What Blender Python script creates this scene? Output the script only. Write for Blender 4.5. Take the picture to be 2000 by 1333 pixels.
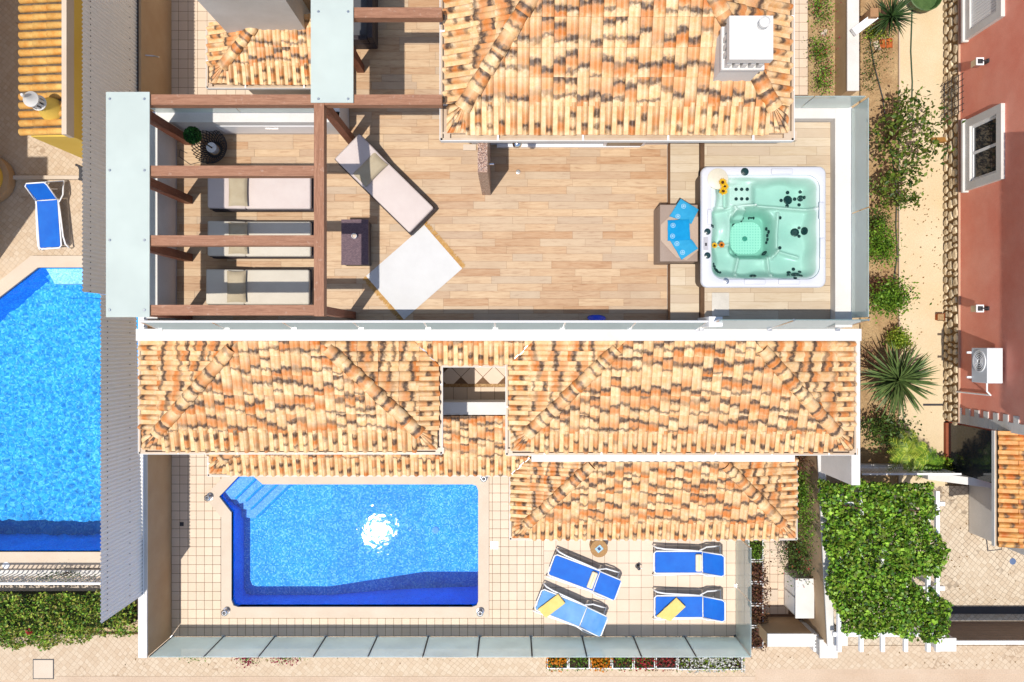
import bpy, bmesh, math, random
from mathutils import Vector, Matrix, noise as mnoise

for _o in list(bpy.data.objects):
    bpy.data.objects.remove(_o, do_unlink=True)
SC = bpy.context.scene
COL = SC.collection
R = math.radians
rng = random.Random(7)

# ---------------------------------------------------------------- camera, sky, sun, exposure
H = 21.9            # drone height above the pool patio (m)
F = 28.0 / 36.0 * 2000.0
CX, CY = 1000.0, 666.5
cam = bpy.data.cameras.new('camera')
cam.lens = 28.0
cam.sensor_width = 36.0
cam.clip_start = 0.1
cam.clip_end = 600.0
cam_o = bpy.data.objects.new('camera', cam)
cam_o.location = (0, 0, H)
COL.objects.link(cam_o)
SC.camera = cam_o

SUN_DX, SUN_DY = 0.168, 0.238        # metres a shadow moves (+X, +Y) for each metre of height
sun_to = Vector((-SUN_DX, -SUN_DY, 1.0)).normalized()
world = bpy.data.worlds.new('World')
SC.world = world
world.use_nodes = True
_nt = world.node_tree
_nt.nodes.clear()
_sky = _nt.nodes.new('ShaderNodeTexSky')
_sky.sky_type = 'NISHITA'
_sky.sun_disc = False
_sky.sun_elevation = math.asin(sun_to.z)
_sky.sun_rotation = math.atan2(sun_to.x, sun_to.y)
_bg = _nt.nodes.new('ShaderNodeBackground')
_bg.inputs['Strength'].default_value = 0.15
_wo = _nt.nodes.new('ShaderNodeOutputWorld')
_nt.links.new(_sky.outputs[0], _bg.inputs['Color'])
_nt.links.new(_bg.outputs[0], _wo.inputs['Surface'])
sun = bpy.data.lights.new('sun', 'SUN')
sun.energy = 4.1
sun.angle = R(0.53)
sun.color = (1.0, 0.955, 0.885)
sun_o = bpy.data.objects.new('sun', sun)
sun_o.rotation_euler = sun_to.to_track_quat('Z', 'Y').to_euler()
sun_o.location = sun_to * 60
COL.objects.link(sun_o)
SC.view_settings.view_transform = 'Standard'
SC.view_settings.look = 'None'
SC.view_settings.gamma = 1.0
SC.view_settings.use_curve_mapping = False
SC.view_settings.exposure = 0.2
SC.render.engine = 'CYCLES'
SC.cycles.use_denoising = True
SC.cycles.max_bounces = 7
SC.cycles.diffuse_bounces = 3
SC.cycles.glossy_bounces = 3
SC.cycles.transparent_max_bounces = 12
SC.cycles.sample_clamp_indirect = 6.0

# ---------------------------------------------------------------- helpers
def X(px, z=0.0): return (px - CX) / F * (H - z)
def Y(py, z=0.0): return (CY - py) / F * (H - z)
def P(px, py, z=0.0): return Vector((X(px, z), Y(py, z), z))
def PP(pts, z=0.0): return [(X(a, z), Y(b, z)) for a, b in pts]

def lin(c):
    c /= 255.0
    return c / 12.92 if c <= 0.04045 else ((c + 0.055) / 1.055) ** 2.4
def rgb(r, g, b, k=0.68):
    return (min(lin(r) * k, 0.9), min(lin(g) * k, 0.9), min(lin(b) * k, 0.9), 1.0)

def origin_of(o):
    v = Vector((0, 0, 0))
    while o is not None:
        v += o.location
        o = o.parent
    return v

def tag(o, label=None, cat=None, group=None, kind=None):
    if label: o['label'] = label
    if cat: o['category'] = cat
    if group: o['group'] = group
    if kind: o['kind'] = kind
    return o

def thing(name, label, cat, loc=(0, 0, 0), rz=0.0, group=None, kind=None):
    o = bpy.data.objects.new(name, None)
    o.empty_display_size = 0.2
    COL.objects.link(o)
    o.location = loc
    o.rotation_euler = (0, 0, rz)
    return tag(o, label, cat, group, kind)

def link_mesh(name, me, parent=None, matrix=None, world=True):
    o = bpy.data.objects.new(name, me)
    COL.objects.link(o)
    if parent is not None:
        o.parent = parent
    m = matrix if matrix is not None else Matrix.Identity(4)
    if parent is not None and world and matrix is not None:
        m = Matrix.Translation(-origin_of(parent)) @ m
    if matrix is not None:
        o.matrix_local = m
    return o

def copy_tree(o, parent=None):
    c = o.copy()
    COL.objects.link(c)
    c.parent = parent
    for ch in list(o.children):
        copy_tree(ch, c)
    return c

class MB:
    """collects shapes in world (or local) coordinates; build() makes ONE mesh object"""
    def __init__(s):
        s.v, s.f, s.a = [], [], None
    def add(s, vs, fs):
        n = len(s.v)
        s.v.extend([tuple(p) for p in vs])
        s.f.extend([tuple(n + i for i in f) for f in fs])
        return s
    def box(s, x0, x1, y0, y1, z0, z1):
        if x0 > x1: x0, x1 = x1, x0
        if y0 > y1: y0, y1 = y1, y0
        return s.add([(x0, y0, z0), (x1, y0, z0), (x1, y1, z0), (x0, y1, z0), (x0, y0, z1), (x1, y0, z1), (x1, y1, z1), (x0, y1, z1)],
                     [(3, 2, 1, 0), (4, 5, 6, 7), (0, 1, 5, 4), (1, 2, 6, 5), (2, 3, 7, 6), (3, 0, 4, 7)])
    def obox(s, M, hx, hy, hz):
        c = [(-1, -1, -1), (1, -1, -1), (1, 1, -1), (-1, 1, -1), (-1, -1, 1), (1, -1, 1), (1, 1, 1), (-1, 1, 1)]
        return s.add([M @ Vector((a * hx, b * hy, d * hz)) for a, b, d in c],
                     [(3, 2, 1, 0), (4, 5, 6, 7), (0, 1, 5, 4), (1, 2, 6, 5), (2, 3, 7, 6), (3, 0, 4, 7)])
    def rbox(s, x0, x1, y0, y1, z0, z1, r=0.03, seg=3, M=None):
        bm = bmesh.new()
        bmesh.ops.create_cube(bm, size=1.0)
        for v in bm.verts:
            v.co = Vector(((x0 + x1) / 2 + v.co.x * abs(x1 - x0), (y0 + y1) / 2 + v.co.y * abs(y1 - y0), (z0 + z1) / 2 + v.co.z * abs(z1 - z0)))
        bmesh.ops.bevel(bm, geom=list(bm.edges), offset=r, segments=seg, affect='EDGES', profile=0.5)
        vs = [(M @ v.co) if M else v.co.copy() for v in bm.verts]
        bm.verts.index_update()
        fs = [[v.index for v in f.verts] for f in bm.faces]
        bm.free()
        return s.add(vs, fs)
    def prism(s, poly, z0, z1, bottom=True):
        n = len(poly)
        area = sum(poly[i][0] * poly[(i + 1) % n][1] - poly[(i + 1) % n][0] * poly[i][1] for i in range(n))
        if area < 0: poly = poly[::-1]
        za = z0 if callable(z0) else (lambda x, y: z0)
        zb = z1 if callable(z1) else (lambda x, y: z1)
        vs = [(x, y, za(x, y)) for x, y in poly] + [(x, y, zb(x, y)) for x, y in poly]
        fs = [tuple(range(n, 2 * n))] + [(i, (i + 1) % n, n + (i + 1) % n, n + i) for i in range(n)]
        if bottom: fs.append(tuple(range(n - 1, -1, -1)))
        return s.add(vs, fs)
    def sheet(s, poly, z):
        n = len(poly)
        area = sum(poly[i][0] * poly[(i + 1) % n][1] - poly[(i + 1) % n][0] * poly[i][1] for i in range(n))
        if area < 0: poly = poly[::-1]
        zz = z if callable(z) else (lambda x, y: z)
        return s.add([(x, y, zz(x, y)) for x, y in poly], [tuple(range(n))])
    def tube(s, pts, r, n=8, caps=True, closed=False):
        pts = [Vector(p) for p in pts]
        m = len(pts)
        rr = r if isinstance(r, (list, tuple)) else [r] * m
        rings = []
        up = Vector((0, 0, 1))
        for i, p in enumerate(pts):
            if closed: d = pts[(i + 1) % m] - pts[i - 1]
            else: d = pts[min(i + 1, m - 1)] - pts[max(i - 1, 0)]
            d.normalize()
            ref = up if abs(d.dot(up)) < 0.95 else Vector((1, 0, 0))
            a = d.cross(ref).normalized()
            b = a.cross(d)
            rings.append([p + (a * math.cos(2 * math.pi * k / n) + b * math.sin(2 * math.pi * k / n)) * rr[i] for k in range(n)])
        vs = [q for rg in rings for q in rg]
        fs = []
        for i in range(m if closed else m - 1):
            j = (i + 1) % m
            for k in range(n):
                k2 = (k + 1) % n
                fs.append((i * n + k, i * n + k2, j * n + k2, j * n + k))
        if caps and not closed:
            fs.append(tuple(range(n - 1, -1, -1)))
            fs.append(tuple((m - 1) * n + k for k in range(n)))
        return s.add(vs, fs)
    def lathe(s, prof, c, n=16):
        """prof: list of (radius, z) from bottom to top around centre c (x, y)"""
        vs, fs = [], []
        for r, z in prof:
            for k in range(n):
                a = 2 * math.pi * k / n
                vs.append((c[0] + r * math.cos(a), c[1] + r * math.sin(a), z))
        m = len(prof)
        for i in range(m - 1):
            for k in range(n):
                k2 = (k + 1) % n
                fs.append((i * n + k, i * n + k2, (i + 1) * n + k2, (i + 1) * n + k))
        fs.append(tuple(range(n - 1, -1, -1)))
        fs.append(tuple((m - 1) * n + k for k in range(n)))
        return s.add(vs, fs)
    def ball(s, c, r, n=12, sq=(1, 1, 1)):
        prof = []
        vs, fs = [], []
        m = n // 2 + 1
        for i in range(1, m):
            t = math.pi * i / m
            for k in range(n):
                a = 2 * math.pi * k / n
                vs.append((c[0] + r * sq[0] * math.sin(t) * math.cos(a), c[1] + r * sq[1] * math.sin(t) * math.sin(a), c[2] - r * sq[2] * math.cos(t)))
        b = len(vs)
        vs.append((c[0], c[1], c[2] - r * sq[2]))
        vs.append((c[0], c[1], c[2] + r * sq[2]))
        for i in range(m - 2):
            for k in range(n):
                k2 = (k + 1) % n
                fs.append((i * n + k, i * n + k2, (i + 1) * n + k2, (i + 1) * n + k))
        for k in range(n):
            k2 = (k + 1) % n
            fs.append((b, k2, k))
            fs.append((b + 1, (m - 2) * n + k, (m - 2) * n + k2))
        return s.add(vs, fs)
    def ring(s, outer, inner, z0, z1):
        """flat-topped ring between two vertex lists of equal length (CCW or CW alike), with its outer and inner sides"""
        n = len(outer)
        vs = [(x, y, z1) for x, y in outer] + [(x, y, z1) for x, y in inner] + [(x, y, z0) for x, y in outer] + [(x, y, z0) for x, y in inner]
        fs = []
        for i in range(n):
            j = (i + 1) % n
            fs += [(i, j, n + j, n + i), (2 * n + i, 2 * n + j, j, i), (n + i, n + j, 3 * n + j, 3 * n + i)]
        return s.add(vs, fs)
    def mesh(s, name, off=None):
        me = bpy.data.meshes.new(name)
        o = off or Vector((0, 0, 0))
        me.from_pydata([(x - o[0], y - o[1], z - o[2]) for x, y, z in s.v], [], s.f)
        return me
    def build(s, name, mat, parent=None, label=None, cat=None, group=None, kind=None, smooth=False, loc=None):
        off = origin_of(parent) if parent is not None else Vector((0, 0, 0))
        l = Vector((0, 0, 0))
        if loc is not None:
            l = Vector(loc) - off
            off = Vector(loc)
        me = s.mesh(name, off)
        me.materials.append(mat)
        bm = bmesh.new()
        bm.from_mesh(me)
        bmesh.ops.recalc_face_normals(bm, faces=bm.faces)
        bm.to_mesh(me)
        bm.free()
        if smooth:
            me.polygons.foreach_set('use_smooth', [True] * len(me.polygons))
            if smooth != 'all':
                me.set_sharp_from_angle(angle=R(40))
        o = bpy.data.objects.new(name, me)
        COL.objects.link(o)
        if parent is not None: o.parent = parent
        o.location = l
        return tag(o, label, cat, group, kind)

def in_poly(p, poly):
    x, y = p
    c = False
    n = len(poly)
    for i in range(n):
        x1, y1 = poly[i]
        x2, y2 = poly[i - 1]
        if (y1 > y) != (y2 > y) and x < (x2 - x1) * (y - y1) / (y2 - y1) + x1:
            c = not c
    return c

def rot2(x, y, a):
    return (x * math.cos(a) - y * math.sin(a), x * math.sin(a) + y * math.cos(a))

# ---------------------------------------------------------------- materials
class NT:
    def __init__(s, name):
        s.m = bpy.data.materials.new(name)
        s.m.use_nodes = True
        s.t = s.m.node_tree
        s.t.nodes.clear()
        s.out = s.t.nodes.new('ShaderNodeOutputMaterial')
    def n(s, typ, ins=None, **kw):
        nd = s.t.nodes.new('ShaderNode' + typ)
        for k, v in kw.items(): setattr(nd, k, v)
        for k, v in (ins or {}).items(): s.put(nd.inputs[k], v)
        return nd
    def put(s, sock, v):
        if isinstance(v, bpy.types.Node): s.t.links.new(v.outputs[0], sock)
        elif isinstance(v, bpy.types.NodeSocket): s.t.links.new(v, sock)
        else: sock.default_value = v
    def math(s, op, a, b=0.0, c=None, clamp=False):
        nd = s.n('Math', operation=op, use_clamp=clamp)
        s.put(nd.inputs[0], a)
        s.put(nd.inputs[1], b)
        if c is not None: s.put(nd.inputs[2], c)
        return nd
    def mix(s, fac, a, b, mode='MIX'):
        nd = s.n('Mix', data_type='RGBA', blend_type=mode)
        s.put(nd.inputs[0], fac)
        s.put(nd.inputs[6], a)
        s.put(nd.inputs[7], b)
        return nd.outputs[2]
    def rng(s, v, a, b, c=0.0, d=1.0, smooth=False):
        nd = s.n('MapRange', {0: v, 1: a, 2: b, 3: c, 4: d})
        if smooth: nd.interpolation_type = 'SMOOTHSTEP'
        return nd.outputs[0]
    def pos(s): return s.n('NewGeometry').outputs['Position']
    def obj(s): return s.n('TexCoord').outputs['Object']
    def rand(s): return s.n('ObjectInfo').outputs['Random']
    def island(s): return s.n('NewGeometry').outputs['Random Per Island']
    def map(s, v, scale=(1, 1, 1), loc=(0, 0, 0), rot=(0, 0, 0)):
        return s.n('Mapping', {'Vector': v, 'Scale': scale, 'Location': loc, 'Rotation': rot}).outputs[0]
    def noise(s, v, scale, detail=4, rough=0.55, dist=0.0):
        return s.n('TexNoise', {'Vector': v, 'Scale': scale, 'Detail': detail, 'Roughness': rough, 'Distortion': dist}).outputs[0]
    def bump(s, h, strength=0.3, dist=0.02, normal=None):
        d = {'Height': h, 'Strength': strength, 'Distance': dist}
        if normal is not None: d['Normal'] = normal
        return s.n('Bump', d)
    def done(s, color, rough=0.6, normal=None, spec=0.3, metal=0.0, coat=0.0, extra=None):
        b = s.n('BsdfPrincipled', {'Base Color': color, 'Roughness': rough, 'Metallic': metal, 'Specular IOR Level': spec, 'Coat Weight': coat})
        if normal is not None: s.put(b.inputs['Normal'], normal)
        for k, v in (extra or {}).items(): s.put(b.inputs[k], v)
        s.put(s.out.inputs['Surface'], b)
        s.b = b
        return s.m

def plain(name, c1, c2=None, scale=3.0, rough=0.6, bump=0.15, bscale=60.0, var=0.0, stretch=(1, 1, 1), spec=0.25, metal=0.0, coat=0.0, fine=0.12, local=False):
    """colour drifting between c1 and c2 with grain, wear and relief; var: brightness change from object to object"""
    t = NT(name)
    v = t.obj() if local else t.pos()
    vm = t.map(v, stretch)
    c2 = c2 or tuple([c * 0.82 for c in c1[:3]] + [1])
    f = t.rng(t.noise(vm, scale, 6, 0.6), 0.3, 0.7)
    col = t.mix(f, c1, c2)
    g = t.noise(vm, bscale, 3, 0.7)
    col = t.mix(1.0, col, t.n('CombineColor', {0: t.rng(g, 0.25, 0.75, 1 - fine, 1 + fine), 1: t.rng(g, 0.25, 0.75, 1 - fine, 1 + fine), 2: t.rng(g, 0.25, 0.75, 1 - fine, 1 + fine)}), 'MULTIPLY')
    if var:
        r = t.rng(t.rand(), 0, 1, 1 - var, 1 + var)
        col = t.mix(1.0, col, t.n('CombineColor', {0: r, 1: r, 2: r}), 'MULTIPLY')
    nm = t.bump(g, bump, 0.01) if bump else None
    return t.done(col, rough, nm, spec, metal, coat)

def m_rooftile(name, cream, cream2, orange, dark, flash=1.0):
    """flashed roof tile: cream body with an orange and a dark band burnt across it, different on every tile"""
    t = NT(name)
    v = t.n('Attribute', attribute_name='v').outputs['Fac']
    rm = t.n('Attribute', attribute_name='rollm').outputs['Fac']
    rd = t.rand()
    w = t.n('TexWhiteNoise', {'W': rd}, noise_dimensions='1D')
    sep = t.n('SeparateColor', {0: w.outputs['Color']})
    r1, r2, r3 = sep.outputs[0], sep.outputs[1], sep.outputs[2]
    ob = t.n('VectorMath', {0: t.obj(), 1: t.n('CombineXYZ', {0: t.math('MULTIPLY', rd, 91.0), 1: t.math('MULTIPLY', r1, 57.0), 2: 0.0}).outputs[0]}, operation='ADD').outputs[0]
    nz = t.noise(ob, 9.0, 3, 0.6)
    nf = t.noise(ob, 45.0, 3, 0.7)
    vv = t.math('ADD', v, t.rng(nz, 0.2, 0.8, -0.13, 0.13))
    p1 = t.rng(r1, 0, 1, 0.16, 0.86)
    dist = t.math('ABSOLUTE', t.math('SUBTRACT', vv, p1))
    dk = t.rng(dist, 0.01, 0.18, 0.96, 0.0, True)
    dk = t.math('MULTIPLY', dk, t.rng(r2, 0.0, 0.3, 0.15, 0.95 * flash))
    p3 = t.math('FRACT', t.math('ADD', p1, t.rng(r2, 0, 1, 0.38, 0.62)))
    dk3 = t.rng(t.math('ABSOLUTE', t.math('SUBTRACT', vv, p3)), 0.0, 0.13, 0.75 * flash, 0.0, True)
    dk = t.math('MAXIMUM', dk, t.math('MULTIPLY', dk3, t.math('GREATER_THAN', w.outputs['Value'], 0.66)))
    p2 = t.math('ADD', p1, t.math('SUBTRACT', t.math('MULTIPLY', t.math('GREATER_THAN', r3, 0.5), 0.46), 0.23))
    d2 = t.math('ABSOLUTE', t.math('SUBTRACT', vv, p2))
    og = t.rng(d2, 0.0, 0.34, 0.95, 0.0, True)
    og = t.math('MULTIPLY', og, t.rng(r3, 0.0, 0.9, 1.0 * flash, 0.5 * flash))
    base = t.mix(t.rng(nz, 0.3, 0.7), cream, cream2)
    tint = t.rng(w.outputs['Value'], 0, 1, 0.9, 1.1)
    base = t.mix(1.0, base, t.n('CombineColor', {0: tint, 1: tint, 2: tint}), 'MULTIPLY')
    wash = t.rng(t.noise(ob, 4.0, 3, 0.6), 0.40, 0.68, 0.0, 0.5)
    base = t.mix(wash, base, tuple((a + b) / 2 for a, b in zip(cream2, orange)))
    rmk = t.math('SUBTRACT', 1.0, rm)
    col = t.mix(t.math('MULTIPLY', og, rmk), base, orange)
    col = t.mix(t.math('MULTIPLY', dk, rmk), col, dark)
    gr = t.rng(nf, 0.25, 0.75, 0.86, 1.12)
    col = t.mix(1.0, col, t.n('CombineColor', {0: gr, 1: gr, 2: gr}), 'MULTIPLY')
    return t.done(col, 0.5, t.bump(nf, 0.2, 0.006), 0.35)

def m_plank(name, a, b, dark, k=1.0):
    """wood-look plank tile: grain along X, tone from plank to plank"""
    t = NT(name)
    rd = t.rand()
    w = t.n('TexWhiteNoise', {'W': rd}, noise_dimensions='1D')
    sep = t.n('SeparateColor', {0: w.outputs['Color']})
    ob = t.n('VectorMath', {0: t.pos(), 1: t.n('CombineXYZ', {0: t.math('MULTIPLY', sep.outputs[0], 40.0), 1: t.math('MULTIPLY', sep.outputs[1], 70.0), 2: 0.0}).outputs[0]}, operation='ADD').outputs[0]
    g1 = t.noise(t.map(ob, (1.3, 11.0, 1.0)), 2.2, 6, 0.62, 0.6)
    g2 = t.noise(t.map(ob, (1.2, 26.0, 1.0)), 4.0, 5, 0.7, 0.3)
    tone = t.rng(sep.outputs[2], 0, 1, 0.0, 0.85)
    f = t.math('ADD', t.math('MULTIPLY', t.math('POWER', tone, 1.6), 0.95), t.rng(g1, 0.3, 0.72, -0.18, 0.5), clamp=True)
    col = t.mix(f, a, b)
    col = t.mix(t.rng(sep.outputs[1], 0.45, 1.0, 0, 0.8), col, rgb(208, 184, 156))
    col = t.mix(t.rng(t.noise(t.pos(), 0.9, 4, 0.6), 0.45, 0.75, 0, 0.22), col, dark)
    col = t.mix(t.rng(g1, 0.56, 0.8, 0, 0.5 * k), col, dark)
    col = t.mix(t.rng(g2, 0.55, 0.78, 0, 0.5 * k), col, dark)
    return t.done(col, t.rng(g2, 0.2, 0.8, 0.42, 0.6), t.bump(g2, 0.12, 0.004), 0.3)

def m_wood(name, a, b, stretch):
    t = NT(name)
    p = t.pos()
    g1 = t.noise(t.map(p, stretch), 3.0, 6, 0.65, 1.2)
    g2 = t.noise(t.map(p, tuple(2.2 * s for s in stretch)), 9.0, 4, 0.7)
    col = t.mix(t.rng(g1, 0.3, 0.7), a, b)
    col = t.mix(t.rng(g2, 0.52, 0.72, 0, 0.7), col, tuple(c * 0.35 for c in b[:3]) + (1,))
    col = t.mix(t.rng(t.noise(p, 14, 3), 0.62, 0.75, 0, 0.35), col, (0.5, 0.36, 0.28, 1))
    return t.done(col, 0.55, t.bump(g2, 0.35, 0.01), 0.25)

def m_leaf(name, cols, rough=0.45, trans=0.25):
    t = NT(name)
    i = t.island()
    ramp = t.n('ValToRGB', {0: i})
    el = ramp.color_ramp.elements
    while len(el) < len(cols): el.new(0.5)
    for k, c in enumerate(cols):
        el[k].position = k / max(1, len(cols) - 1)
        el[k].color = c
    col = ramp.outputs[0]
    n2 = t.rng(t.noise(t.pos(), 3.0, 3), 0.3, 0.7, 0.7, 1.25)
    col = t.mix(1.0, col, t.n('CombineColor', {0: n2, 1: n2, 2: n2}), 'MULTIPLY')
    d = t.n('BsdfPrincipled', {'Base Color': col, 'Roughness': rough, 'Specular IOR Level': 0.35})
    tr = t.n('BsdfTranslucent', {'Color': col})
    t.put(t.out.inputs['Surface'], t.n('MixShader', {0: trans, 1: d, 2: tr}))
    return t.m

def m_frosted(name, col, transl=0.5, clear=0.0, ior=1.5, rough=0.04):
    """milky laminated safety glass: scatters light through itself and mirrors at grazing angles"""
    t = NT(name)
    nz = t.rng(t.noise(t.pos(), 1.2, 3), 0.3, 0.7, 0.94, 1.05)
    c = t.mix(1.0, col, t.n('CombineColor', {0: nz, 1: nz, 2: nz}), 'MULTIPLY')
    df = t.n('BsdfDiffuse', {'Color': c})
    tl = t.n('BsdfTranslucent', {'Color': c})
    body = t.n('MixShader', {0: transl, 1: df, 2: tl})
    if clear:
        body = t.n('MixShader', {0: clear, 1: body, 2: t.n('BsdfTransparent', {'Color': (0.82, 0.93, 0.9, 1)})})
    gl = t.n('BsdfGlossy', {'Color': (1, 1, 1, 1), 'Roughness': rough})
    fr = t.n('Fresnel', {'IOR': ior})
    t.put(t.out.inputs['Surface'], t.n('MixShader', {0: fr, 1: body, 2: gl}))
    return t.m

def m_water(name, scale, strength, tint, absorb, density):
    t = NT(name)
    p = t.pos()
    a = t.noise(t.map(p, (1, 1, 0.2)), scale, 2, 0.5, 0.4)
    b = t.noise(t.map(p, (1, 1, 0.2), (3, 1, 0)), scale * 2.7, 2, 0.5, 0.3)
    h = t.math('ADD', a, t.math('MULTIPLY', b, 0.35))
    nm = t.bump(h, strength, 0.05)
    gl = t.n('BsdfGlossy', {'Color': (1, 1, 1, 1), 'Roughness': 0.014, 'Normal': nm})
    tp = t.n('BsdfTransparent', {'Color': tint})
    fr = t.n('Fresnel', {'IOR': 1.33, 'Normal': nm})
    t.put(t.out.inputs['Surface'], t.n('MixShader', {0: fr, 1: tp, 2: gl}))
    if density: t.put(t.out.inputs['Volume'], t.n('VolumeAbsorption', {'Color': absorb, 'Density': density}))
    return t.m

def m_mosaic(name, c1, c2, c3, cell=42.0, drift=1.6, zs=0.0):
    """small glass mosaic in mixed blues, laid on the pool shell"""
    t = NT(name)
    p = t.map(t.pos(), (1, 1, zs))
    vo = t.n('TexVoronoi', {'Vector': p, 'Scale': cell, 'Randomness': 0.35})
    s = t.n('SeparateColor', {0: vo.outputs['Color']})
    big = t.noise(p, drift, 4, 0.6)
    col = t.mix(s.outputs[0], c1, c2)
    col = t.mix(t.rng(s.outputs[1], 0.62, 0.95, 0, 1), col, c3)
    n = t.rng(big, 0.3, 0.7, 0.88, 1.12)
    col = t.mix(1.0, col, t.n('CombineColor', {0: n, 1: n, 2: n}), 'MULTIPLY')
    return t.done(col, 0.5, None, 0.0)

W = {}
CREAM = rgb(238, 204, 160)
W['tile'] = m_rooftile('flashed_clay', rgb(248, 217, 174, .74), rgb(243, 192, 128, .72), rgb(218, 122, 38), rgb(66, 48, 42))
W['tile_old'] = m_rooftile('old_orange_clay', rgb(236, 190, 120), rgb(226, 150, 62), rgb(205, 105, 40), rgb(96, 78, 62), 1.0)
W['white'] = plain('white_render', (0.64, 0.615, 0.58, 1), (0.54, 0.51, 0.47, 1), 1.1, 0.7, 0.12, 40, fine=0.06)
W['white_gloss'] = plain('white_lacquer', (0.8, 0.8, 0.8, 1), (0.74, 0.74, 0.74, 1), 1.5, 0.35, 0.0, 40, fine=0.03, spec=0.5)
W['cream_wall'] = plain('cream_render', rgb(222, 190, 152), rgb(205, 168, 128), 0.9, 0.75, 0.2, 55, fine=0.07)
W['coping'] = plain('pale_stone', rgb(232, 214, 192), rgb(224, 202, 178), 1.5, 0.6, 0.15, 90, fine=0.06)
W['yellow'] = plain('yellow_render', rgb(236, 200, 96, .85), rgb(226, 186, 80, .85), 0.7, 0.8, 0.2, 60, fine=0.07)
W['red'] = plain('red_render', rgb(248, 166, 142, 1.0), rgb(232, 138, 114, 1.0), 0.9, 0.8, 0.25, 45, fine=0.08)
W['grout'] = plain('grey_grout', rgb(150, 126, 102), rgb(128, 106, 84), 6, 0.9, 0.3, 80)
W['grout_dark'] = plain('brown_joint', rgb(140, 108, 82), rgb(120, 90, 66), 6, 0.9, 0.3, 80)
W['ptile'] = plain('cream_floor_tile', rgb(238, 216, 192, .72), rgb(232, 206, 178, .72), 0.9, 0.5, 0.08, 60, var=0.05, fine=0.05, spec=0.15)
W['ptile2'] = plain('pale_floor_tile', rgb(240, 219, 197, .74), rgb(234, 209, 184, .74), 0.9, 0.5, 0.08, 60, var=0.05, fine=0.05, spec=0.15)
W['plank'] = m_plank('wood_look_plank', rgb(230, 198, 158), rgb(200, 154, 112), rgb(140, 98, 66))
W['plank_pale'] = m_plank('pale_wood_plank', rgb(228, 210, 182), rgb(212, 188, 154), rgb(176, 148, 116), 0.6)
W['beam_x'] = m_wood('red_brown_timber_x', rgb(198, 144, 112), rgb(152, 102, 74), (0.7, 14, 14))
W['beam_y'] = m_wood('red_brown_timber_y', rgb(198, 144, 112), rgb(152, 102, 74), (14, 0.7, 14))
W['beam_z'] = m_wood('red_brown_timber_z', rgb(170, 104, 76), rgb(124, 68, 46), (14, 14, 0.7))
W['frost'] = m_frosted('frosted_glass', (0.66, 0.72, 0.66, 1), 0.30, 0.14, 1.45, 0.12)
W['frost_rail'] = m_frosted('milky_rail_glass', (0.90, 1.0, 0.975, 1), 0.75, 0.0, 1.3, 0.05)
W['frost_ledge'] = m_frosted('aqua_rail_glass', (0.26, 0.37, 0.37, 1), 0.4, 0.0, 1.15, 0.1)
W['rail_glass'] = m_frosted('green_rail_glass', (0.88, 0.99, 0.92, 1), 0.6, 0.3, 1.65, 0.02)
W['steel'] = plain('brushed_steel', (0.62, 0.61, 0.6, 1), (0.5, 0.5, 0.5, 1), 5, 0.3, 0.0, 50, metal=1.0, fine=0.05)
W['chrome'] = plain('chrome', (0.75, 0.75, 0.76, 1), (0.68, 0.68, 0.7, 1), 5, 0.12, 0.0, 50, metal=1.0, fine=0.02)
W['dark_metal'] = plain('dark_metal', (0.05, 0.05, 0.055, 1), (0.035, 0.035, 0.04, 1), 6, 0.4, 0.1, 80)
W['corrugated'] = plain('coated_sheet_metal', (0.95, 0.92, 0.86, 1), (0.92, 0.88, 0.82, 1), 0.4, 0.5, 0.0, 30, fine=0.05, spec=0.4)
W['soil'] = plain('dry_soil', rgb(202, 172, 128), rgb(166, 132, 92), 2.2, 0.95, 0.9, 22, fine=0.35)
W['sand'] = plain('sandy_earth', rgb(220, 194, 158), rgb(200, 170, 130), 1.4, 0.95, 0.7, 26, fine=0.25)
W['path'] = plain('washed_concrete', rgb(236, 216, 182, .72), rgb(228, 202, 160, .72), 0.6, 0.85, 0.35, 40, fine=0.14)
W['road'] = plain('sandy_road', rgb(226, 202, 176), rgb(212, 184, 156), 0.7, 0.9, 0.4, 30, fine=0.14)
W['green_leaf'] = m_leaf('bright_green_leaf', [rgb(42, 78, 18, 1.05), rgb(88, 128, 34, 1.05), rgb(130, 164, 52, 1.05), rgb(66, 102, 26, 1.05)])
W['vine_leaf'] = m_leaf('vine_leaf', [rgb(36, 60, 18), rgb(140, 156, 56, .9), rgb(44, 80, 20, 1.3), rgb(92, 136, 36, 1.3), rgb(146, 178, 60, 1.3), rgb(70, 112, 28, 1.3)], 0.4, 0.25)
W['hedge_leaf'] = m_leaf('hedge_leaf', [rgb(40, 60, 18), rgb(176, 164, 80, .9), rgb(30, 60, 18, 1.7), rgb(70, 106, 30, 1.7), rgb(112, 140, 44, 1.7), rgb(140, 146, 58, 1.7)])
W['dark_leaf'] = m_leaf('dark_leaf', [rgb(32, 52, 24, 1.05), rgb(60, 84, 34, 1.05), rgb(92, 118, 46, 1.05), rgb(70, 90, 40, 1.05)])
W['lime_leaf'] = m_leaf('lime_leaf', [rgb(66, 104, 26, 1.05), rgb(120, 150, 40, 1.05), rgb(176, 186, 70, 1.05), rgb(98, 130, 36, 1.05)])
W['fig_leaf'] = m_leaf('fig_leaf', [rgb(44, 74, 24), rgb(96, 128, 44), rgb(140, 158, 60), rgb(70, 100, 34)])
W['purple_leaf'] = m_leaf('purple_brown_leaf', [rgb(66, 40, 36, 1.05), rgb(112, 66, 56, 1.05), rgb(92, 76, 46, 1.05), rgb(140, 96, 70, 1.05)])
W['yucca_leaf'] = plain('yucca_blade', rgb(122, 142, 78), rgb(78, 104, 56), 8, 0.45, 0.1, 40, var=0.25, fine=0.1, local=True)
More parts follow.
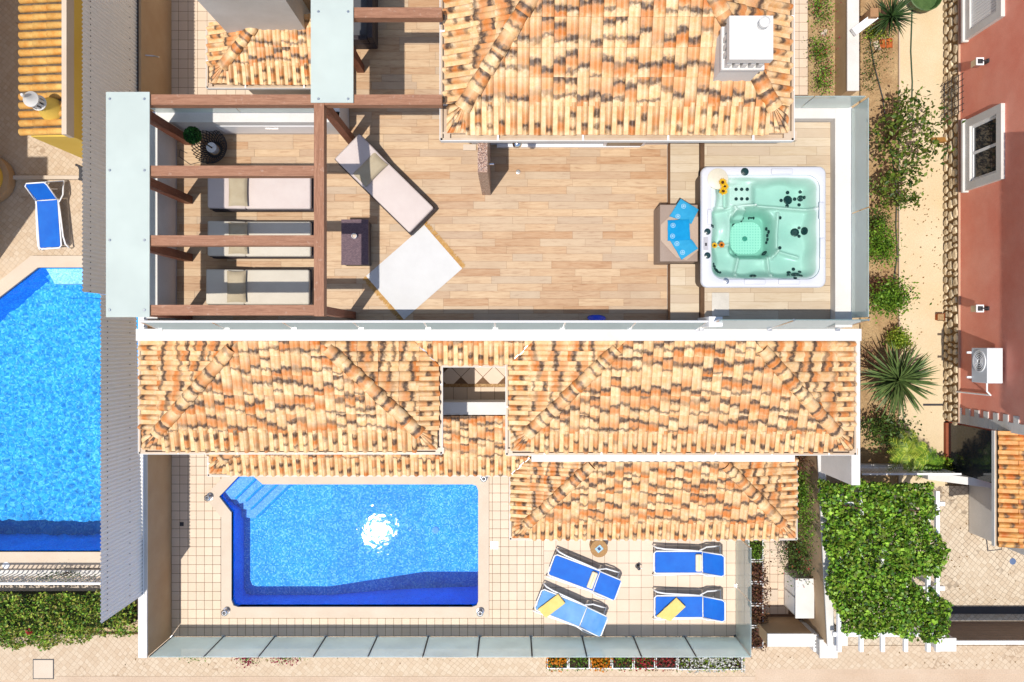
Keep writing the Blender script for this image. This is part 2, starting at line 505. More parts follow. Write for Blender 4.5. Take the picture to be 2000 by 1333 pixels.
W['stemw'] = plain('woody_stem', rgb(120, 92, 64), rgb(84, 62, 44), 8, 0.85, 0.5, 60)
for nm, c in (('magenta', (170, 20, 70)), ('orange', (232, 138, 20)), ('whitefl', (236, 232, 224)), ('redfl', (168, 40, 44)), ('yellowfl', (250, 196, 20))):
    W[nm] = plain(nm + '_petal', rgb(*c), rgb(*[int(q * 0.85) for q in c]), 12, 0.6, 0.0, 30, fine=0.1)

# ---------------------------------------------------------------- roofs
def tile_mesh(w, p, mat, roll=0.66, h=0.042, mask=False):
    """one interlocking roof tile: flat pan and round roll; x across, y up the slope"""
    mb = MB()
    xs = []
    pan = w * (1 - roll)
    xs += [(-0.004, 0.012), (0.006, 0.0), (pan * 0.94, 0.0)]
    n = 7
    for i in range(n + 1):
        t = i / n
        xs.append((pan + t * w * roll, h * math.sin(math.pi * t) ** 0.75))
    ys = [(-0.02, 0.034), (p * 0.5, 0.02), (p + 0.05, 0.004)]
    m = len(xs)
    vs = [(x, ys[0][0], z + ys[0][1] - 0.03) for x, z in xs]
    vv = [0.0] * m
    for y, dz in ys:
        vs += [(x, y, z + dz) for x, z in xs]
        vv += [max(0.0, min(1.0, y / p))] * m
    fs = [(r * m + i, r * m + i + 1, (r + 1) * m + i + 1, (r + 1) * m + i) for r in range(3) for i in range(m - 1)]
    me = bpy.data.meshes.new('roof_tile')
    me.from_pydata(vs, [], fs)
    me.attributes.new('v', 'FLOAT', 'POINT').data.foreach_set('value', vv)
    # 'rollm' is 1 on the plain pan of the eaves tiles, where the kiln flash does not reach
    me.attributes.new('rollm', 'FLOAT', 'POINT').data.foreach_set('value', [1.0 if mask and (q[0] < pan * 1.02 or q[0] > w * 0.97) else 0.0 for q in vs])
    me.materials.append(mat)
    me.polygons.foreach_set('use_smooth', [True] * len(me.polygons))
    me.set_sharp_from_angle(angle=R(50))
    return me

def hip_mesh(mat, L=0.42, r0=0.145, r1=0.12):
    vs, vv, fs = [], [], []
    n = 8
    for j, (y, r, dz) in enumerate(((0.0, r0 - 0.018, 0.0), (0.0, r0, 0.0), (L * 0.5, (r0 + r1) / 2, 0.0), (L, r1, 0.0))):
        for i in range(n + 1):
            a = math.pi * i / n
            vs.append((-r * math.cos(a), y, r * 0.82 * math.sin(a) + dz))
            vv.append(y / L)
    fs = [(r * (n + 1) + i, r * (n + 1) + i + 1, (r + 1) * (n + 1) + i + 1, (r + 1) * (n + 1) + i) for r in range(3) for i in range(n)]
    me = bpy.data.meshes.new('hip_tile')
    me.from_pydata(vs, [], [f[::-1] for f in fs])
    me.attributes.new('v', 'FLOAT', 'POINT').data.foreach_set('value', vv)
    me.materials.append(mat)
    me.polygons.foreach_set('use_smooth', [True] * len(me.polygons))
    me.set_sharp_from_angle(angle=R(50))
    return me

_TM = {}
def roof_plane(roof, E0, E1, ze, tn, depth, clips=(), w=0.203, pitch=0.4, mat=None, eave_from=0.0, eave_to=0.0, zoff=0.03, row_jit=0.0):
    """tiles of one roof plane; the roof lies to the left of E0->E1. clips: (point, normal) keep the side of the normal"""
    mat = mat or W['tile']
    E0, E1 = Vector(E0), Vector(E1)
    e = (E1 - E0)
    L = e.length
    e.normalize()
    n = Vector((-e.y, e.x))
    cols = max(1, round(L / w))
    w = L / cols
    cs = 1 / math.sqrt(1 + tn * tn)
    ax = Vector((e.x, e.y, 0))
    ay = Vector((n.x * cs, n.y * cs, tn * cs))
    az = ax.cross(ay)
    key = (round(w, 4), round(pitch / cs, 4), mat.name)
    if key not in _TM: _TM[key] = tile_mesh(w, pitch / cs, mat)
    me = _TM[key]
    if key + (1,) not in _TM: _TM[key + (1,)] = tile_mesh(w, pitch / cs, mat, 0.62, 0.085, True)
    me_eave = _TM[key + (1,)]
    clips = list(clips) + [(E0 + n * depth, -n)]
    rows = int(math.ceil(depth / pitch - 0.05))
    for r in range(rows):
        for c in range(cols):
            lo, hi = c * w, (c + 1) * w
            if r == 0 and (hi < eave_from + 0.01 or lo > L - eave_to - 0.01): continue
            o2 = E0 + e * lo + n * (r * pitch)
            cl = list(clips)
            if r == 0 and eave_from: cl.append((E0 + e * eave_from, e))
            if r == 0 and eave_to: cl.append((E1 - e * eave_to, -e))
            cor = [o2, o2 + e * w, o2 + e * w + n * pitch, o2 + n * pitch]
            cut, out = [], False
            for p, nr in cl:
                p, nr = Vector(p), Vector(nr)
                ds = [(q - p).dot(nr) for q in cor]
                if max(ds) <= 0.012:
                    out = True
                    break
                if min(ds) < -0.01: cut.append((p, nr))
            if out: continue
            M = Matrix(((ax.x, ay.x, az.x, o2.x), (ax.y, ay.y, az.y, o2.y), (ax.z, ay.z, az.z, ze + tn * r * pitch + zoff), (0, 0, 0, 1)))
            M = M @ Matrix.Rotation(rng.uniform(-0.006, 0.006), 4, 'Z') @ Matrix.Translation((0, rng.uniform(-0.006, 0.006), 0))
            src = me_eave if r == 0 else me
            mm = src
            if cut:
                bm = bmesh.new()
                bm.from_mesh(src)
                Mi = M.inverted()
                for p, nr in cut:
                    co = Mi @ Vector((p.x, p.y, 0))
                    no = (M.to_3x3().transposed() @ Vector((nr.x, nr.y, 0)))
                    bmesh.ops.bisect_plane(bm, geom=bm.verts[:] + bm.edges[:] + bm.faces[:], plane_co=co, plane_no=no, clear_inner=True)
                if not bm.faces:
                    bm.free()
                    continue
                mm = src.copy()
                bm.to_mesh(mm)
                bm.free()
            link_mesh('roof_tile', mm, roof, M)

_HM = {}
def hip_line(roof, A, B, mat=None, pitch=0.36, r0=0.145, zoff=0.06):
    mat = mat or W['tile']
    A, B = Vector(A), Vector(B)
    d = B - A
    L = d.length
    d.normalize()
    side = d.cross(Vector((0, 0, 1))).normalized()
    up = side.cross(d)
    key = (mat.name, r0)
    if key not in _HM: _HM[key] = hip_mesh(mat, 0.42, r0, r0 * 0.84)
    n = max(1, int(math.ceil(L / pitch)))
    for i in range(n):
        o = A + d * (i * pitch) + up * (zoff + rng.uniform(-0.004, 0.004))
        M = Matrix(((side.x, d.x, up.x, o.x), (side.y, d.y, up.y, o.y), (side.z, d.z, up.z, o.z), (0, 0, 0, 1)))
        link_mesh('hip_tile', _HM[key], roof, M @ Matrix.Rotation(rng.uniform(-0.03, 0.03), 4, 'Z'))

def fan_corner(roof, C, e1, e2, ze, t1, a1, a2, mat=None, k=3):
    """radiating cut tiles in the corner of a hip roof. e1/e2 run along the eaves away from the corner, A is the point on the hip"""
    mat = mat or W['tile']
    C, e1, e2 = Vector(C), Vector(e1), Vector(e2)
    A = C + e1 * a1 + e2 * a2
    zA = ze + t1 * a2
    pts = [C + e1 * (a1 * i / k) for i in range(k, 0, -1)] + [C] + [C + e2 * (a2 * i / k) for i in range(1, k + 1)]
    for i in range(len(pts) - 1):
        p, q = pts[i], pts[i + 1]
        vs, vv = [], []
        ns, nr = 6, 4
        ap, aq = A + (p - A) * 0.16, A + (q - A) * 0.16
        for r in range(nr + 1):
            t = r / nr
            s0, s1 = p.lerp(ap, t), q.lerp(aq, t)
            wd = (s1 - s0).length
            for j in range(ns + 1):
                u = j / ns
                xy = s0.lerp(s1, u)
                vs.append((xy.x - C.x, xy.y - C.y, ze + (zA - ze) * t * 0.9 + 0.02 + 0.36 * wd * math.sin(math.pi * u) + 0.012 * (j in (0,))))
                vv.append(t)
        fs = [(r * (ns + 1) + j, r * (ns + 1) + j + 1, (r + 1) * (ns + 1) + j + 1, (r + 1) * (ns + 1) + j) for r in range(nr) for j in range(ns)]
        me = bpy.data.meshes.new('corner_tile')
        me.from_pydata(vs, [], fs)
        bm = bmesh.new()
        bm.from_mesh(me)
        bmesh.ops.recalc_face_normals(bm, faces=bm.faces)
        if sum(f.normal.z for f in bm.faces) < 0: bmesh.ops.reverse_faces(bm, faces=bm.faces)
        bm.to_mesh(me)
        bm.free()
        me.attributes.new('v', 'FLOAT', 'POINT').data.foreach_set('value', vv)
        me.materials.append(mat)
        me.polygons.foreach_set('use_smooth', [True] * len(me.polygons))
        link_mesh('corner_tile', me, roof, Matrix.Translation((C.x, C.y, 0)))

def gutter(parent, pts, z, brackets=True, out=0.13, mat=None):
    """U-shaped eaves gutter along a polyline of eave corners; the roof lies to the left"""
    for i in range(len(pts) - 1):
        a, b = Vector(pts[i]), Vector(pts[i + 1])
        e = (b - a).normalized()
        o = Vector((e.y, -e.x))
        mb = MB()
        a2 = a - e * (out if i > 0 else 0.0)
        b2 = b + e * (out if i < len(pts) - 2 else 0.0)
        prof = [(-0.03, z + 0.0), (-0.03, z - 0.1), (out, z - 0.1), (out, z + 0.01), (out - 0.035, z + 0.01), (out - 0.035, z - 0.07), (-0.005, z - 0.07), (-0.005, z)]
        n = len(prof)
        vs = [(a2.x + o.x * d, a2.y + o.y * d, h) for d, h in prof] + [(b2.x + o.x * d, b2.y + o.y * d, h) for d, h in prof]
        fs = [(k, (k + 1) % n, n + (k + 1) % n, n + k) for k in range(n)] + [(0, 1, 2, 3, 4, 5, 6, 7), (8, 9, 10, 11, 12, 13, 14, 15)]
        mb.add(vs, fs)
        g = mb.build('gutter', mat or W['gutter'], parent)
        lp = [(out + 0.001, z - 0.1), (out + 0.016, z - 0.1), (out + 0.016, z + 0.012), (out + 0.001, z + 0.012)]
        MB().add([(a2.x + o.x * d, a2.y + o.y * d, h) for d, h in lp] + [(b2.x + o.x * d, b2.y + o.y * d, h) for d, h in lp], [(k, (k + 1) % 4, 4 + (k + 1) % 4, 4 + k) for k in range(4)] + [(0, 1, 2, 3), (4, 5, 6, 7)]).build('gutter_lip', W['white'], g)
        if 0 < i:
            MB().box(min(a.x, a.x + o.x * out) - out * 0.5, max(a.x, a.x + o.x * out) + out * 0.5, a.y - out - 0.004, a.y + out * 0.4, z - 0.098, z + 0.006).build('gutter_corner', mat or W['gutter'], g)
        if brackets:
            L = (b - a).length
            k = max(1, int(L / 1.18))
            for q in range(k):
                c = a + e * (L * (q + 0.6) / k) + o * (out * 0.45)
                M = Matrix.Translation((c.x, c.y, z + 0.012)) @ Matrix.Rotation(math.atan2(e.y, e.x), 4, 'Z')
                MB().obox(M, 0.016, out * 0.56, 0.008).build('gutter_bracket', W['white_gloss'], g)

W['gutter'] = plain('gutter_metal', rgb(226, 204, 176, 0.7), rgb(206, 176, 146, 0.7), 2.0, 0.4, 0.0, 40, fine=0.04, spec=0.4)
W['deck_under'] = plain('roof_underlay', rgb(150, 108, 72), rgb(120, 84, 54), 3, 0.9, 0.0, 30)

# ---------------------------------------------------------------- ground, street, garden ground
POOL_IN = [(429, 970), (470, 927), (492, 927), (514, 946), (922, 946), (930, 948.5), (934, 957), (934, 1174), (931, 1182), (922, 1185), (466, 1185), (457, 1182), (453, 1172), (453, 1001)]
POOL_OUT = [(400, 970), (455, 912), (500, 908), (520, 920), (955, 920), (955, 920), (955, 920), (955, 1206), (955, 1206), (955, 1206), (433, 1206), (433, 1206), (433, 1206), (433, 1010)]
pool_in, pool_out = PP(POOL_IN), PP(POOL_OUT)
NP_IN = [(320, 1078), (320, 523), (75, 523), (0, 581), (-150, 697), (-150, 1078)]
NP_OUT = [(330, 1106), (330, 500), (62, 500), (-14, 560), (-178, 690), (-178, 1116)]
npool_in, npool_out = PP(NP_IN), PP(NP_OUT)

def rects_minus(big, holes):
    xs = sorted({big[0], big[1], *[h[0] for h in holes], *[h[1] for h in holes]})
    ys = sorted({big[2], big[3], *[h[2] for h in holes], *[h[3] for h in holes]})
    out = []
    for i in range(len(xs) - 1):
        for j in range(len(ys) - 1):
            mx, my = (xs[i] + xs[i + 1]) / 2, (ys[j] + ys[j + 1]) / 2
            if any(h[0] < mx < h[1] and h[2] < my < h[3] for h in holes): continue
            out.append((xs[i], xs[i + 1], ys[j], ys[j + 1]))
    return out
def bbox(poly, m=0.0):
    xs, ys = [p[0] for p in poly], [p[1] for p in poly]
    return (min(xs) - m, max(xs) + m, min(ys) - m, max(ys) + m)

g = MB()
for a, b, c, d in rects_minus((-150, 150, -150, 150), [bbox(pool_in, 0.02), bbox(npool_in, 0.02)]):
    g.add([(a, c, -0.16), (b, c, -0.16), (b, d, -0.16), (a, d, -0.16)], [(0, 1, 2, 3)])
g.build('ground', W['sand'], kind='structure')

def m_cobble(name, c1, c2, joint, scale, jw=0.08):
    t = NT(name)
    p = t.map(t.pos(), (1, 1, 0), rot=(0, 0, 0.7))
    pw = t.n('VectorMath', {0: p, 1: t.n('VectorMath', {0: t.n('TexNoise', {'Vector': p, 'Scale': 0.8}).outputs['Color'], 'Scale': 0.25}, operation='SCALE').outputs[0]}, operation='ADD').outputs[0]
    vo = t.n('TexVoronoi', {'Vector': pw, 'Scale': scale, 'Randomness': 0.22}, feature='DISTANCE_TO_EDGE')
    vc = t.n('TexVoronoi', {'Vector': pw, 'Scale': scale, 'Randomness': 0.22})
    s = t.n('SeparateColor', {0: vc.outputs['Color']})
    big = t.rng(t.noise(p, 0.5, 5, 0.65), 0.35, 0.7)
    col = t.mix(s.outputs[0], c1, c2)
    jf = t.rng(vo.outputs['Distance'], jw * 0.3, jw, 1.0, 0.0)
    jf = t.math('MULTIPLY', jf, t.rng(big, 0, 1, 0.25, 1.0))
    col = t.mix(jf, col, joint)
    st = t.rng(t.noise(p, 7.0, 5, 0.7), 0.6, 0.75, 0, 0.35)
    col = t.mix(st, col, joint)
    return t.done(col, 0.85, t.bump(t.rng(vo.outputs['Distance'], 0, jw), 0.5, 0.01), 0.2)
W['cobble'] = m_cobble('sandy_setts', rgb(230, 208, 180), rgb(218, 192, 162), rgb(176, 148, 120), 8.5, 0.05)
W['cobble_drive'] = m_cobble('grey_cream_setts', rgb(232, 214, 188), rgb(216, 194, 166), rgb(130, 112, 94), 8.5, 0.08)

# pavement with its kerb, road
MB().box(-40, X(1475), Y(1330) + 0.0, Y(1240), -0.15, -0.02).build('pavement', W['cobble'], kind='structure')
MB().box(X(1475), 40, Y(1308), Y(1262), -0.15, -0.018).build('pavement', W['cobble'], kind='structure')
kerb = MB().box(X(1475), 40, Y(1318), Y(1308) - 0.003, -0.15, -0.03).build('kerb', W['road'], kind='structure')
MB().box(X(110), X(1475), Y(1336), Y(1322), -0.15, -0.012).build('kerb', W['road'], kind='structure')
MB().sheet([(-60, -60), (60, -60), (60, Y(1296)), (-60, Y(1330))], -0.10).build('road', W['road'], kind='structure')

# ---------------------------------------------------------------- pool patio: tiles one by one
def tile_floor(name, polys_in, polys_out, x0, y1, dx, dy, z, mat, bedmat, gap=0.012, limit=330, origin_label=None, bed=None, piece='floor_tile', holes=()):
    """grid of floor tiles over x0.. (going right) and y1.. (going down) inside polys_in and outside polys_out"""
    b = MB()
    for r in bed: b.box(r[0], r[1], r[2], r[3], z - 0.16, z - 0.006)
    fl = b.build(name, bedmat, kind='structure')
    xa = min(p[0] for q in polys_in for p in q)
    xb = max(p[0] for q in polys_in for p in q)
    ya = min(p[1] for q in polys_in for p in q)
    yb = max(p[1] for q in polys_in for p in q)
    cache = {}
    n = 0
    i0, i1 = int((xa - x0) / dx) - 1, int((xb - x0) / dx) + 1
    j0, j1 = int((y1 - yb) / dy) - 1, int((y1 - ya) / dy) + 1
    for j in range(j0, j1 + 1):
        for i in range(i0, i1 + 1):
            cx, cy = x0 + (i + 0.5) * dx, y1 - (j + 0.5) * dy
            if any(in_poly((cx, cy), q) for q in polys_out): continue
            best = None
            for q in polys_in:
                bb = bbox(q)
                a0, a1, c0, c1 = max(cx - dx / 2, bb[0]), min(cx + dx / 2, bb[1]), max(cy - dy / 2, bb[2]), min(cy + dy / 2, bb[3])
                if a1 - a0 > 0.04 and c1 - c0 > 0.04: best = (a0, a1, c0, c1)
            if best is None: continue
            a0, a1, c0, c1 = best
            sw, sh = round(a1 - a0 - gap, 3), round(c1 - c0 - gap, 3)
            if (sw, sh) not in cache:
                cache[(sw, sh)] = MB().box(-sw / 2, sw / 2, -sh / 2, sh / 2, -0.02, 0.0).mesh(piece)
                cache[(sw, sh)].materials.append(mat)
            o = bpy.data.objects.new(piece, cache[(sw, sh)])
            COL.objects.link(o)
            o.parent = fl
            o.location = ((a0 + a1) / 2, (c0 + c1) / 2, z + rng.uniform(-0.0012, 0.0012))
            n += 1
    return fl

mid_pool = [((a[0] + b[0]) / 2, (a[1] + b[1]) / 2) for a, b in zip(pool_in, pool_out)]
PX0, PX1 = X(335), X(1062)
PYT, PYB = Y(872), Y(1243)
def rect(x0, x1, y0, y1): return [(x0, y0), (x1, y0), (x1, y1), (x0, y1)]
tile_floor('pool_patio_floor', [rect(PX0, PX1, PYB, PYT)], [mid_pool, rect(X(520), X(940), Y(960), Y(800))], PX0, PYB, 0.2262, 0.246, 0.0, W['ptile'], W['grout'],
           bed=[r for r in rects_minus((PX0, PX1, PYB, PYT), [bbox(pool_in, 0.0)])] )
SX1 = X(1437)
tile_floor('sun_deck_floor', [rect(PX1, SX1, PYB, Y(1035))], [], PX1, PYB, 0.335, 0.335, 0.0, W['ptile2'], W['grout_dark'], gap=0.009, bed=[(PX1, SX1, PYB, Y(1035))])

# swimming pool
def pool(name, label, pin, pout, floorz, watz, step_fn, mats, coping_mat, cop_z, water_mat, waves=0.0):
    t = thing(name, label, 'swimming pool', (pin[0][0], pin[0][1], 0))
    n = len(pin)
    wb = MB()
    vs = [(x, y, cop_z - 0.05) for x, y in pin] + [(x, y, floorz(x, y)) for x, y in pin]
    wb.add(vs, [(i, (i + 1) % n, n + (i + 1) % n, n + i) for i in range(n)])
    wb.build('pool_wall', mats[1], t)
    fb = MB()
    bb = bbox(pin, 0.02)
    NX, NY = 60, 30
    for i in range(NX):
        for j in range(NY):
            xa, xb = bb[0] + (bb[1] - bb[0]) * i / NX, bb[0] + (bb[1] - bb[0]) * (i + 1) / NX
            ya, yb = bb[2] + (bb[3] - bb[2]) * j / NY, bb[2] + (bb[3] - bb[2]) * (j + 1) / NY
            fb.add([(xa, ya, floorz(xa, ya)), (xb, ya, floorz(xb, ya)), (xb, yb, floorz(xb, yb)), (xa, yb, floorz(xa, yb))], [(0, 1, 2, 3)])
    fb.build('pool_floor', mats[0], t)
    MB().ring(pout, pin, -0.1, cop_z).build('coping', coping_mat, t)
    cx = sum(p[0] for p in pin) / n
    cy = sum(p[1] for p in pin) / n
    big = [(x + (0.02 if x > cx else -0.02), y + (0.02 if y > cy else -0.02)) for x, y in pin]
    if waves:
        # real rippled surface: refracts the sun into the bright net on the pool floor
        b4 = bbox(pin, 0.02)
        nx, ny = int((b4[1] - b4[0]) / 0.03), int((b4[3] - b4[2]) / 0.03)
        wv = []
        for i in range(nx + 1):
            for j in range(ny + 1):
                x, y = b4[0] + (b4[1] - b4[0]) * i / nx, b4[2] + (b4[3] - b4[2]) * j / ny
                wv.append((x, y, watz + waves * (mnoise.noise((x * 5.2, y * 5.2, 0)) + 0.35 * mnoise.noise((x * 10.4, y * 10.4, 3)))))
        wf = [(i * (ny + 1) + j, (i + 1) * (ny + 1) + j, (i + 1) * (ny + 1) + j + 1, i * (ny + 1) + j + 1) for i in range(nx) for j in range(ny)]
        wo = MB().add(wv, wf).build('water', water_mat, t, smooth='all')
        wo.cycles.is_caustics_caster = True
        sun.cycles.is_caustics_light = True
    else:
        MB().prism(big, -2.6, watz).build('water', water_mat, t)
    step_fn(t)
    if waves:
        for o in t.children:
            if not o.name.startswith(('water', 'coping')): o.cycles.is_caustics_receiver = True
    return t

W['mosaic'] = m_mosaic('blue_mosaic', rgb(80, 180, 240, 0.82), rgb(42, 144, 226, 0.82), rgb(140, 212, 246, 0.82), 30.0)
W['mosaic_wall'] = m_mosaic('blue_wall_mosaic', rgb(30, 146, 238, 1.0), rgb(18, 124, 226, 1.0), rgb(50, 164, 242, 1.0), 34.0, zs=1.0)
W['mosaic_step'] = m_mosaic('pale_blue_mosaic', rgb(126, 180, 236, 0.85), rgb(104, 160, 226, 0.85), rgb(150, 196, 240, 0.85), 34.0)
W['water'] = m_water('pool_water', 4.2, 0.036, (0.80, 0.93, 1.0, 1), (0.12, 0.45, 0.95, 1), 0.0)

def fz(x, y):
    a, b = X(645, -1.0), X(830, -1.8)
    s = max(0.0, min(1.0, (x - a) / (b - a)))
    return -1.0 - 0.8 * s
def steps(t):
    base = [(429, 970), (470, 927), (492, 927), (514, 946)]
    L = [((454, 980), (500, 935)), ((471, 987), (514, 947)), ((477, 1006), (542, 946.5)), ((484, 1025), (568, 946.5))]
    polys = [
        [(429, 970), (470, 927), (492, 927), L[0][1], L[0][0], (436, 979)],
        [(436, 979), L[0][0], L[0][1], (514, 946), L[1][1], L[1][0], (448, 993)],
        [(448, 993), L[1][0], L[1][1], (540, 946), L[2][0], (453, 1003)],
        [(453, 1003), L[2][0], (540, 946), (566, 946), L[3][0], (453, 1023)]]
    for k, q in enumerate(polys):
        z = -0.28 - 0.17 * k
        MB().prism(PP(q, 0), -1.6, z).build('pool_step', W['mosaic_step'], t)
    for k, (a, b) in enumerate(((L[0][0], L[0][1]), (L[1][0], L[1][1]), (L[2][0], (540, 946)), (L[3][0], (566, 946)))):
        z = -0.28 - 0.17 * k
        p, q = P(a[0], a[1], 0), P(b[0], b[1], 0)
        d = (q - p).normalized()
        n_ = Vector((d.y, -d.x, 0)) * 0.055
        MB().add([(p.x, p.y, z + 0.004), (q.x, q.y, z + 0.004), (q.x - n_.x, q.y - n_.y, z + 0.004), (p.x - n_.x, p.y - n_.y, z + 0.004)], [(0, 1, 2, 3)]).build('step_nosing', W['mosaic_wall'], t)
    c = P(850, 1037, -1.72)
    MB().lathe([(0.1, fz(c.x, c.y)), (0.1, fz(c.x, c.y) + 0.03), (0.06, fz(c.x, c.y) + 0.04)], c, 14).build('drain_cover', W['mosaic_step'], t)
pool('swimming_pool', 'clear blue mosaic swimming pool with corner steps, set in the tiled patio', pool_in, pool_out, fz, -0.07, steps, (W['mosaic'], W['mosaic_wall']), W['coping'], 0.045, W['water'])

# neighbour's pool
def fz2(x, y):
    s = max(0.0, min(1.0, (Y(523) - y) / (Y(523) - Y(1000))))
    return -0.72 - 0.55 * s
def nsteps(t):
    for k in range(3):
        a, b = 523 + 0 * k, 553 + 26 * k
        MB().prism(PP([(75 - 30 * k if k else 75, 523), (320, 523), (320, b), (92 + 4 * k, b)]), -1.5, -0.26 - 0.25 * k).build('pool_step', W['mosaic_step'] if k == 0 else W['mosaic_n'], t)
W['mosaic_n'] = m_mosaic('large_blue_mosaic', rgb(60, 164, 232, 0.58), rgb(34, 136, 220, 0.58), rgb(92, 186, 240, 0.58), 24.0)
def m_clear_water(name):
    t = NT(name)
    t.put(t.out.inputs['Surface'], t.n('BsdfGlass', {'IOR': 1.33, 'Roughness': 0.0, 'Color': (0.92, 0.975, 1.0, 1)}))
    return t.m
W['water_n'] = m_clear_water('rippled_clear_water')
pool('neighbour_pool', 'large rippling blue pool beyond the corrugated screen', npool_in, npool_out, fz2, -0.07, nsteps, (W['mosaic_n'], W['mosaic_wall']), W['coping'], 0.03, W['water_n'], 0.0052)

# paving round the neighbour's pool and house
MB().sheet(PP([(-700, 500), (-178, 690), (-14, 560), (62, 500), (330, 500), (330, -400), (-700, -400)]), -0.03).build('neighbour_terrace', W['cobble'], kind='structure')
MB().sheet(PP([(-700, 1116), (-178, 1116), (330, 1106), (330, 1160), (-700, 1165)]), -0.03).build('neighbour_pool_edge', W['coping'], kind='structure')
# courtyard at the top, behind the terrace
tile_floor('rear_courtyard_floor', [rect(X(330), X(620), Y(190), Y(-60))], [], X(330), Y(190), 0.262, 0.262, 0.0, W['ptile'], W['grout_dark'], gap=0.010, bed=[(X(330), X(620), Y(190), Y(-60))])
tile_floor('side_path_floor', [rect(X(1543), X(1578), Y(186), Y(-40))], [], X(1543), Y(186), 0.25, 0.25, 0.0, W['ptile'], W['grout_dark'], gap=0.010, bed=[(X(1530), X(1578), Y(200), Y(-40))])
tile_floor('entrance_floor', [rect(X(1488), X(1540), Y(1200), Y(1050))], [], X(1488), Y(1200), 0.22, 0.22, 0.0, W['ptile'], W['grout_dark'], gap=0.010, bed=[(X(1488), X(1600), Y(1250), Y(880))])
# garden: soil bed, path, drive
MB().sheet(PP([(1682, -120), (1757, -120), (1757, 950), (1682, 950)]), -0.05).build('garden_soil', W['soil'], kind='structure')
gp = MB()
gp.box(X(1757), X(1846), Y(950), Y(-120), -0.15, -0.005)
gp.build('garden_path', W['path'], kind='structure')
MB().sheet(PP([(1600, 950), (2150, 950), (2150, 1262), (1600, 1262)]), -0.04).build('driveway', W['cobble_drive'], kind='structure')
MB().sheet(PP([(1578, -40), (1630, -40), (1630, 200), (1578, 200)]), 0.02).build('flower_bed_soil', W['soil'], kind='structure')

# ---------------------------------------------------------------- the villa, wing by wing
def roof_part(root, name='roof'):
    o = bpy.data.objects.new(name, None)
    COL.objects.link(o)
    o.parent = root
    return o

def hip_roof(root, x0, x1, y0, ytop, ze, tf, ts, left=True, right=True, lclip=(), rclip=(), pitch=0.4, side_top=None, w=0.203, fan=0.42, gut=True, mat=None):
    """front slope facing -Y with hips to a left and a right slope; cut off at y = ytop"""
    rf = roof_part(root)
    D = ytop - y0
    hcut = 0.2 / D
    st = side_top if side_top is not None else ytop
    hx, hy = tf, ts
    dx = D * tf / ts
    a2 = fan
    a1 = fan * tf / ts
    cl = []
    if left: cl.append(((x0, y0), (hy, -hx)))
    if right: cl.append(((x1, y0), (-hy, -hx)))
    roof_plane(rf, (x0, y0), (x1, y0), ze, tf, D, cl, w, pitch, mat, a1 if left else 0, a1 if right else 0)
    dk = MB()
    dk.add([(x0, y0, ze), (x1, y0, ze), (x1 - (dx if right else 0), ytop, ze + D * tf), (x0 + (dx if left else 0), ytop, ze + D * tf)], [(0, 1, 2, 3)])
    zt = ze + D * tf
    if left:
        roof_plane(rf, (x0, st), (x0, y0), ze, ts, dx, [((x0, y0), (-hy, hx))] + list(lclip), w, pitch, mat, 0, a2)
        dk.add([(x0, y0, ze), (x0 + dx, ytop, zt), (x0 + dx, max(st, ytop), zt), (x0, st, ze)], [(0, 1, 2, 3)])
        fan_corner(rf, (x0, y0), (1, 0), (0, 1), ze + 0.02, tf, a1, a2, mat)
        hip_line(rf, (x0 + a1 * 0.85, y0 + a2 * 0.85, ze + tf * a2 * 0.85), (x0 + dx * (1 - hcut), ytop - D * hcut, zt - D * tf * hcut), mat)
    if right:
        roof_plane(rf, (x1, y0), (x1, st), ze, ts, dx, [((x1, y0), (hy, hx))] + list(rclip), w, pitch, mat, a2, 0)
        dk.add([(x1, y0, ze), (x1 - dx, ytop, zt), (x1 - dx, max(st, ytop), zt), (x1, st, ze)], [(0, 1, 2, 3)])
        fan_corner(rf, (x1, y0), (-1, 0), (0, 1), ze + 0.02, tf, a1, a2, mat)
        hip_line(rf, (x1 - a1 * 0.85, y0 + a2 * 0.85, ze + tf * a2 * 0.85), (x1 - dx * (1 - hcut), ytop - D * hcut, zt - D * tf * hcut), mat)
    dk.build('roof_deck', W['deck_under'], rf)
    if gut:
        pts = ([(x0, st)] if left else []) + [(x0, y0), (x1, y0)] + ([(x1, st)] if right else [])
        gutter(root, pts, ze + 0.005, out=0.09)
    return rf

def wing(name, label, body, z0, z1, mat='white'):
    t = thing(name, label, 'building', (body[0], body[2], 0))
    MB().box(*body, z0, z1).build('wall', W[mat], t)
    return t

ZM, TM = 5.3, 0.35
LX0, LX1, LY0 = X(280, ZM), X(855, ZM), Y(878, ZM)
RX0, RX1, RY0 = X(997, ZM), X(1663, ZM), Y(880, ZM)
KY = Y(710, ZM)
wl = wing('house_wing', 'tiled hip-roofed wing between the corrugated screen and the small courtyard', (LX0 + 0.25, LX1 - 0.25, LY0 + 0.35, 0.18), 0, 5.22)
hip_roof(wl, LX0, LX1, LY0, 0.0, ZM, TM, TM, rclip=[((LX1, KY), (-1, -1))])
wr = wing('house_wing', 'long tiled hip-roofed wing between the small courtyard and the garden', (RX0 + 0.25, RX1 - 0.25, RY0 + 0.35, 0.18), 0, 5.22)
hip_roof(wr, RX0, RX1, RY0, 0.0, ZM, TM, TM, lclip=[((RX0, KY), (1, -1))])
wk = wing('house_link', 'narrow tiled roof link above the top of the small courtyard', (LX1 - 0.245, RX0 + 0.245, KY + 0.3, 0.17), 0, 5.22)
rk = roof_part(wk)
roof_plane(rk, (LX1 - 0.5, KY), (RX0 + 0.5, KY), ZM, TM, -KY, [((LX1, KY), (1, 1)), ((RX0, KY), (-1, 1))])
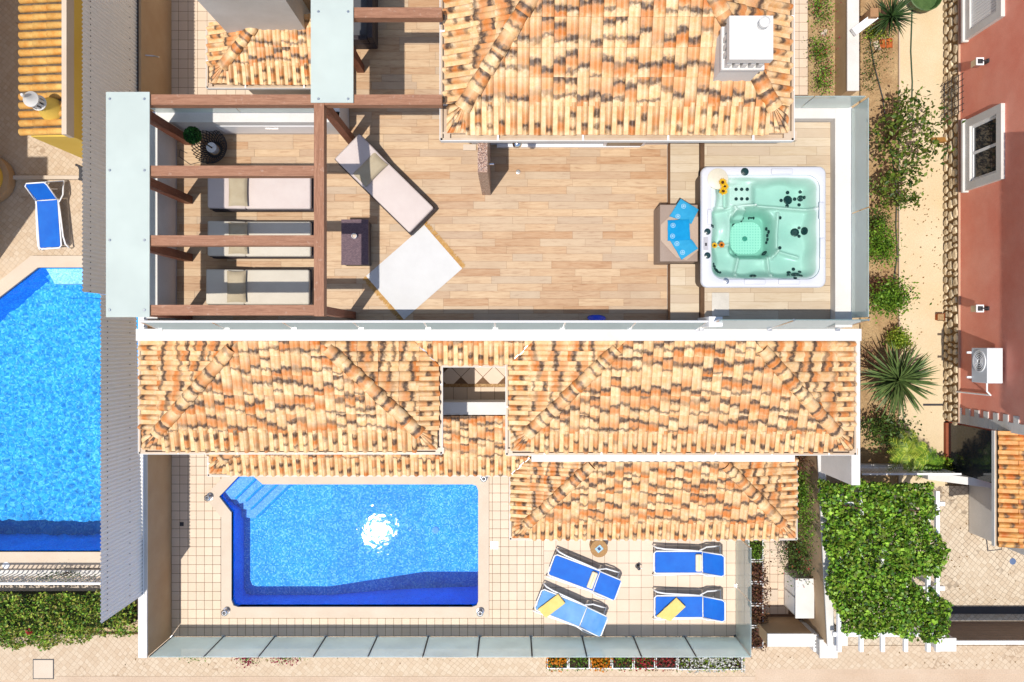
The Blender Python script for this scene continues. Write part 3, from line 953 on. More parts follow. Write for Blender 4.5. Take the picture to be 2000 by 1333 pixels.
MB().add([(LX1 - 0.5, KY, ZM - 0.01), (RX0 + 0.5, KY, ZM - 0.01), (RX0 + 0.5, 0, ZM - KY * TM - 0.01), (LX1 - 0.5, 0, ZM - KY * TM - 0.01)], [(0, 1, 2, 3)]).build('roof_deck', W['deck_under'], rk)
gutter(wk, [(LX1 + 0.1, KY), (RX0 - 0.1, KY)], ZM, out=0.07)
for sx, s in ((LX1, -1), (RX0, 1)):      # lead valleys
    a, b = Vector((sx, KY, ZM + 0.03)), Vector((sx + s * 0.44, KY + 0.44, ZM + 0.03 + 0.44 * TM))
    MB().tube([a, b], 0.035, 6).build('valley_flashing', W['steel'], wk)

# lower roofs (ground floor)
ZL = 2.5
VX0, VY0 = X(411, ZL), Y(925, ZL)
BX0, BX1, BY0 = X(1000, ZL), X(1552, ZL), Y(1050, ZL)
BT = Y(902, 3.18)
wv = wing('veranda', 'low tiled veranda roof strip along the top edge of the pool', (VX0 + 0.3, BX0 + 0.3, VY0 + 0.35, LY0 + 0.34), 0, 2.42)
vr = roof_part(wv)
VD = Y(812, 3.0) - VY0
roof_plane(vr, (VX0, VY0), (BX0 + 0.6, VY0), ZL, TM, VD, [((VX0, VY0), (1, -1)), ((BX0, VY0), (-1, 1))], w=0.203, eave_from=0.42)
roof_plane(vr, (VX0, VY0 + VD), (VX0, VY0), ZL, TM, VD, [((VX0, VY0), (-1, 1))], eave_to=0.42)
fan_corner(vr, (VX0, VY0), (1, 0), (0, 1), ZL + 0.02, TM, 0.42, 0.42)
hip_line(vr, (VX0 + 0.36, VY0 + 0.36, ZL + 0.36 * TM), (VX0 + VD, VY0 + VD, ZL + VD * TM))
MB().add([(VX0, VY0, ZL - 0.01), (BX0 + 0.6, VY0, ZL - 0.01), (BX0 + 0.6, VY0 + VD, ZL + VD * TM - 0.01), (VX0 + VD, VY0 + VD, ZL + VD * TM - 0.01), (VX0, VY0 + VD, ZL - 0.01)], [(0, 1, 2, 3), (0, 3, 4)]).build('roof_deck', W['deck_under'], vr)
gutter(wv, [(VX0, VY0 + 0.6), (VX0, VY0), (BX0 - 0.02, VY0)], ZL, out=0.06)
wb = wing('house_porch', 'low tiled hip-roofed porch above the blue sun loungers', (BX0 + 0.3, BX1 - 0.3, BY0 + 0.35, BT + 0.2), 0, 2.42)
hip_roof(wb, BX0, BX1, BY0, BT, ZL, TM, TM, lclip=[((BX0, VY0), (1, -1))], w=0.2, gut=False)
gutter(wb, [(BX0, VY0), (BX0, BY0), (BX1, BY0), (BX1, BT)], ZL, out=0.05)
MB().tube([(BX0, VY0, ZL + 0.05), (BX0 + 0.42, VY0 + 0.42, ZL + 0.05 + 0.42 * TM)], 0.04, 6).build('valley_flashing', W['steel'], wb)
MB().box(X(1038, 3.2), X(1552, 3.2), BT, Y(880, 3.2) + 0.3, 2.3, 3.22).build('ledge', W['white'], wb)

# small courtyard between the wings
CZ = 2.2
cf = MB().box(LX1 - 0.26, RX0 + 0.26, Y(800, CZ), KY + 0.32, CZ - 0.3, CZ - 0.012).build('courtyard_floor', W['grout_dark'], kind='structure')
dm = MB().box(-0.185, 0.185, -0.185, 0.185, -0.012, 0).mesh('floor_tile')
dm.materials.append(W['ptile2'])
for i in range(-6, 7):
    for j in range(-6, 7):
        cx, cy = -0.72 + (i - j) * 0.2715, -0.62 + (i + j) * 0.2715
        if LX1 - 0.2 < cx < RX0 + 0.2 and Y(752, CZ) - 0.0 < cy < KY + 0.3:
            o = link_mesh('floor_tile', dm, cf, Matrix.Translation((cx, cy, CZ)) @ Matrix.Rotation(R(45), 4, 'Z'))
W['decor'] = plain('patterned_border', rgb(214, 176, 120), rgb(150, 100, 50), 26, 0.6, 0.0, 40)
MB().box(LX1 - 0.2, RX0 + 0.2, Y(756, CZ), Y(750, CZ), CZ - 0.01, CZ + 0.004).build('border_strip', W['decor'], cf)
ptm = MB().box(-0.165, 0.165, -0.2, 0.2, -0.012, 0.003).mesh('floor_tile')
ptm.materials.append(W['ptile'])
for k in range(6):
    link_mesh('floor_tile', ptm, cf, Matrix.Translation((-1.62 + 0.34 * k, Y(756, CZ) - 0.21, CZ)))
MB().box(LX1 - 0.2, RX0 + 0.2, VY0 + VD + 0.02, Y(786, 3.05), 0, 3.05).build('courtyard_wall', W['white'], label='white low wall closing the small courtyard above the veranda tiles', cat='wall')

# fin wall at the right end of the long wing, ledge below the terrace balustrade
MB().box(X(1663, 5.15), X(1680, 5.15), Y(948, 5.15), 0.25, 3.5, 5.15).build('fin_wall', W['white'], label='white fin wall running down the garden end of the long wing', cat='wall')
MB().box(X(268, 6.12), X(1680, 6.12), 0.004, 0.24, 5.2, 6.18).build('terrace_ledge', W['white'], label='long white ledge below the roof terrace balustrade', cat='ledge')

# ---------------------------------------------------------------- main house: terrace storey and roof storey
main = thing('main_house', 'main house carrying the roof terrace and the big tiled hip roof with the chimney', 'building', (0, 4, 0))
MB().box(-6.9, 6.42, 0.245, 4.33, 0, 5.975).build('wall', W['white'], main)
MB().box(-3.45, 4.4, 4.333, 13, 0, 5.97).build('wall', W['white'], main)
MB().box(-0.8, 4.4, 3.92, 13, 5.975, 8.25).build('upper_wall', W['white'], main)
ZU = 8.3
UX0, UX1, UY0 = X(873, ZU), X(1537, ZU), Y(262, ZU)
hip_roof(main, UX0, UX1, UY0, UY0 + 2.8, ZU, 0.35, 0.49, side_top=UY0 + 5.2, pitch=0.44, fan=0.46, gut=False)
gutter(main, [(UX0, UY0 + 5), (UX0, UY0), (UX1, UY0), (UX1, UY0 + 5)], ZU + 0.005, out=0.11)
MB().box(-0.3, 2.55, 3.86, 3.917, 5.985, 6.08).build('skirting', W['white_gloss'], main)
for a, b in ((1.86, 2.55),):
    w0 = MB().box(a - 0.06, b + 0.06, 3.87, 3.918, 6.09, 8.0).build('window_frame', W['white_gloss'], main)
    MB().box(a, b, 3.855, 3.868, 6.15, 7.95).build('pane', plain('window_glass', (0.03, 0.04, 0.05, 1), None, 1, 0.05, 0, spec=0.8), w0)

# chimney on the big roof
ch = thing('roof_chimney', 'white square chimney with a stepped cap and round knob on the big roof', 'chimney', (3.66, 4.64, 8.6))
cx, cy = 3.66, 4.64
MB().box(cx - 0.31, cx + 0.31, cy - 0.31, cy + 0.31, 8.4, 9.2).build('stack', W['white'], ch)
MB().box(cx - 0.34, cx + 0.34, cy - 0.34, cy + 0.34, 9.2, 9.28).build('lower_slab', W['white'], ch)
for i in range(5):
    for s in (-1, 1):
        MB().box(cx - 0.3 + 0.125 * i, cx - 0.225 + 0.125 * i, cy + s * 0.26 - 0.06, cy + s * 0.26 + 0.06, 9.28, 9.47).build('vent_post', W['white'], ch)
        if 0 < i < 4: MB().box(cx + s * 0.26 - 0.06, cx + s * 0.26 + 0.06, cy - 0.3 + 0.125 * i, cy - 0.225 + 0.125 * i, 9.28, 9.47).build('vent_post', W['white'], ch)
MB().box(cx - 0.28, cx + 0.28, cy - 0.28, cy + 0.28, 9.48, 9.56).build('cap_slab', W['white'], ch)
cp = MB().box(cx - 0.335, cx + 0.335, cy - 0.335, cy + 0.335, 9.562, 9.72)
cp.build('cap', W['white'], ch)
cp2 = MB().add([(cx - 0.29, cy - 0.29, 9.722), (cx + 0.29, cy - 0.29, 9.722), (cx + 0.29, cy + 0.29, 9.722), (cx - 0.29, cy + 0.29, 9.722), (cx, cy, 9.77)], [(0, 1, 4), (1, 2, 4), (2, 3, 4), (3, 0, 4), (3, 2, 1, 0)])
cp2.build('cap_pyramid', W['white'], ch)
MB().lathe([(0.07, 9.73), (0.07, 9.85), (0.085, 9.86), (0.085, 9.91), (0.05, 9.94)], (cx + 0.15, cy + 0.17), 16).build('cap_knob', W['white'], ch, smooth=True)

# ---------------------------------------------------------------- terrace floors, plank by plank
W['joint'] = plain('plank_joint', rgb(176, 138, 104), rgb(156, 120, 90), 6, 0.9, 0.0, 40)
def plank_floor(name, x0, x1, y0, y1, z, row, lens, mat, gap=0.004, drop=0.2):
    fl = MB().box(x0, x1, y0, y1, z - drop, z - 0.008).build(name, W['joint'], kind='structure')
    cache = {}
    y = y0
    k = 0
    while y < y1 - 0.02:
        h = min(row, y1 - y)
        x = x0 - rng.choice([0.15, 0.32, 0.5, 0.68, 0.85])
        while x < x1 - 0.02:
            l = rng.choice(lens)
            a, b = max(x, x0), min(x + l, x1)
            if x1 - b < 0.12: b = x1
            if b - a > 0.03:
                key = (round(b - a - gap, 3), round(h - gap, 3))
                if key not in cache:
                    cache[key] = MB().box(-key[0] / 2, key[0] / 2, -key[1] / 2, key[1] / 2, -0.02, 0).mesh('plank')
                    cache[key].materials.append(mat)
                o = link_mesh('plank', cache[key], fl)
                o.location = ((a + b) / 2, y + h / 2, z + rng.uniform(-0.0008, 0.0008))
            x = b if b == x1 else x + l
            if b == x1: break
        y += row
        k += 1
    return fl
ZT = 6.0
TX0, TX1 = -6.69, X(1303, ZT)
plank_floor('terrace_floor', TX0, TX1, 0.40, 4.128, ZT, 0.1491, [0.6, 0.9, 0.9, 1.2], W['plank'], drop=0.02)
plank_floor('upper_terrace_floor', -3.25, -0.82, 4.131, 7.6, ZT, 0.1491, [0.6, 0.9, 0.9, 1.2], W['plank'], drop=0.02)
ZS, ZD = 6.3, 6.65
SX0, DX0, DX1 = TX1 + 0.003, X(1376, ZD), 6.098
by0, by1 = Y(511, 6.7), Y(400, 6.7)
plank_floor('spa_step', SX0, DX0 - 0.02, by1 + 0.01, 3.9, ZS, 0.172, [0.62], W['plank_pale'], drop=0.29)
plank_floor('spa_step', SX0, DX0 - 0.02, 0.40, by0 - 0.01, ZS, 0.172, [0.62], W['plank_pale'], drop=0.29)
_tx0, _tx1, _ty0, _ty1 = X(1370, 7.0), X(1614, 7.0), Y(562, 7.0), Y(325, 7.0)
plank_floor('spa_deck', DX0, DX1, 0.41, _ty0 + 0.06, ZD, 0.172, [0.9, 1.2], W['plank_pale'], drop=0.66)
plank_floor('spa_deck', DX0, DX1, _ty1 - 0.06, 4.19, ZD, 0.172, [0.9, 1.2], W['plank_pale'], drop=0.66)
plank_floor('spa_deck', _tx1 - 0.06, DX1, _ty0 + 0.063, _ty1 - 0.063, ZD, 0.172, [0.9, 1.2], W['plank_pale'], drop=0.66)

# parapets round the terrace
ZP = 6.87
MB().box(-6.9, -6.693, 0.41, 4.33, 5.9, ZP).build('parapet_wall', W['white'], label='white parapet wall under the glass canopy beside the daybeds', cat='wall')
pw = MB().box(-6.69, -3.25, 4.13, 4.33, 5.9, ZP).build('parapet_wall', W['white'], label='white parapet wall behind the topiary pot at the rear of the terrace', cat='wall')
MB().box(X(430, 6.4), X(640, 6.4) - 0.2, 4.118, 4.129, 6.12, 6.62).build('hatch', W['white_gloss'], pw)
MB().box(X(520, 6.4), X(545, 6.4), 4.108, 4.118, 6.42, 6.45).build('hatch_handle', W['steel'], pw)
MB().box(-3.45, -3.253, 4.134, 7.6, 5.9, ZP).build('parapet_wall', W['white'], label='white parapet wall under the second glass canopy', cat='wall')
MB().box(6.1, 6.42, 0.26, 4.41, 5.9, ZP).build('parapet_wall', W['white'], label='broad white parapet wall between the hot tub and the garden', cat='wall')
MB().box(4.40, 6.098, 4.2, 4.41, 5.9, ZP).build('parapet_wall', W['white'], label='white parapet wall behind the hot tub beside the big roof', cat='wall')
MB().box(-6.69, DX0 - 0.06, 0.31, 0.395, 5.9, 6.1).build('terrace_kerb', W['white'], label='thin white upstand along the front edge of the terrace floor', cat='kerb')

# glass balustrades
def balustrade(label, pts, z0, z1, mat, npan, post=True, lean=(0, 0), thick=0.016, gapw=0.012, postmat='steel', cap=False):
    a, b = Vector(pts[0]), Vector(pts[1])
    t = thing('glass_balustrade', label, 'balustrade', (a.x, a.y, z0))
    e = (b - a)
    L = e.length
    e.normalize()
    n = Vector((-e.y, e.x))
    ln = Vector(lean)
    for i in range(npan):
        s0, s1 = L * i / npan + gapw, L * (i + 1) / npan - gapw
        p, q = a + e * s0, a + e * s1
        h = n * (thick / 2)
        vs = []
        for pt in (p, q):
            for s in (1, -1):
                vs.append((pt.x + h.x * s, pt.y + h.y * s, z0 + 0.03))
                vs.append((pt.x + h.x * s + ln.x, pt.y + h.y * s + ln.y, z1))
        MB().add(vs, [(0, 4, 5, 1), (2, 3, 7, 6), (1, 5, 7, 3), (0, 2, 6, 4), (0, 1, 3, 2), (4, 6, 7, 5)]).build('glass_panel', mat, t)
    if post:
        for i in range(npan + 1):
            p = a + e * (L * i / npan)
            MB().tube([(p.x, p.y, z0), (p.x + ln.x, p.y + ln.y, z1 - 0.02)], 0.022, 6).build('post', W[postmat], t)
            MB().box(p.x - 0.05, p.x + 0.05, p.y - 0.05, p.y + 0.05, z0 - 0.002, z0 + 0.012).build('post_foot', W['steel'], t)
    if cap:
        MB().tube([(a.x + ln.x, a.y + ln.y, z1 + 0.015), (b.x + ln.x, b.y + ln.y, z1 + 0.015)], 0.02, 6).build('top_rail', W['white_gloss'], t)
    return t
balustrade('long milky glass balustrade along the front of the roof terrace', [(-6.95, 0.235), (DX0 - 0.04, 0.235)], 6.185, 7.03, W['frost_ledge'], 8, lean=(0, 0.13), cap=True)
balustrade('taller milky glass balustrade in front of the hot tub', [(DX0 + 0.05, 0.25), (6.42, 0.25)], 6.185, 7.58, W['frost_ledge'], 2, lean=(0, 0.13))
balustrade('green glass balustrade on the parapet between the hot tub and the garden', [(6.40, 0.42), (6.40, 4.38)], ZP + 0.003, 7.6, W['rail_glass'], 2, post=False)
balustrade('green glass balustrade behind the hot tub beside the big roof', [(4.5, 4.395), (6.36, 4.395)], ZP + 0.003, 7.6, W['rail_glass'], 2, post=False)
balustrade('green glass balustrade on the rear parapet behind the topiary', [(-6.7, 4.31), (-3.5, 4.31)], ZP + 0.003, 7.55, W['rail_glass'], 2, post=False)
balustrade('green glass balustrade on the parapet beneath the frosted canopy', [(-6.86, 0.5), (-6.86, 4.25)], ZP + 0.003, 7.6, W['rail_glass'], 3, post=False)
MB().box(DX0 - 0.05, DX0 + 0.2, 0.27, 0.45, 6.13, 7.2).build('gate_post', W['white_gloss'], label='white balustrade end post beside the spa steps', cat='post')

# ---------------------------------------------------------------- pergola
ZB = 8.75
pg = thing('timber_pergola', 'red-brown timber pergola over the three daybeds', 'pergola', (-4.8, 2.2, ZT))
BYs = [Y(195, ZB), Y(334, ZB), Y(470, ZB), Y(606, ZB)]
PXL, PXR = -6.45, X(623, ZB)
for i, y in enumerate(BYs):
    MB().box(-6.66, PXR - 0.085, y - 0.085, y + 0.085, ZB - 0.19, ZB).build('rafter', W['beam_x'], pg)
    MB().box(PXL - 0.075, PXL + 0.075, y - 0.075, y + 0.075, ZT, ZB - 0.192).build('post', W['beam_z'], pg)
    for q in (-6.62, -6.05):
        MB().lathe([(0.022, ZB + 0.02), (0.022, ZB + 0.045), (0.012, ZB + 0.052)], (q, y), 10).build('bolt', W['steel'], pg)
MB().box(PXR - 0.083, PXR + 0.083, BYs[3] - 0.1, BYs[0] + 0.1, ZB - 0.2, ZB + 0.003).build('header_beam', W['beam_y'], pg)
for y in (BYs[0], BYs[3]):
    MB().box(PXR - 0.07, PXR + 0.07, y - 0.07, y + 0.07, ZT, ZB - 0.203).build('post', W['beam_z'], pg)
cn = MB().box(X(207, 8.79), X(292, 8.79), Y(620, 8.79), Y(180, 8.79), 8.772, 8.792).build('glass_canopy', W['frost'], label='long frosted glass canopy on the outer ends of the pergola rafters', cat='canopy')
pg2 = thing('timber_pergola', 'red-brown timber beams between the second glass canopy and the big roof', 'pergola', (-2, 5, ZT))
MB().box(PXR + 0.087, -1.16, BYs[0] - 0.085, BYs[0] + 0.085, ZB - 0.19, ZB - 0.002).build('rafter', W['beam_x'], pg2)
y2 = Y(25, ZB)
MB().box(-3.3, -1.16, y2 - 0.085, y2 + 0.085, ZB - 0.19, ZB).build('rafter', W['beam_x'], pg2)
MB().box(PXR + 0.1, PXR + 0.24, y2 - 0.07, y2 + 0.07, ZT, ZB - 0.192).build('post', W['beam_z'], pg2)
for y in (BYs[0], y2):
    for q in (X(622, 8.79), X(680, 8.79)):
        MB().lathe([(0.022, ZB + 0.02), (0.022, ZB + 0.045), (0.012, ZB + 0.052)], (q, y), 10).build('bolt', W['steel'], pg2)
MB().box(X(607, 8.79), X(690, 8.79), Y(201, 8.79), 7.4, 8.772, 8.792).build('glass_canopy', W['frost'], label='frosted glass canopy between the small rear roof and the big roof', cat='canopy')

# ---------------------------------------------------------------- boundary wall with corrugated screen on the left
SXW = X(335, 0)
bw = thing('boundary_wall', 'cream rendered boundary wall along the patio carrying the corrugated screen', 'wall', (SXW, 0, 0))
MB().box(SXW - 0.2, SXW, Y(1283, 1.45), 1.0, 0, 1.45).build('wall', W['cream_wall'], bw)
MB().box(SXW - 0.19, SXW, 1.003, 12, 0, 1.8).build('upper_wall', W['cream_wall'], bw)
MB().box(SXW - 0.215, SXW + 0.012, Y(1283, 1.45) - 0.015, 0.99, 1.452, 1.50).build('wall_cap', W['white'], bw)
SYB = Y(1160, 1.42)
def corr(y0, y1, zb0, zb1, z1, nm):
    mb = MB()
    n = int((y1 - y0) / 0.019)
    vs, fs = [], []
    for i in range(n + 1):
        y = y0 + (y1 - y0) * i / n
        t = i / n
        dx = 0.016 * math.cos(2 * math.pi * i / 5.0)
        x = SXW - 0.1 + dx
        vs += [(x, y, zb0 + (zb1 - zb0) * t), (x, y, z1)]
    for i in range(n): fs.append((2 * i, 2 * i + 2, 2 * i + 3, 2 * i + 1))
    return mb.add(vs, fs)
cs = thing('corrugated_screen', 'tall corrugated sheet metal screen standing on the boundary wall', 'screen', (SXW - 0.1, 0, 1.5))
corr(SYB, 1.08, 1.42, 1.86, 3.58, 'low').build('metal_sheet', W['corrugated'], cs, smooth='all')
corr(1.083, 12, 1.8, 1.8, 4.36, 'high').build('metal_sheet', W['corrugated'], cs, smooth='all')
MB().box(SXW - 0.085, SXW - 0.06, 1.1, 12, 1.8, 1.83).build('trim', W['dark_metal'], cs)
MB().box(SXW - 0.085, SXW - 0.055, SYB, 1.0, 1.5, 1.53).build('trim', W['white_gloss'], cs)
sc = MB()
for i in range(130):
    y = SYB + 0.2 + i * 0.13
    for z in ((3.3,) if y < 1.1 else (4.05,)):
        if y < 9.5: sc.box(SXW - 0.085, SXW - 0.078, y - 0.012, y + 0.012, z - 0.012, z + 0.012)
    if i % 2 == 0 and y < 9.5: sc.box(SXW - 0.085, SXW - 0.078, y - 0.012, y + 0.012, 2.2, 2.224)
sc.build('screw_heads', W['dark_metal'], cs, kind='stuff')

# patio balustrades
GX0, GX1, GYB = X(335, 0) + 0.02, X(1437, 0), Y(1243, 0)
balustrade('long milky glass balustrade between the pool patio and the street', [(GX0, GYB - 0.02), (GX1, GYB - 0.02)], 0.0, 1.4, W['frost_rail'], 11, postmat='dark_metal')
balustrade('clear green glass balustrade beside the sun deck planters', [(GX1, GYB + 0.0), (GX1, Y(1046))], 0.0, 1.4, W['rail_glass'], 2, postmat='steel')
MB().box(SXW, GX1 + 0.06, GYB - 0.12, GYB - 0.06, -0.15, 0.02).build('patio_kerb', W['white'], kind='structure')

# ---------------------------------------------------------------- furniture on the roof terrace
W['taupe'] = plain('taupe_cushion', rgb(218, 204, 196, .82), rgb(210, 194, 186, .82), 2.5, 0.9, 0.5, 160, fine=0.06, spec=0.1)
W['greige'] = plain('greige_cushion', rgb(222, 212, 194, .76), rgb(212, 202, 184, .76), 2.5, 0.9, 0.5, 160, fine=0.06, spec=0.1)
W['pillow'] = plain('sand_pillow', rgb(206, 190, 160), rgb(192, 174, 144), 4, 0.9, 0.5, 120, fine=0.07, spec=0.1)
def m_wicker(name, c1, c2, sc=38.0):
    t = NT(name)
    p = t.pos()
    br = t.n('TexBrick', {'Vector': t.map(p, (1, 1, 1)), 'Color1': c1, 'Color2': c2, 'Mortar': tuple(c * 0.3 for c in c1[:3]) + (1,), 'Scale': sc, 'Mortar Size': 0.03, 'Bias': 0.0})
    return t.done(br.outputs[0], 0.55, t.bump(br.outputs[1], 0.5, 0.006), 0.4)
W['wicker_dark'] = m_wicker('dark_wicker', (0.035, 0.026, 0.028, 1), (0.06, 0.045, 0.048, 1))
W['wicker_mauve'] = m_wicker('mauve_brown_wicker', rgb(138, 108, 114), rgb(108, 82, 92), 16.0)
W['wicker_honey'] = m_wicker('honey_wicker', rgb(222, 172, 108), rgb(200, 146, 84), 22.0)

def local_part(mb, name, mat, parent, smooth=False, kind=None):
    me = mb.mesh(name)
    me.materials.append(mat)
    bm = bmesh.new()
    bm.from_mesh(me)
    bmesh.ops.recalc_face_normals(bm, faces=bm.faces)
    bm.to_mesh(me)
    bm.free()
    if smooth: me.polygons.foreach_set('use_smooth', [True] * len(me.polygons))
    o = bpy.data.objects.new(name, me)
    COL.objects.link(o)
    o.parent = parent
    if kind: o['kind'] = kind
    return o

def make_daybed(label, mat, back_rise):
    """sun bed along +X, head at -X, origin at the centre of its footprint"""
    t = thing('daybed', label, 'daybed', group='cushioned daybeds on the roof terrace')
    L, Wd = 2.02, 0.72
    x0, x1 = -L / 2, L / 2
    MB().rbox(x0 + 0.02, x1, -Wd / 2, Wd / 2, 0.08, 0.26, 0.02, 2).build('frame', W['wicker_dark'], t)
    for sx in (x0 + 0.1, x1 - 0.06):
        for sy in (-Wd / 2 + 0.05, Wd / 2 - 0.05):
            MB().box(sx - 0.03, sx + 0.03, sy - 0.03, sy + 0.03, 0, 0.08).build('leg', W['wicker_dark'], t)
    hx = x0 + 0.72
    MB().rbox(hx, x1 - 0.03, -Wd / 2 + 0.02, Wd / 2 - 0.02, 0.262, 0.40, 0.035, 3).build('seat_cushion', mat, t, smooth=True)
    ang = math.atan2(back_rise, 0.7)
    M = Matrix.Translation((hx, 0, 0.27)) @ Matrix.Rotation(ang, 4, 'Y')
    MB().rbox(-0.72 / math.cos(ang) * 0.99, -0.004, -Wd / 2 + 0.02, Wd / 2 - 0.02, 0.0, 0.13, 0.035, 3, M).build('back_cushion', mat, t, smooth=True)
    MB().rbox(-0.70 / math.cos(ang), -0.02, -Wd / 2 + 0.01, Wd / 2 - 0.01, -0.05, -0.003, 0.015, 2, M).build('backrest_frame', W['wicker_dark'], t)
    return t, ang

def make_pillow(label, wx, wy, wz=0.13):
    mb = MB()
    n = 12
    vs, fs = [], []
    for s in (1, -1):
        b = len(vs)
        for i in range(n + 1):
            for j in range(n + 1):
                u, v = -1 + 2 * i / n, -1 + 2 * j / n
                h = (max(0, 1 - u ** 4) * max(0, 1 - v ** 4)) ** 0.5
                pin = 1 - 0.06 * (1 - abs(v)) * abs(u) ** 3 - 0.0
                vs.append((u * wx / 2 * (1 - 0.05 * (1 - v * v)), v * wy / 2 * (1 - 0.05 * (1 - u * u)), s * h * wz / 2 * (1 + 0.12 * mnoise.noise((u * 2, v * 2, s * 3.3)))))
        for i in range(n):
            for j in range(n):
                q = (b + i * (n + 1) + j, b + (i + 1) * (n + 1) + j, b + (i + 1) * (n + 1) + j + 1, b + i * (n + 1) + j + 1)
                fs.append(q if s > 0 else q[::-1])
    mb.add(vs, fs)
    return mb.build('pillow', W['pillow'], None, label, 'pillow', 'scatter pillows on the daybeds', smooth='all')

def place_daybed(label, plabel, px, py, rz, mat, rise, pil=True):
    t, ang = make_daybed(label, mat, rise)
    c = P(px, py, ZT + 0.4)
    t.location = (c.x, c.y, ZT)
    t.rotation_euler.z = rz
    if pil:
        p = make_pillow(plabel, 0.36, 0.62)
        lx, ly = rot2(-0.40, 0.0, rz)
        p.location = (c.x + lx, c.y + ly, ZT + 0.485)
        p.rotation_euler = (0, 0, rz)
        p.rotation_euler.rotate_axis('Y', min(0.3, ang * 0.6))
place_daybed('taupe cushioned daybed between the second and first pergola rafters', 'sand pillow on the taupe daybed nearest the topiary', 508, 374, 0.0, W['taupe'], 0.12)
place_daybed('greige cushioned daybed crossed by the third pergola rafter', 'sand pillow on the daybed crossed by the third rafter', 508, 467, 0.0, W['greige'], 0.12)
place_daybed('greige cushioned daybed next to the front edge of the terrace', 'sand pillow on the daybed next to the front edge of the terrace', 505, 561, 0.0, W['greige'], 0.12)
place_daybed('taupe cushioned daybed standing askew beside the white rug', 'sand pillow on the askew daybed', 753, 361, -R(44.5), W['taupe'], 0.32)

# rattan side table with a candle glass
st = thing('rattan_table', 'mauve-brown rattan side table beside the pergola post', 'table', (X(694, 6.42), Y(474, 6.42), ZT))
cx, cy = st.location.x, st.location.y
MB().rbox(cx - 0.25, cx + 0.25, cy - 0.43, cy + 0.43, ZT + 0.08, ZT + 0.44, 0.025, 2).build('body', W['wicker_dark'], st)
MB().box(cx - 0.262, cx + 0.262, cy - 0.44, cy + 0.44, ZT + 0.441, ZT + 0.47).build('top', W['wicker_mauve'], st)
for sx in (-0.21, 0.21):
    for sy in (-0.38, 0.38):
        MB().box(cx + sx - 0.03, cx + sx + 0.03, cy + sy - 0.03, cy + sy + 0.03, ZT, ZT + 0.085).build('leg', W['wicker_dark'], st)
gx, gy = X(693, 6.5), Y(462, 6.5)
cg = thing('candle_glass', 'small white candle glass on the rattan table', 'candle', (gx, gy, ZT + 0.47))
MB().lathe([(0.045, ZT + 0.47), (0.05, ZT + 0.58), (0.044, ZT + 0.58), (0.042, ZT + 0.50)], (gx, gy), 14).build('holder', W['white_gloss'], cg, smooth=True)
MB().lathe([(0.038, ZT + 0.501), (0.038, ZT + 0.55), (0.01, ZT + 0.555)], (gx, gy), 12).build('candle', W['coping'], cg)

# white rug with straw fringe
rug_c = (X(809, ZT), Y(532.5, ZT))
ra = math.atan2(Y(441, ZT) - Y(541, ZT), X(829, ZT) - X(714.5, ZT))
rug = thing('rug', 'white woven rug with straw fringes lying askew on the terrace', 'rug', (rug_c[0], rug_c[1], ZT), ra)
W['rug'] = plain('white_weave', (0.60, 0.59, 0.575, 1), (0.56, 0.55, 0.535, 1), 3, 0.95, 0.7, 130, fine=0.05, spec=0.05)
W['straw'] = plain('straw', rgb(224, 178, 110), rgb(190, 140, 76), 12, 0.9, 0.3, 60, fine=0.2)
mb = MB()
hl, hw = 0.775, 0.575
n = 24
vs = []
for s in (1, 0):
    for i in range(n + 1):
        for j in range(n + 1):
            u, v = -hl + 2 * hl * i / n, -hw + 2 * hw * j / n
            vs.append((u, v, 0.003 + s * (0.012 + 0.004 * mnoise.noise((u * 3, v * 3, 1)))))
fs = [(i * (n + 1) + j, (i + 1) * (n + 1) + j, (i + 1) * (n + 1) + j + 1, i * (n + 1) + j + 1) for i in range(n) for j in range(n)]
m2 = (n + 1) ** 2
for i in range(n):
    fs += [(i * (n + 1), m2 + i * (n + 1), m2 + (i + 1) * (n + 1), (i + 1) * (n + 1)), (i * (n + 1) + n, (i + 1) * (n + 1) + n, m2 + (i + 1) * (n + 1) + n, m2 + i * (n + 1) + n),
           (i, i + 1, m2 + i + 1, m2 + i), (n * (n + 1) + i, m2 + n * (n + 1) + i, m2 + n * (n + 1) + i + 1, n * (n + 1) + i + 1)]
mb.add(vs, fs)
local_part(mb, 'weave', W['rug'], rug)
for s in (1, -1):
    f = MB()
    for i in range(230):
        v = -hw + 2 * hw * rng.random()
        l = rng.uniform(0.05, 0.10)
        dv = rng.uniform(-0.03, 0.03)
        z = 0.006 + rng.uniform(0, 0.015)
        w = 0.006
        f.add([(s * hl * 0.995, v - w, z), (s * hl * 0.995, v + w, z), (s * (hl + l), v + dv + w, z * 0.7), (s * (hl + l), v + dv - w, z * 0.7)], [(0, 1, 2, 3)])
    local_part(f, 'fringe', W['straw'], rug, kind='stuff')

# topiary ball on its stem in a black wire basket
tp = P(420, 293, ZT)
top = thing('topiary', 'green topiary ball on a thin stem in a flared black wire pot', 'potted plant', (tp.x, tp.y, ZT))
hd = Vector((tp.x, tp.y, ZT + 1.12))
def leafcloud(mb, pts, size, nrmbias=0.0, kite=0.55, fold=0.15, outward=None):
    for p in pts:
        d = Vector((rng.gauss(0, 1), rng.gauss(0, 1), rng.gauss(0, 0.7) + nrmbias)).normalized()
        a = d.cross(Vector((rng.gauss(0, 1), rng.gauss(0, 1), rng.gauss(0, 1)))).normalized()
        b = d.cross(a)
        s = size * rng.uniform(0.5, 1.4)
        p = Vector(p)
        t0, t1, m = p - a * s * 0.5, p + a * s * 0.5, p + d * s * fold
        mb.add([t0, m + b * s * kite * 0.5 - d * s * fold, t1, m - b * s * kite * 0.5 - d * s * fold * 0.2], [(0, 1, 2), (0, 2, 3)])
fb = MB()
pts = []
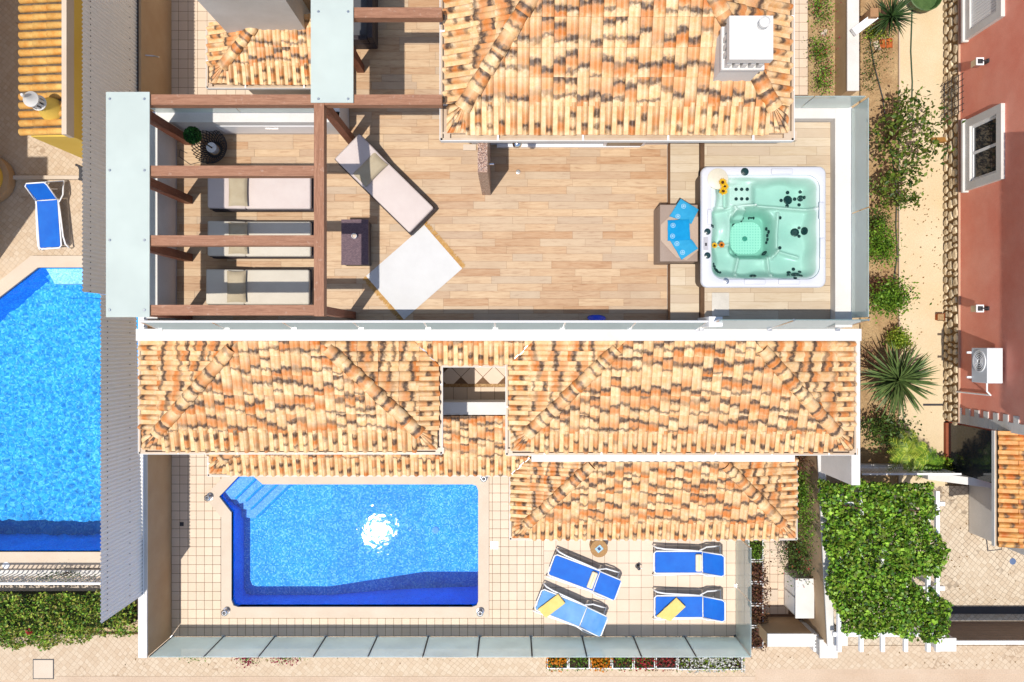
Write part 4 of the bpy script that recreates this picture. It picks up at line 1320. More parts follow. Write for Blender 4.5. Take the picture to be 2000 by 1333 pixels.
for i in range(1500):
    d = Vector((rng.gauss(0, 1), rng.gauss(0, 1), rng.gauss(0, 1))).normalized()
    pts.append(hd + d * 0.155 * rng.uniform(0.88, 1.04))
leafcloud(fb, pts, 0.035)
W['topiary'] = m_leaf('boxwood_leaf', [rgb(20, 70, 20), rgb(40, 110, 34), rgb(70, 140, 50), rgb(30, 90, 28)])
fb.build('leaf_ball', W['topiary'], top)
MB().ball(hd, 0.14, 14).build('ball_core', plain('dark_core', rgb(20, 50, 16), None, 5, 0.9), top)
MB().tube([(tp.x, tp.y, ZT + 0.1), (tp.x, tp.y, ZT + 1.05)], 0.014, 7).build('stem', W['stemw'], top)
MB().lathe([(0.085, ZT + 0.01), (0.1, ZT + 0.2), (0.085, ZT + 0.2), (0.07, ZT + 0.17)], (tp.x, tp.y), 18).build('inner_pot', W['white_gloss'], top, smooth=True)
wb_ = MB()
for k in range(26):
    a = 2 * math.pi * k / 26
    for s in (1, -1):
        path = []
        for q in range(9):
            t = q / 8
            r = 0.11 + 0.24 * (t ** 0.6) if q < 8 else 0.345
            path.append((tp.x + r * math.cos(a + s * t * 0.75), tp.y + r * math.sin(a + s * t * 0.75), ZT + 0.02 + 0.30 * t ** 1.3))
        wb_.tube(path, 0.009, 4, caps=False)
wb_.build('wire_basket', W['dark_metal'], top, kind='stuff')
MB().tube([P(366, 300, ZT) + Vector((0, 0, .01)), P(352, 293, ZT) + Vector((0, 0, .01)), P(350, 306, ZT) + Vector((0, 0, .01)), P(372, 322, ZT) + Vector((0, 0, .01)), P(395, 316, ZT) + Vector((0, 0, .01))], 0.006, 5).build('cable', W['dark_metal'], None, 'thin black cable curling on the floor beside the topiary', 'cable')

# granite shower wall with taps, globe lamp
def m_granite():
    t = NT('speckled_granite')
    p = t.pos()
    a = t.n('TexVoronoi', {'Vector': p, 'Scale': 75.0})
    s = t.n('SeparateColor', {0: a.outputs['Color']})
    col = t.mix(t.rng(s.outputs[0], 0.2, 0.8), rgb(206, 166, 140), rgb(140, 100, 84))
    col = t.mix(t.rng(s.outputs[1], 0.7, 0.85, 0, 0.85), col, rgb(84, 64, 60))
    col = t.mix(t.rng(s.outputs[2], 0.75, 0.9, 0, 0.8), col, rgb(236, 214, 198))
    return t.done(col, 0.4, None, 0.4)
W['granite'] = m_granite()
gz = ZT + 2.15
gw = thing('shower_wall', 'tall speckled granite shower wall standing out from the house', 'wall', (X(947, ZT), Y(330, ZT), ZT))
MB().box(X(933, gz), X(952, gz), Y(337, gz), 3.915, ZT - 0.01, gz).build('slab', W['granite'], gw)
MB().tube([(X(952, gz) + 0.002, 3.3, ZT + 1.1), (X(952, gz) + 0.09, 3.3, ZT + 1.1)], 0.03, 10).build('tap', W['chrome'], gw)
dr = P(1012, 336, ZT)
MB().lathe([(0.045, ZT + 0.001), (0.045, ZT + 0.008), (0.03, ZT + 0.01)], dr, 14).build('floor_drain', W['steel'], None, 'small round steel floor drain below the shower wall', 'drain')
gl = P(1010, 281, ZT + 1.9)
lamp = thing('wall_lamp', 'glass globe wall lamp under the big roof eaves', 'lamp', (gl.x, 3.9, gl.z))
MB().ball(gl, 0.085, 16).build('globe', W['chrome'], lamp, smooth='all')
MB().tube([(gl.x, 3.919, gl.z), (gl.x, gl.y + 0.06, gl.z)], 0.02, 8).build('bracket', W['steel'], lamp)
bb_ = P(1048, 286, ZT)
MB().box(X(905, ZT), X(930, ZT), 3.8, 3.916, ZT + 0.001, ZT + 0.04).build('step_plate', W['coping'], None, 'pale stone threshold plate by the house wall', 'threshold')

# blue basin in the shade of the balustrade
bc = P(1165, 619, ZT + 0.12)
bl = thing('basin', 'bright blue plastic basin tipped up against the balustrade kerb in the shade', 'basin', (bc.x, 0.45, ZT + 0.155))
W['blue_plastic'] = plain('blue_plastic', rgb(20, 80, 220, 1), rgb(16, 66, 200, 1), 4, 0.35, 0.0, spec=0.5)
local_part(MB().lathe([(0.12, -0.08), (0.16, 0.0), (0.185, 0.005), (0.15, 0.0), (0.11, -0.06)], (0, 0), 24), 'bowl', W['blue_plastic'], bl, True)
bl.rotation_euler = (-R(66), 0, 0)
# pale slab on the spa deck standing in for sun glare off the glass
MB().rbox(X(1390, ZD), X(1424, ZD), Y(618, ZD) , Y(572, ZD), ZD + 0.002, ZD + 0.02, 0.008, 2).build('glare_patch', plain('cream_glare_patch', rgb(240, 232, 218, .66), None, 3, .95, .4, 120), None, 'pale slab painted as sun glare on the spa deck in front of the hot tub', 'mat')  # stands in for sun glare, not a mat
# dark sofa behind, under the second canopy
sf = thing('outdoor_sofa', 'charcoal outdoor sofa half hidden under the second glass canopy', 'sofa', (X(690, 6.5), Y(30, 6.5), ZT))
sx0, sx1 = -3.2, X(729, 6.6)
sy0, sy1 = Y(80, 6.5), 7.4
W['charcoal'] = plain('charcoal_cushion', (0.09, 0.09, 0.095, 1), (0.07, 0.07, 0.075, 1), 4, 0.9, 0.4, 120)
MB().rbox(sx0, sx1, sy0, sy1, ZT + 0.05, ZT + 0.34, 0.02, 2).build('base', W['wicker_dark'], sf)
MB().rbox(sx0 + 0.05, sx1 - 0.12, sy0 + 0.1, sy1, ZT + 0.342, ZT + 0.48, 0.04, 3).build('seat_cushion', W['charcoal'], sf, smooth=True)
MB().rbox(sx1 - 0.11, sx1, sy0, sy1, ZT + 0.342, ZT + 0.66, 0.02, 2).build('backrest', W['wicker_dark'], sf)
MB().rbox(sx0 + 0.05, sx1 - 0.115, sy0, sy0 + 0.09, ZT + 0.342, ZT + 0.56, 0.02, 2).build('armrest', W['wicker_dark'], sf)

# ---------------------------------------------------------------- spa bench with towels
ZBn = 6.7
bn = thing('spa_bench', 'taupe corner-cut spa bench beside the hot tub carrying blue towels', 'bench', (X(1326, ZBn), Y(455, ZBn), ZT))
bx0, bx1 = X(1289, ZBn), X(1363, ZBn)
W['bench'] = plain('taupe_panel', rgb(178, 156, 140), rgb(164, 142, 126), 2, 0.6, 0.1, 60)
W['bench_pad'] = plain('beige_panel', rgb(206, 182, 160), rgb(196, 170, 148), 2, 0.6, 0.1, 60)
MB().rbox(bx0, bx1, by0, by1, ZT + 0.001, ZBn, 0.012, 2).build('body', W['bench'], bn)
MB().prism(PP([(1290, 440), (1307, 424), (1363, 424), (1363, 490), (1340, 509), (1320, 503), (1290, 470)], ZBn), ZBn + 0.001, ZBn + 0.02).build('seat_panel', W['bench_pad'], bn)
W['towel_blue'] = plain('turquoise_terry', rgb(70, 180, 226), rgb(54, 164, 214), 5, 0.95, 0.8, 200, fine=0.09, spec=0.05)
W['towel_cyan'] = plain('azure_terry', rgb(36, 168, 226), rgb(28, 150, 212), 5, 0.95, 0.8, 200, fine=0.09, spec=0.05)
W['print_white'] = plain('pale_print', rgb(190, 226, 244), rgb(176, 216, 238), 8, 0.9, 0.0)
W['towel_yellow'] = plain('yellow_terry', rgb(246, 218, 140, .8), rgb(240, 206, 120, .8), 5, 0.95, 0.8, 200, fine=0.09, spec=0.05)
def towel(label, corners, z, mat, layers=2, th=0.022, cat='towel', group=None, marks=(), namee='towel', drape=None):
    """folded towel: soft-edged slab over four corners (px at height z)"""
    a, b, c, d = [Vector((X(p[0], z), Y(p[1], z), z)) for p in corners]
    ctr = (a + b + c + d) / 4
    t = thing(namee, label, cat, (ctr.x, ctr.y, z), group=group)
    for k in range(layers):
        vs, fs = [], []
        n = 12
        sh = 1 - 0.02 * k
        for s in (1, 0):
            for i in range(n + 1):
                for j in range(n + 1):
                    u, v = i / n, j / n
                    p = a.lerp(b, u).lerp(d.lerp(c, u), v)
                    p = ctr + (p - ctr) * sh
                    e = min(u, 1 - u, v, 1 - v) * n
                    zz = z + k * th + s * th * (0.55 + 0.45 * min(1, e)) + 0.008 * mnoise.noise((p.x * 8, p.y * 8, k))
                    if drape: zz += drape(p.x, p.y)
                    vs.append((p.x + 0.006 * mnoise.noise((p.y * 12, k, 3)), p.y + 0.006 * mnoise.noise((p.x * 12, k, 7)), zz))
        m = (n + 1) ** 2
        for i in range(n):
            for j in range(n):
                q = (i * (n + 1) + j, (i + 1) * (n + 1) + j, (i + 1) * (n + 1) + j + 1, i * (n + 1) + j + 1)
                fs.append(q)
                fs.append(tuple(m + w for w in q[::-1]))
        for i in range(n):
            fs += [(i * (n + 1), m + i * (n + 1), m + (i + 1) * (n + 1), (i + 1) * (n + 1)), (i * (n + 1) + n, (i + 1) * (n + 1) + n, m + (i + 1) * (n + 1) + n, m + i * (n + 1) + n),
                   (i, i + 1, m + i + 1, m + i), (n * (n + 1) + i, m + n * (n + 1) + i, m + n * (n + 1) + i + 1, n * (n + 1) + i + 1)]
        MB().add(vs, fs).build('fold', mat, t, smooth=True)
    for (mx, my) in marks:
        p = P(mx, my, z)
        zz = z + layers * th + 0.006
        ring = MB()
        n = 16
        for r0, r1 in ((0.045, 0.036), (0.02, 0.008)):
            o = [(p.x + r0 * math.cos(2 * math.pi * k / n), p.y + r0 * math.sin(2 * math.pi * k / n)) for k in range(n)]
            i_ = [(p.x + r1 * math.cos(2 * math.pi * k / n), p.y + r1 * math.sin(2 * math.pi * k / n)) for k in range(n)]
            ring.ring(o, i_, zz - 0.002, zz)
        ring.build('emblem', W['print_white'], t)
    return t
towel('light blue folded towel at the far end of the spa bench', [(1307, 423), (1329, 389), (1364, 410), (1350, 438)], ZBn + 0.022, W['towel_blue'], marks=((1334, 404), (1323, 424)), group='folded blue towels on the spa bench')
towel('light blue folded towel at the near end of the spa bench', [(1307, 468), (1350, 468), (1363, 486), (1331, 508)], ZBn + 0.024, W['towel_blue'], marks=((1321, 477), (1332, 494)), group='folded blue towels on the spa bench')
towel('deeper blue folded towel in the middle of the fan on the spa bench', [(1304, 471), (1304, 431), (1346, 429), (1348, 469)], ZBn + 0.07, W['towel_cyan'], layers=1, marks=((1314, 441), (1313, 462)), group='folded blue towels on the spa bench')

# ---------------------------------------------------------------- hot tub
ZR = 7.0
tub = thing('hot_tub', 'square white hot tub with sculpted seats and pale green water on the spa deck', 'hot tub', (X(1492, ZR), Y(443, ZR), ZT + 0.3))
W['acrylic'] = plain('white_acrylic', (0.56, 0.555, 0.585, 1), (0.52, 0.52, 0.55, 1), 1.5, 0.3, 0.0, fine=0.02, spec=0.5)
W['shell'] = plain('pale_aqua_shell', (0.56, 0.62, 0.60, 1), (0.50, 0.57, 0.55, 1), 2.5, 0.3, 0.0, fine=0.03, spec=0.4)
W['jet'] = plain('teal_jet', rgb(24, 66, 66), rgb(16, 48, 50), 20, 0.3, 0.0, spec=0.5)
W['spa_water'] = m_water('spa_water', 2.6, 0.03, (0.93, 0.985, 0.96, 1), (0.44, 0.79, 0.70, 1), 1.8)
W['skirt'] = plain('taupe_cabinet', rgb(130, 112, 96), rgb(112, 96, 82), 3, 0.7, 0.2, 50)
kx = (H - ZR) / F
def rr(x0, x1, y0, y1, r, n=8):
    pts = []
    for cx_, cy_, a0 in ((x1 - r, y1 - r, 0), (x0 + r, y1 - r, 90), (x0 + r, y0 + r, 180), (x1 - r, y0 + r, 270)):
        for k in range(n + 1):
            a = R(a0 + 90 * k / n)
            pts.append((cx_ + r * math.cos(a), cy_ + r * math.sin(a)))
    return pts
tx0, tx1, ty0, ty1 = X(1370, ZR), X(1614, ZR), Y(562, ZR), Y(325, ZR)
ox = rr(tx0, tx1, ty0, ty1, 0.13)
def inner_wobble(pts):
    cx_, cy_ = (tx0 + tx1) / 2, (ty0 + ty1) / 2
    out = []
    for x, y in pts:
        a = math.atan2(y - cy_, x - cx_)
        out.append((x, y))
    return out
ix = rr(X(1389, ZR), X(1602, ZR), Y(546, ZR), Y(342, ZR), 0.24)
prof = [(1.0, ZT + 0.31, 0.05), (1.0, ZR - 0.1, 0.05), (1.0, ZR - 0.1, 0.0), (1.0, ZR - 0.03, 0.0), (1.0, ZR, 0.03)]
def inset(pts, d):
    cx_, cy_ = (tx0 + tx1) / 2, (ty0 + ty1) / 2
    return [(x - d * (1 if x > cx_ else -1) * min(1, abs(x - cx_) / 0.9), y - d * (1 if y > cy_ else -1) * min(1, abs(y - cy_) / 0.9)) for x, y in pts]
rim = MB()
lv = [(ox, ZR - 0.1), (ox, ZR - 0.035), (inset(ox, 0.012), ZR - 0.012), (inset(ox, 0.035), ZR), (inset(ix, -0.03), ZR), (ix, ZR - 0.012), (ix, ZR - 0.09)]
n = len(ox)
vs = [(x, y, z) for pts, z in lv for x, y in pts]
fs = [(k * n + i, k * n + (i + 1) % n, (k + 1) * n + (i + 1) % n, (k + 1) * n + i) for k in range(len(lv) - 1) for i in range(n)]
rim.add(vs, fs).build('rim', W['acrylic'], tub, smooth=True)
sk = inset(ox, 0.04)
MB().add([(x, y, ZT + 0.31) for x, y in sk] + [(x, y, ZR - 0.09) for x, y in sk], [(i, (i + 1) % n, n + (i + 1) % n, n + i) for i in range(n)]).build('cabinet', W['skirt'], tub)

def sst(a, b, v):
    t = max(0.0, min(1.0, (v - a) / (b - a)))
    return t * t * (3 - 2 * t)
def sdrr(x, y, cx_, cy_, hx, hy, r):
    qx, qy = abs(x - cx_) - hx + r, abs(y - cy_) - hy + r
    return math.hypot(max(qx, 0), max(qy, 0)) + min(max(qx, qy), 0) - r
def segd(x, y, a, b):
    vx, vy = b[0] - a[0], b[1] - a[1]
    t = max(0, min(1, ((x - a[0]) * vx + (y - a[1]) * vy) / (vx * vx + vy * vy)))
    return math.hypot(x - a[0] - t * vx, y - a[1] - t * vy)
def tub_depth(x, y):
    """depth below the rim (m) at photo-plan position (px at rim height)"""
    e = -sdrr(x, y, 1495.5, 444, 106.5, 102, 26)
    wob = 3.0 * math.sin(x * 0.085) + 2.5 * math.sin(y * 0.1 + 1)
    d = 0.06 + (0.36 - 0.06) * sst(0, 20 + wob, e)
    # seat bowls
    for bx, by, sx, sy, dp in ((1421, 442, 17, 24, -0.10), (1425, 500, 22, 18, 0.05), (1481, 518, 24, 18, 0.05), (1540, 505, 24, 20, 0.06), (1552, 448, 26, 22, 0.06), (1505, 380, 22, 20, 0.03), (1560, 382, 26, 20, 0.05)):
        d += dp * math.exp(-((x - bx) / sx) ** 2 - ((y - by) / sy) ** 2)
    # lounger calf ramp at the top
    d -= 0.14 * sst(1490, 1470, x) * sst(404, 396, y) * sst(1422, 1432, x) * sst(348, 356, y)
    # cool-down shelf at the left above
    d -= 0.16 * sst(1424, 1416, x) * sst(408, 402, y) * sst(1388, 1394, x)
    # footwell
    f = sdrr(x, y, 1478, 453, 43, 47, 22)
    d += 0.34 * sst(4, -9, f)
    f2 = sdrr(x, y, 1453, 414, 16, 11, 9)
    d -= 0.22 * sst(2, -3, f2 + (0.0 if (x - 1437) * 0.65 + (y - 443) < 0 else 40))
    # ridges between the seats
    for a, b, h in (((1452, 497), (1443, 534), 0.07), ((1509, 497), (1512, 535), 0.07), ((1530, 412), (1526, 494), 0.06), ((1434, 410), (1436, 470), 0.05), ((1440, 474), (1454, 496), 0.06),
                    ((1388, 410), (1440, 402), 0.07), ((1440, 402), (1480, 398), 0.08), ((1480, 398), (1598, 407), 0.09), ((1528, 487), (1570, 500), 0.05), ((1528, 488), (1519, 500), 0.06), ((1410, 478), (1438, 474), 0.05)):
        d -= h * 1.5 * math.exp(-(segd(x, y, a, b) / 3.0) ** 2)
    return max(0.03, d)
NG = 112
bs = MB()
vs, fs = [], []
gx0, gx1, gy0, gy1 = 1385, 1606, 338, 550
for i in range(NG + 1):
    for j in range(NG + 1):
        x, y = gx0 + (gx1 - gx0) * i / NG, gy0 + (gy1 - gy0) * j / NG
        vs.append((X(x, ZR), Y(y, ZR), ZR - tub_depth(x, y)))
fs = [(i * (NG + 1) + j, i * (NG + 1) + j + 1, (i + 1) * (NG + 1) + j + 1, (i + 1) * (NG + 1) + j) for i in range(NG) for j in range(NG)]
bs.add(vs, fs).build('shell', W['shell'], tub, smooth='all')
big = inset(ix, -0.012)
MB().prism(big, ZR - 0.9, ZR - 0.1).build('water', W['spa_water'], tub)
def on_tub(px, py, up=0.0):
    return Vector((X(px, ZR), Y(py, ZR), ZR - tub_depth(px, py) + up))
jets = [(1444, 366, 3), (1455, 366, 3), (1466, 366, 3), (1444, 385, 3), (1455, 385, 3), (1466, 385, 3),
        (1553, 384, 8), (1539, 385, 3), (1552, 369, 3.2), (1551, 396, 3.2), (1567, 382, 3.2), (1578, 381, 5.5), (1577, 368, 3), (1584, 380, 3), (1575, 394, 3),
        (1441, 438, 5), (1455, 431, 5), (1468, 420, 5), (1489, 415, 6), (1517, 439, 3.2), (1519, 446, 3.6), (1518, 453, 3), (1518, 461, 3), (1517, 467, 2.6), (1513, 489, 6),
        (1567, 449, 7.5), (1584, 447, 7), (1575, 440, 2.6), (1575, 457, 2.8), (1536, 420, 3), (1536, 480, 3),
        (1398, 516, 4), (1403, 520, 4), (1408, 526, 4.5), (1413, 530, 4), (1390, 440, 2.6), (1395, 441, 2.8),
        (1477, 538, 6), (1562, 535, 7.5), (1553, 530, 3.6), (1563, 523, 3), (1574, 529, 3), (1570, 538, 3.4), (1549, 536, 3), (1556, 543, 3)]
for jx, jy, jr in jets:
    c = on_tub(jx, jy)
    r = jr * kx * 1.15
    nx = (tub_depth(jx + 2, jy) - tub_depth(jx - 2, jy)) / (4 * kx)
    ny = -(tub_depth(jx, jy + 2) - tub_depth(jx, jy - 2)) / (4 * kx)
    q = Vector((nx, ny, 1)).to_track_quat('Z', 'Y').to_matrix().to_4x4()
    mb = MB()
    mb.lathe([(r, -0.01), (r, 0.012), (r * 0.75, 0.018), (r * 0.6, 0.006), (r * 0.25, 0.006), (r * 0.2, 0.016)], (0, 0), 12)
    me = mb.mesh('jet')
    me.materials.append(W['jet'])
    link_mesh('jet', me, tub, Matrix.Translation(c) @ q)
def m_dots():
    t = NT('dimpled_floor')
    p = t.n('VectorMath', {0: t.pos(), 'Scale': 19.0}, operation='SCALE').outputs[0]
    fr = t.n('VectorMath', {0: p}, operation='FRACTION').outputs[0]
    ds = t.n('VectorMath', {0: t.map(fr, (1, 1, 0)), 1: (0.5, 0.5, 0)}, operation='DISTANCE').outputs['Value']
    return t.done(t.mix(t.rng(ds, 0.2, 0.34), (0.62, 0.72, 0.70, 1), (0.88, 0.88, 0.87, 1)), 0.4)
ff = []
for x, y in rr(X(1446, ZR), X(1509, ZR), Y(489, ZR), Y(424, ZR), 0.2): ff.append((x, y))
fz_ = ZR - tub_depth(1478, 455) + 0.02
MB().prism(ff, fz_ - 0.015, fz_).build('footwell_floor', m_dots(), tub)
dc = on_tub(1475, 458, 0.022)
MB().lathe([(0.05, dc.z), (0.05, dc.z + 0.012), (0.03, dc.z + 0.018)], dc, 14).build('drain', plain('pale_teal', rgb(120, 190, 180), None, 5, 0.4), tub)
# filter lid, headrests, controls on the rim
fc = P(1402, 350, ZR)
MB().lathe([(0.195, ZR - 0.02), (0.195, ZR + 0.012), (0.18, ZR + 0.02)], fc, 28).build('filter_lid', plain('cream_lid', rgb(230, 222, 200, 0.75), rgb(222, 212, 190, 0.75), 2, 0.4, 0.0), tub, smooth=True)
for hx_, hy_, ww, hh in ((1527, 335.5, 42, 11), (1474, 551, 42, 10), (1541, 551, 42, 10), (1604.5, 412, 10, 34), (1606, 485, 10, 40), (1385.5, 424, 8, 30)):
    a = (X(hx_ - ww / 2, ZR), X(hx_ + ww / 2, ZR), Y(hy_ + hh / 2, ZR), Y(hy_ - hh / 2, ZR))
    MB().rbox(a[0], a[1], a[2], a[3], ZR - 0.02, ZR + 0.028, 0.02, 3).build('headrest', W['acrylic'], tub, smooth=True)
for hx_, hy_, r in ((1454.5, 336, 0.055), (1381.5, 453, 0.045), (1381.5, 499.5, 0.045), (1418, 550, 0.04)):
    c = P(hx_, hy_, ZR)
    MB().lathe([(r * 1.35, ZR + 0.0), (r * 1.35, ZR + 0.01), (r, ZR + 0.014), (r, ZR + 0.03), (r * 0.6, ZR + 0.034)], c, 14).build('dial', W['jet'] if hx_ != 1418 else W['steel'], tub)
cpn = MB().box(X(1374, ZR), X(1383, ZR), Y(489, ZR), Y(464, ZR), ZR, ZR + 0.014).build('control_panel', plain('panel_grey', rgb(206, 202, 204), None, 4, 0.4), tub)
MB().box(X(1376.5, ZR), X(1380.5, ZR), Y(481, ZR), Y(475, ZR), ZR + 0.0142, ZR + 0.018).build('display', W['dark_metal'], cpn)

W['sf_center'] = plain('brown_seed_disc', rgb(84, 44, 14), rgb(60, 30, 10), 30, 0.9)
def sunflower(label, px, py, z, r, mat='yellowfl', tilt=0.0):
    c = P(px, py, z)
    t = thing('sunflower', label, 'flower', c, group='cut sunflowers laid on the hot tub')
    ms = MB()
    ms.add([(0.18 * r, -0.10 * r, 0.0), (0.62 * r, -0.2 * r, 0.012), (1.0 * r, 0, 0.004), (0.62 * r, 0.2 * r, 0.012), (0.18 * r, 0.10 * r, 0.0), (0.6 * r, 0, 0.005)],
           [(0, 1, 5), (1, 2, 5), (2, 3, 5), (3, 4, 5), (4, 0, 5)])
    me = ms.mesh('petal')
    me.materials.append(W[mat])
    for k in range(14):
        o = link_mesh('petal', me, t)
        o.rotation_euler = (0, rng.uniform(-0.3, 0.05), 2 * math.pi * k / 14 + rng.uniform(-0.1, 0.1))
        o.location = (0, 0, 0.012 + 0.004 * (k % 2))
    MB().lathe([(0.34 * r, c.z + 0.006), (0.36 * r, c.z + 0.022), (0.2 * r, c.z + 0.032)], c, 12).build('seed_disc', W['sf_center'], t)
    t.rotation_euler = (tilt, tilt * 0.5, rng.random())
sunflower('yellow sunflower at the tip of the spray by the filter lid', 1411, 357, ZR + 0.06, 0.085)
sunflower('yellow sunflower in the middle of the spray by the filter lid', 1415, 365, ZR + 0.05, 0.08)
sunflower('yellow sunflower lowest in the spray below the filter lid', 1412, 374, ZR + 0.04, 0.09)
sunflower('single yellow sunflower floating beside the left seat', 1395, 480, ZR - 0.09, 0.062)
sunflower('single orange-brown sunflower floating beside the left seat', 1409, 479, ZR - 0.09, 0.066, 'orange')

# ---------------------------------------------------------------- pool patio things
W['lounger_blue'] = plain('royal_blue_sling', rgb(8, 118, 226), rgb(6, 102, 212), 3, 0.6, 0.4, 220, fine=0.07, spec=0.3)
W['sky_blue'] = plain('sky_blue_sling', rgb(92, 168, 232), rgb(66, 144, 222), 3, 0.45, 0.3, 120, fine=0.07, spec=0.4)
W['wplastic'] = plain('white_resin', (0.76, 0.77, 0.79, 1), (0.70, 0.71, 0.73, 1), 3, 0.4, 0.0, fine=0.03, spec=0.45)
def make_lounger(label, rise, mat, group='blue sling sun loungers', L=1.9, Wd=0.6):
    """head end at +X"""
    t = thing('sun_lounger', label, 'sun lounger', group=group)
    zs = 0.34
    xh = 0.36
    bl = 0.62
    ang = math.asin(min(0.98, rise / bl))
    xe, ze_ = xh + bl * math.cos(ang), zs + rise
    hw = Wd / 2
    # seat sling
    n, m = 14, 6
    def sling(xa, za, xb, zb, nm, sag):
        vs = []
        for i in range(n + 1):
            for j in range(m + 1):
                u, v = i / n, j / m
                vs.append((xa + (xb - xa) * u, -hw + 0.025 + (2 * hw - 0.05) * v, za + (zb - za) * u - sag * math.sin(math.pi * v) * math.sin(math.pi * u) + 0.007 * mnoise.noise((u * 5 + rise * 9, v * 2.5, xa * 3))))
        fs = [(i * (m + 1) + j, (i + 1) * (m + 1) + j, (i + 1) * (m + 1) + j + 1, i * (m + 1) + j + 1) for i in range(n) for j in range(m)]
        local_part(MB().add(vs, fs), nm, mat, t, True)
    sling(-L / 2 + 0.03, zs + 0.012, xh - 0.015, zs + 0.012, 'seat_sling', 0.025)
    sling(xh + 0.015, zs + 0.014, xe - 0.02, ze_ + 0.01, 'back_sling', 0.012)
    fr = MB()
    fr.tube([(xh, -hw, zs), (-L / 2 + 0.06, -hw, zs), (-L / 2, -hw + 0.06, zs), (-L / 2, hw - 0.06, zs), (-L / 2 + 0.06, hw, zs), (xh, hw, zs), (xh, 0, zs - 0.02)], 0.02, 8, closed=True)
    local_part(fr, 'seat_frame', W['wplastic'], t, True)
    br = MB()
    br.tube([(xh, -hw + 0.01, zs + 0.03), (xe - 0.06, -hw + 0.01, ze_ - 0.03), (xe, -hw + 0.07, ze_), (xe, hw - 0.07, ze_), (xe - 0.06, hw - 0.01, ze_ - 0.03), (xh, hw - 0.01, zs + 0.03)], 0.019, 8)
    local_part(br, 'back_frame', W['wplastic'], t, True)
    for s in (-1, 1):
        lg = MB()   # long curved side rail that forms the front leg
        lg.tube([(-L / 2 + 0.02, s * (hw + 0.10), 0.015), (-L / 2 + 0.02, s * (hw + 0.10), 0.16), (-L / 2 + 0.10, s * (hw + 0.07), 0.26), (-L / 2 + 0.3, s * (hw + 0.05), 0.31), (0.0, s * (hw + 0.025), 0.33), (xh - 0.1, s * (hw + 0.01), 0.335)], [0.018, 0.022, 0.024, 0.022, 0.02, 0.018], 8)
        local_part(lg, 'front_leg', W['wplastic'], t, True)
        rg = MB()
        rg.tube([(xh - 0.08, s * (hw + 0.01), 0.335), (xh + 0.05, s * (hw + 0.05), 0.27), (xh + 0.14, s * (hw + 0.09), 0.25), (xh + 0.36, s * (hw + 0.10), 0.23), (xh + 0.53, s * (hw + 0.09), 0.14), (xh + 0.56, s * (hw + 0.09), 0.012)], [0.018, 0.02, 0.022, 0.022, 0.02, 0.018], 8)
        local_part(rg, 'rear_leg', W['wplastic'], t, True)
        sp = MB().tube([(xh + 0.3, s * (hw - 0.05), 0.25), (xh + bl * 0.62 * math.cos(ang), s * (hw - 0.05), zs + rise * 0.62)], 0.014, 6)
        local_part(sp, 'back_strut', W['wplastic'], t)
    cb = MB().tube([(xh + 0.54, -hw - 0.09, 0.12), (xh + 0.54, hw + 0.09, 0.12)], 0.018, 6)
    local_part(cb, 'cross_bar', W['wplastic'], t)
    return t
def place_lounger(label, px, py, rz, rise, mat='lounger_blue', **kw):
    t = make_lounger(label, rise, W[mat], **kw)
    c = P(px, py, 0.36)
    t.location = (c.x, c.y, 0)
    t.rotation_euler.z = rz
    return t
A_ = place_lounger('royal blue sun lounger with a cream head cushion, set askew beside the wicker stool', 1141, 1127, -R(20.5), 0.16)
B_ = place_lounger('sky blue sun lounger with a rumpled cover and a yellow towel at its foot', 1115, 1196, -R(21.5), 0.2, 'sky_blue')
C_ = place_lounger('royal blue sun lounger with a cream head cushion under the porch eaves', 1346, 1099, 0.0, 0.36)
D_ = place_lounger('royal blue sun lounger with a pale yellow towel across its foot', 1347, 1186, 0.0, 0.36)
W['cushion_cream'] = plain('cream_head_cushion', rgb(240, 228, 204, 0.85), rgb(230, 212, 176, 0.85), 6, 0.9, 0.3, 120, fine=0.05)
def head_cushion(label, lg, lx):
    t = thing('head_cushion', label, 'cushion', group='cream head cushions on the loungers')
    mb = MB().rbox(-0.085, 0.085, -0.235, 0.235, 0, 0.085, 0.04, 4)
    local_part(mb, 'padding', W['cushion_cream'], t, True)
    local_part(MB().box(-0.006, 0.006, -0.2, 0.2, 0.083, 0.088), 'seam', plain('yellow_seam', rgb(236, 206, 120), None, 8, 0.8), t)
    a = lg.rotation_euler.z
    q = rot2(lx, 0, a)
    t.location = (lg.location.x + q[0], lg.location.y + q[1], 0.352)
    t.rotation_euler.z = a
head_cushion('cream head cushion on the askew royal blue lounger', A_, 0.23)
head_cushion('cream head cushion on the royal blue lounger under the porch eaves', C_, 0.25)
towel('yellow towel folded over the foot of the sky blue lounger', [(1050, 1190), (1090, 1160), (1104, 1178), (1066, 1207)], 0.385, W['towel_yellow'], layers=2, th=0.02, group='yellow towels on the loungers')
towel('pale yellow towel laid diagonally over the foot of a royal blue lounger', [(1281, 1204), (1321, 1167), (1339, 1185), (1309, 1213)], 0.385, W['towel_yellow'], layers=2, th=0.02, group='yellow towels on the loungers')

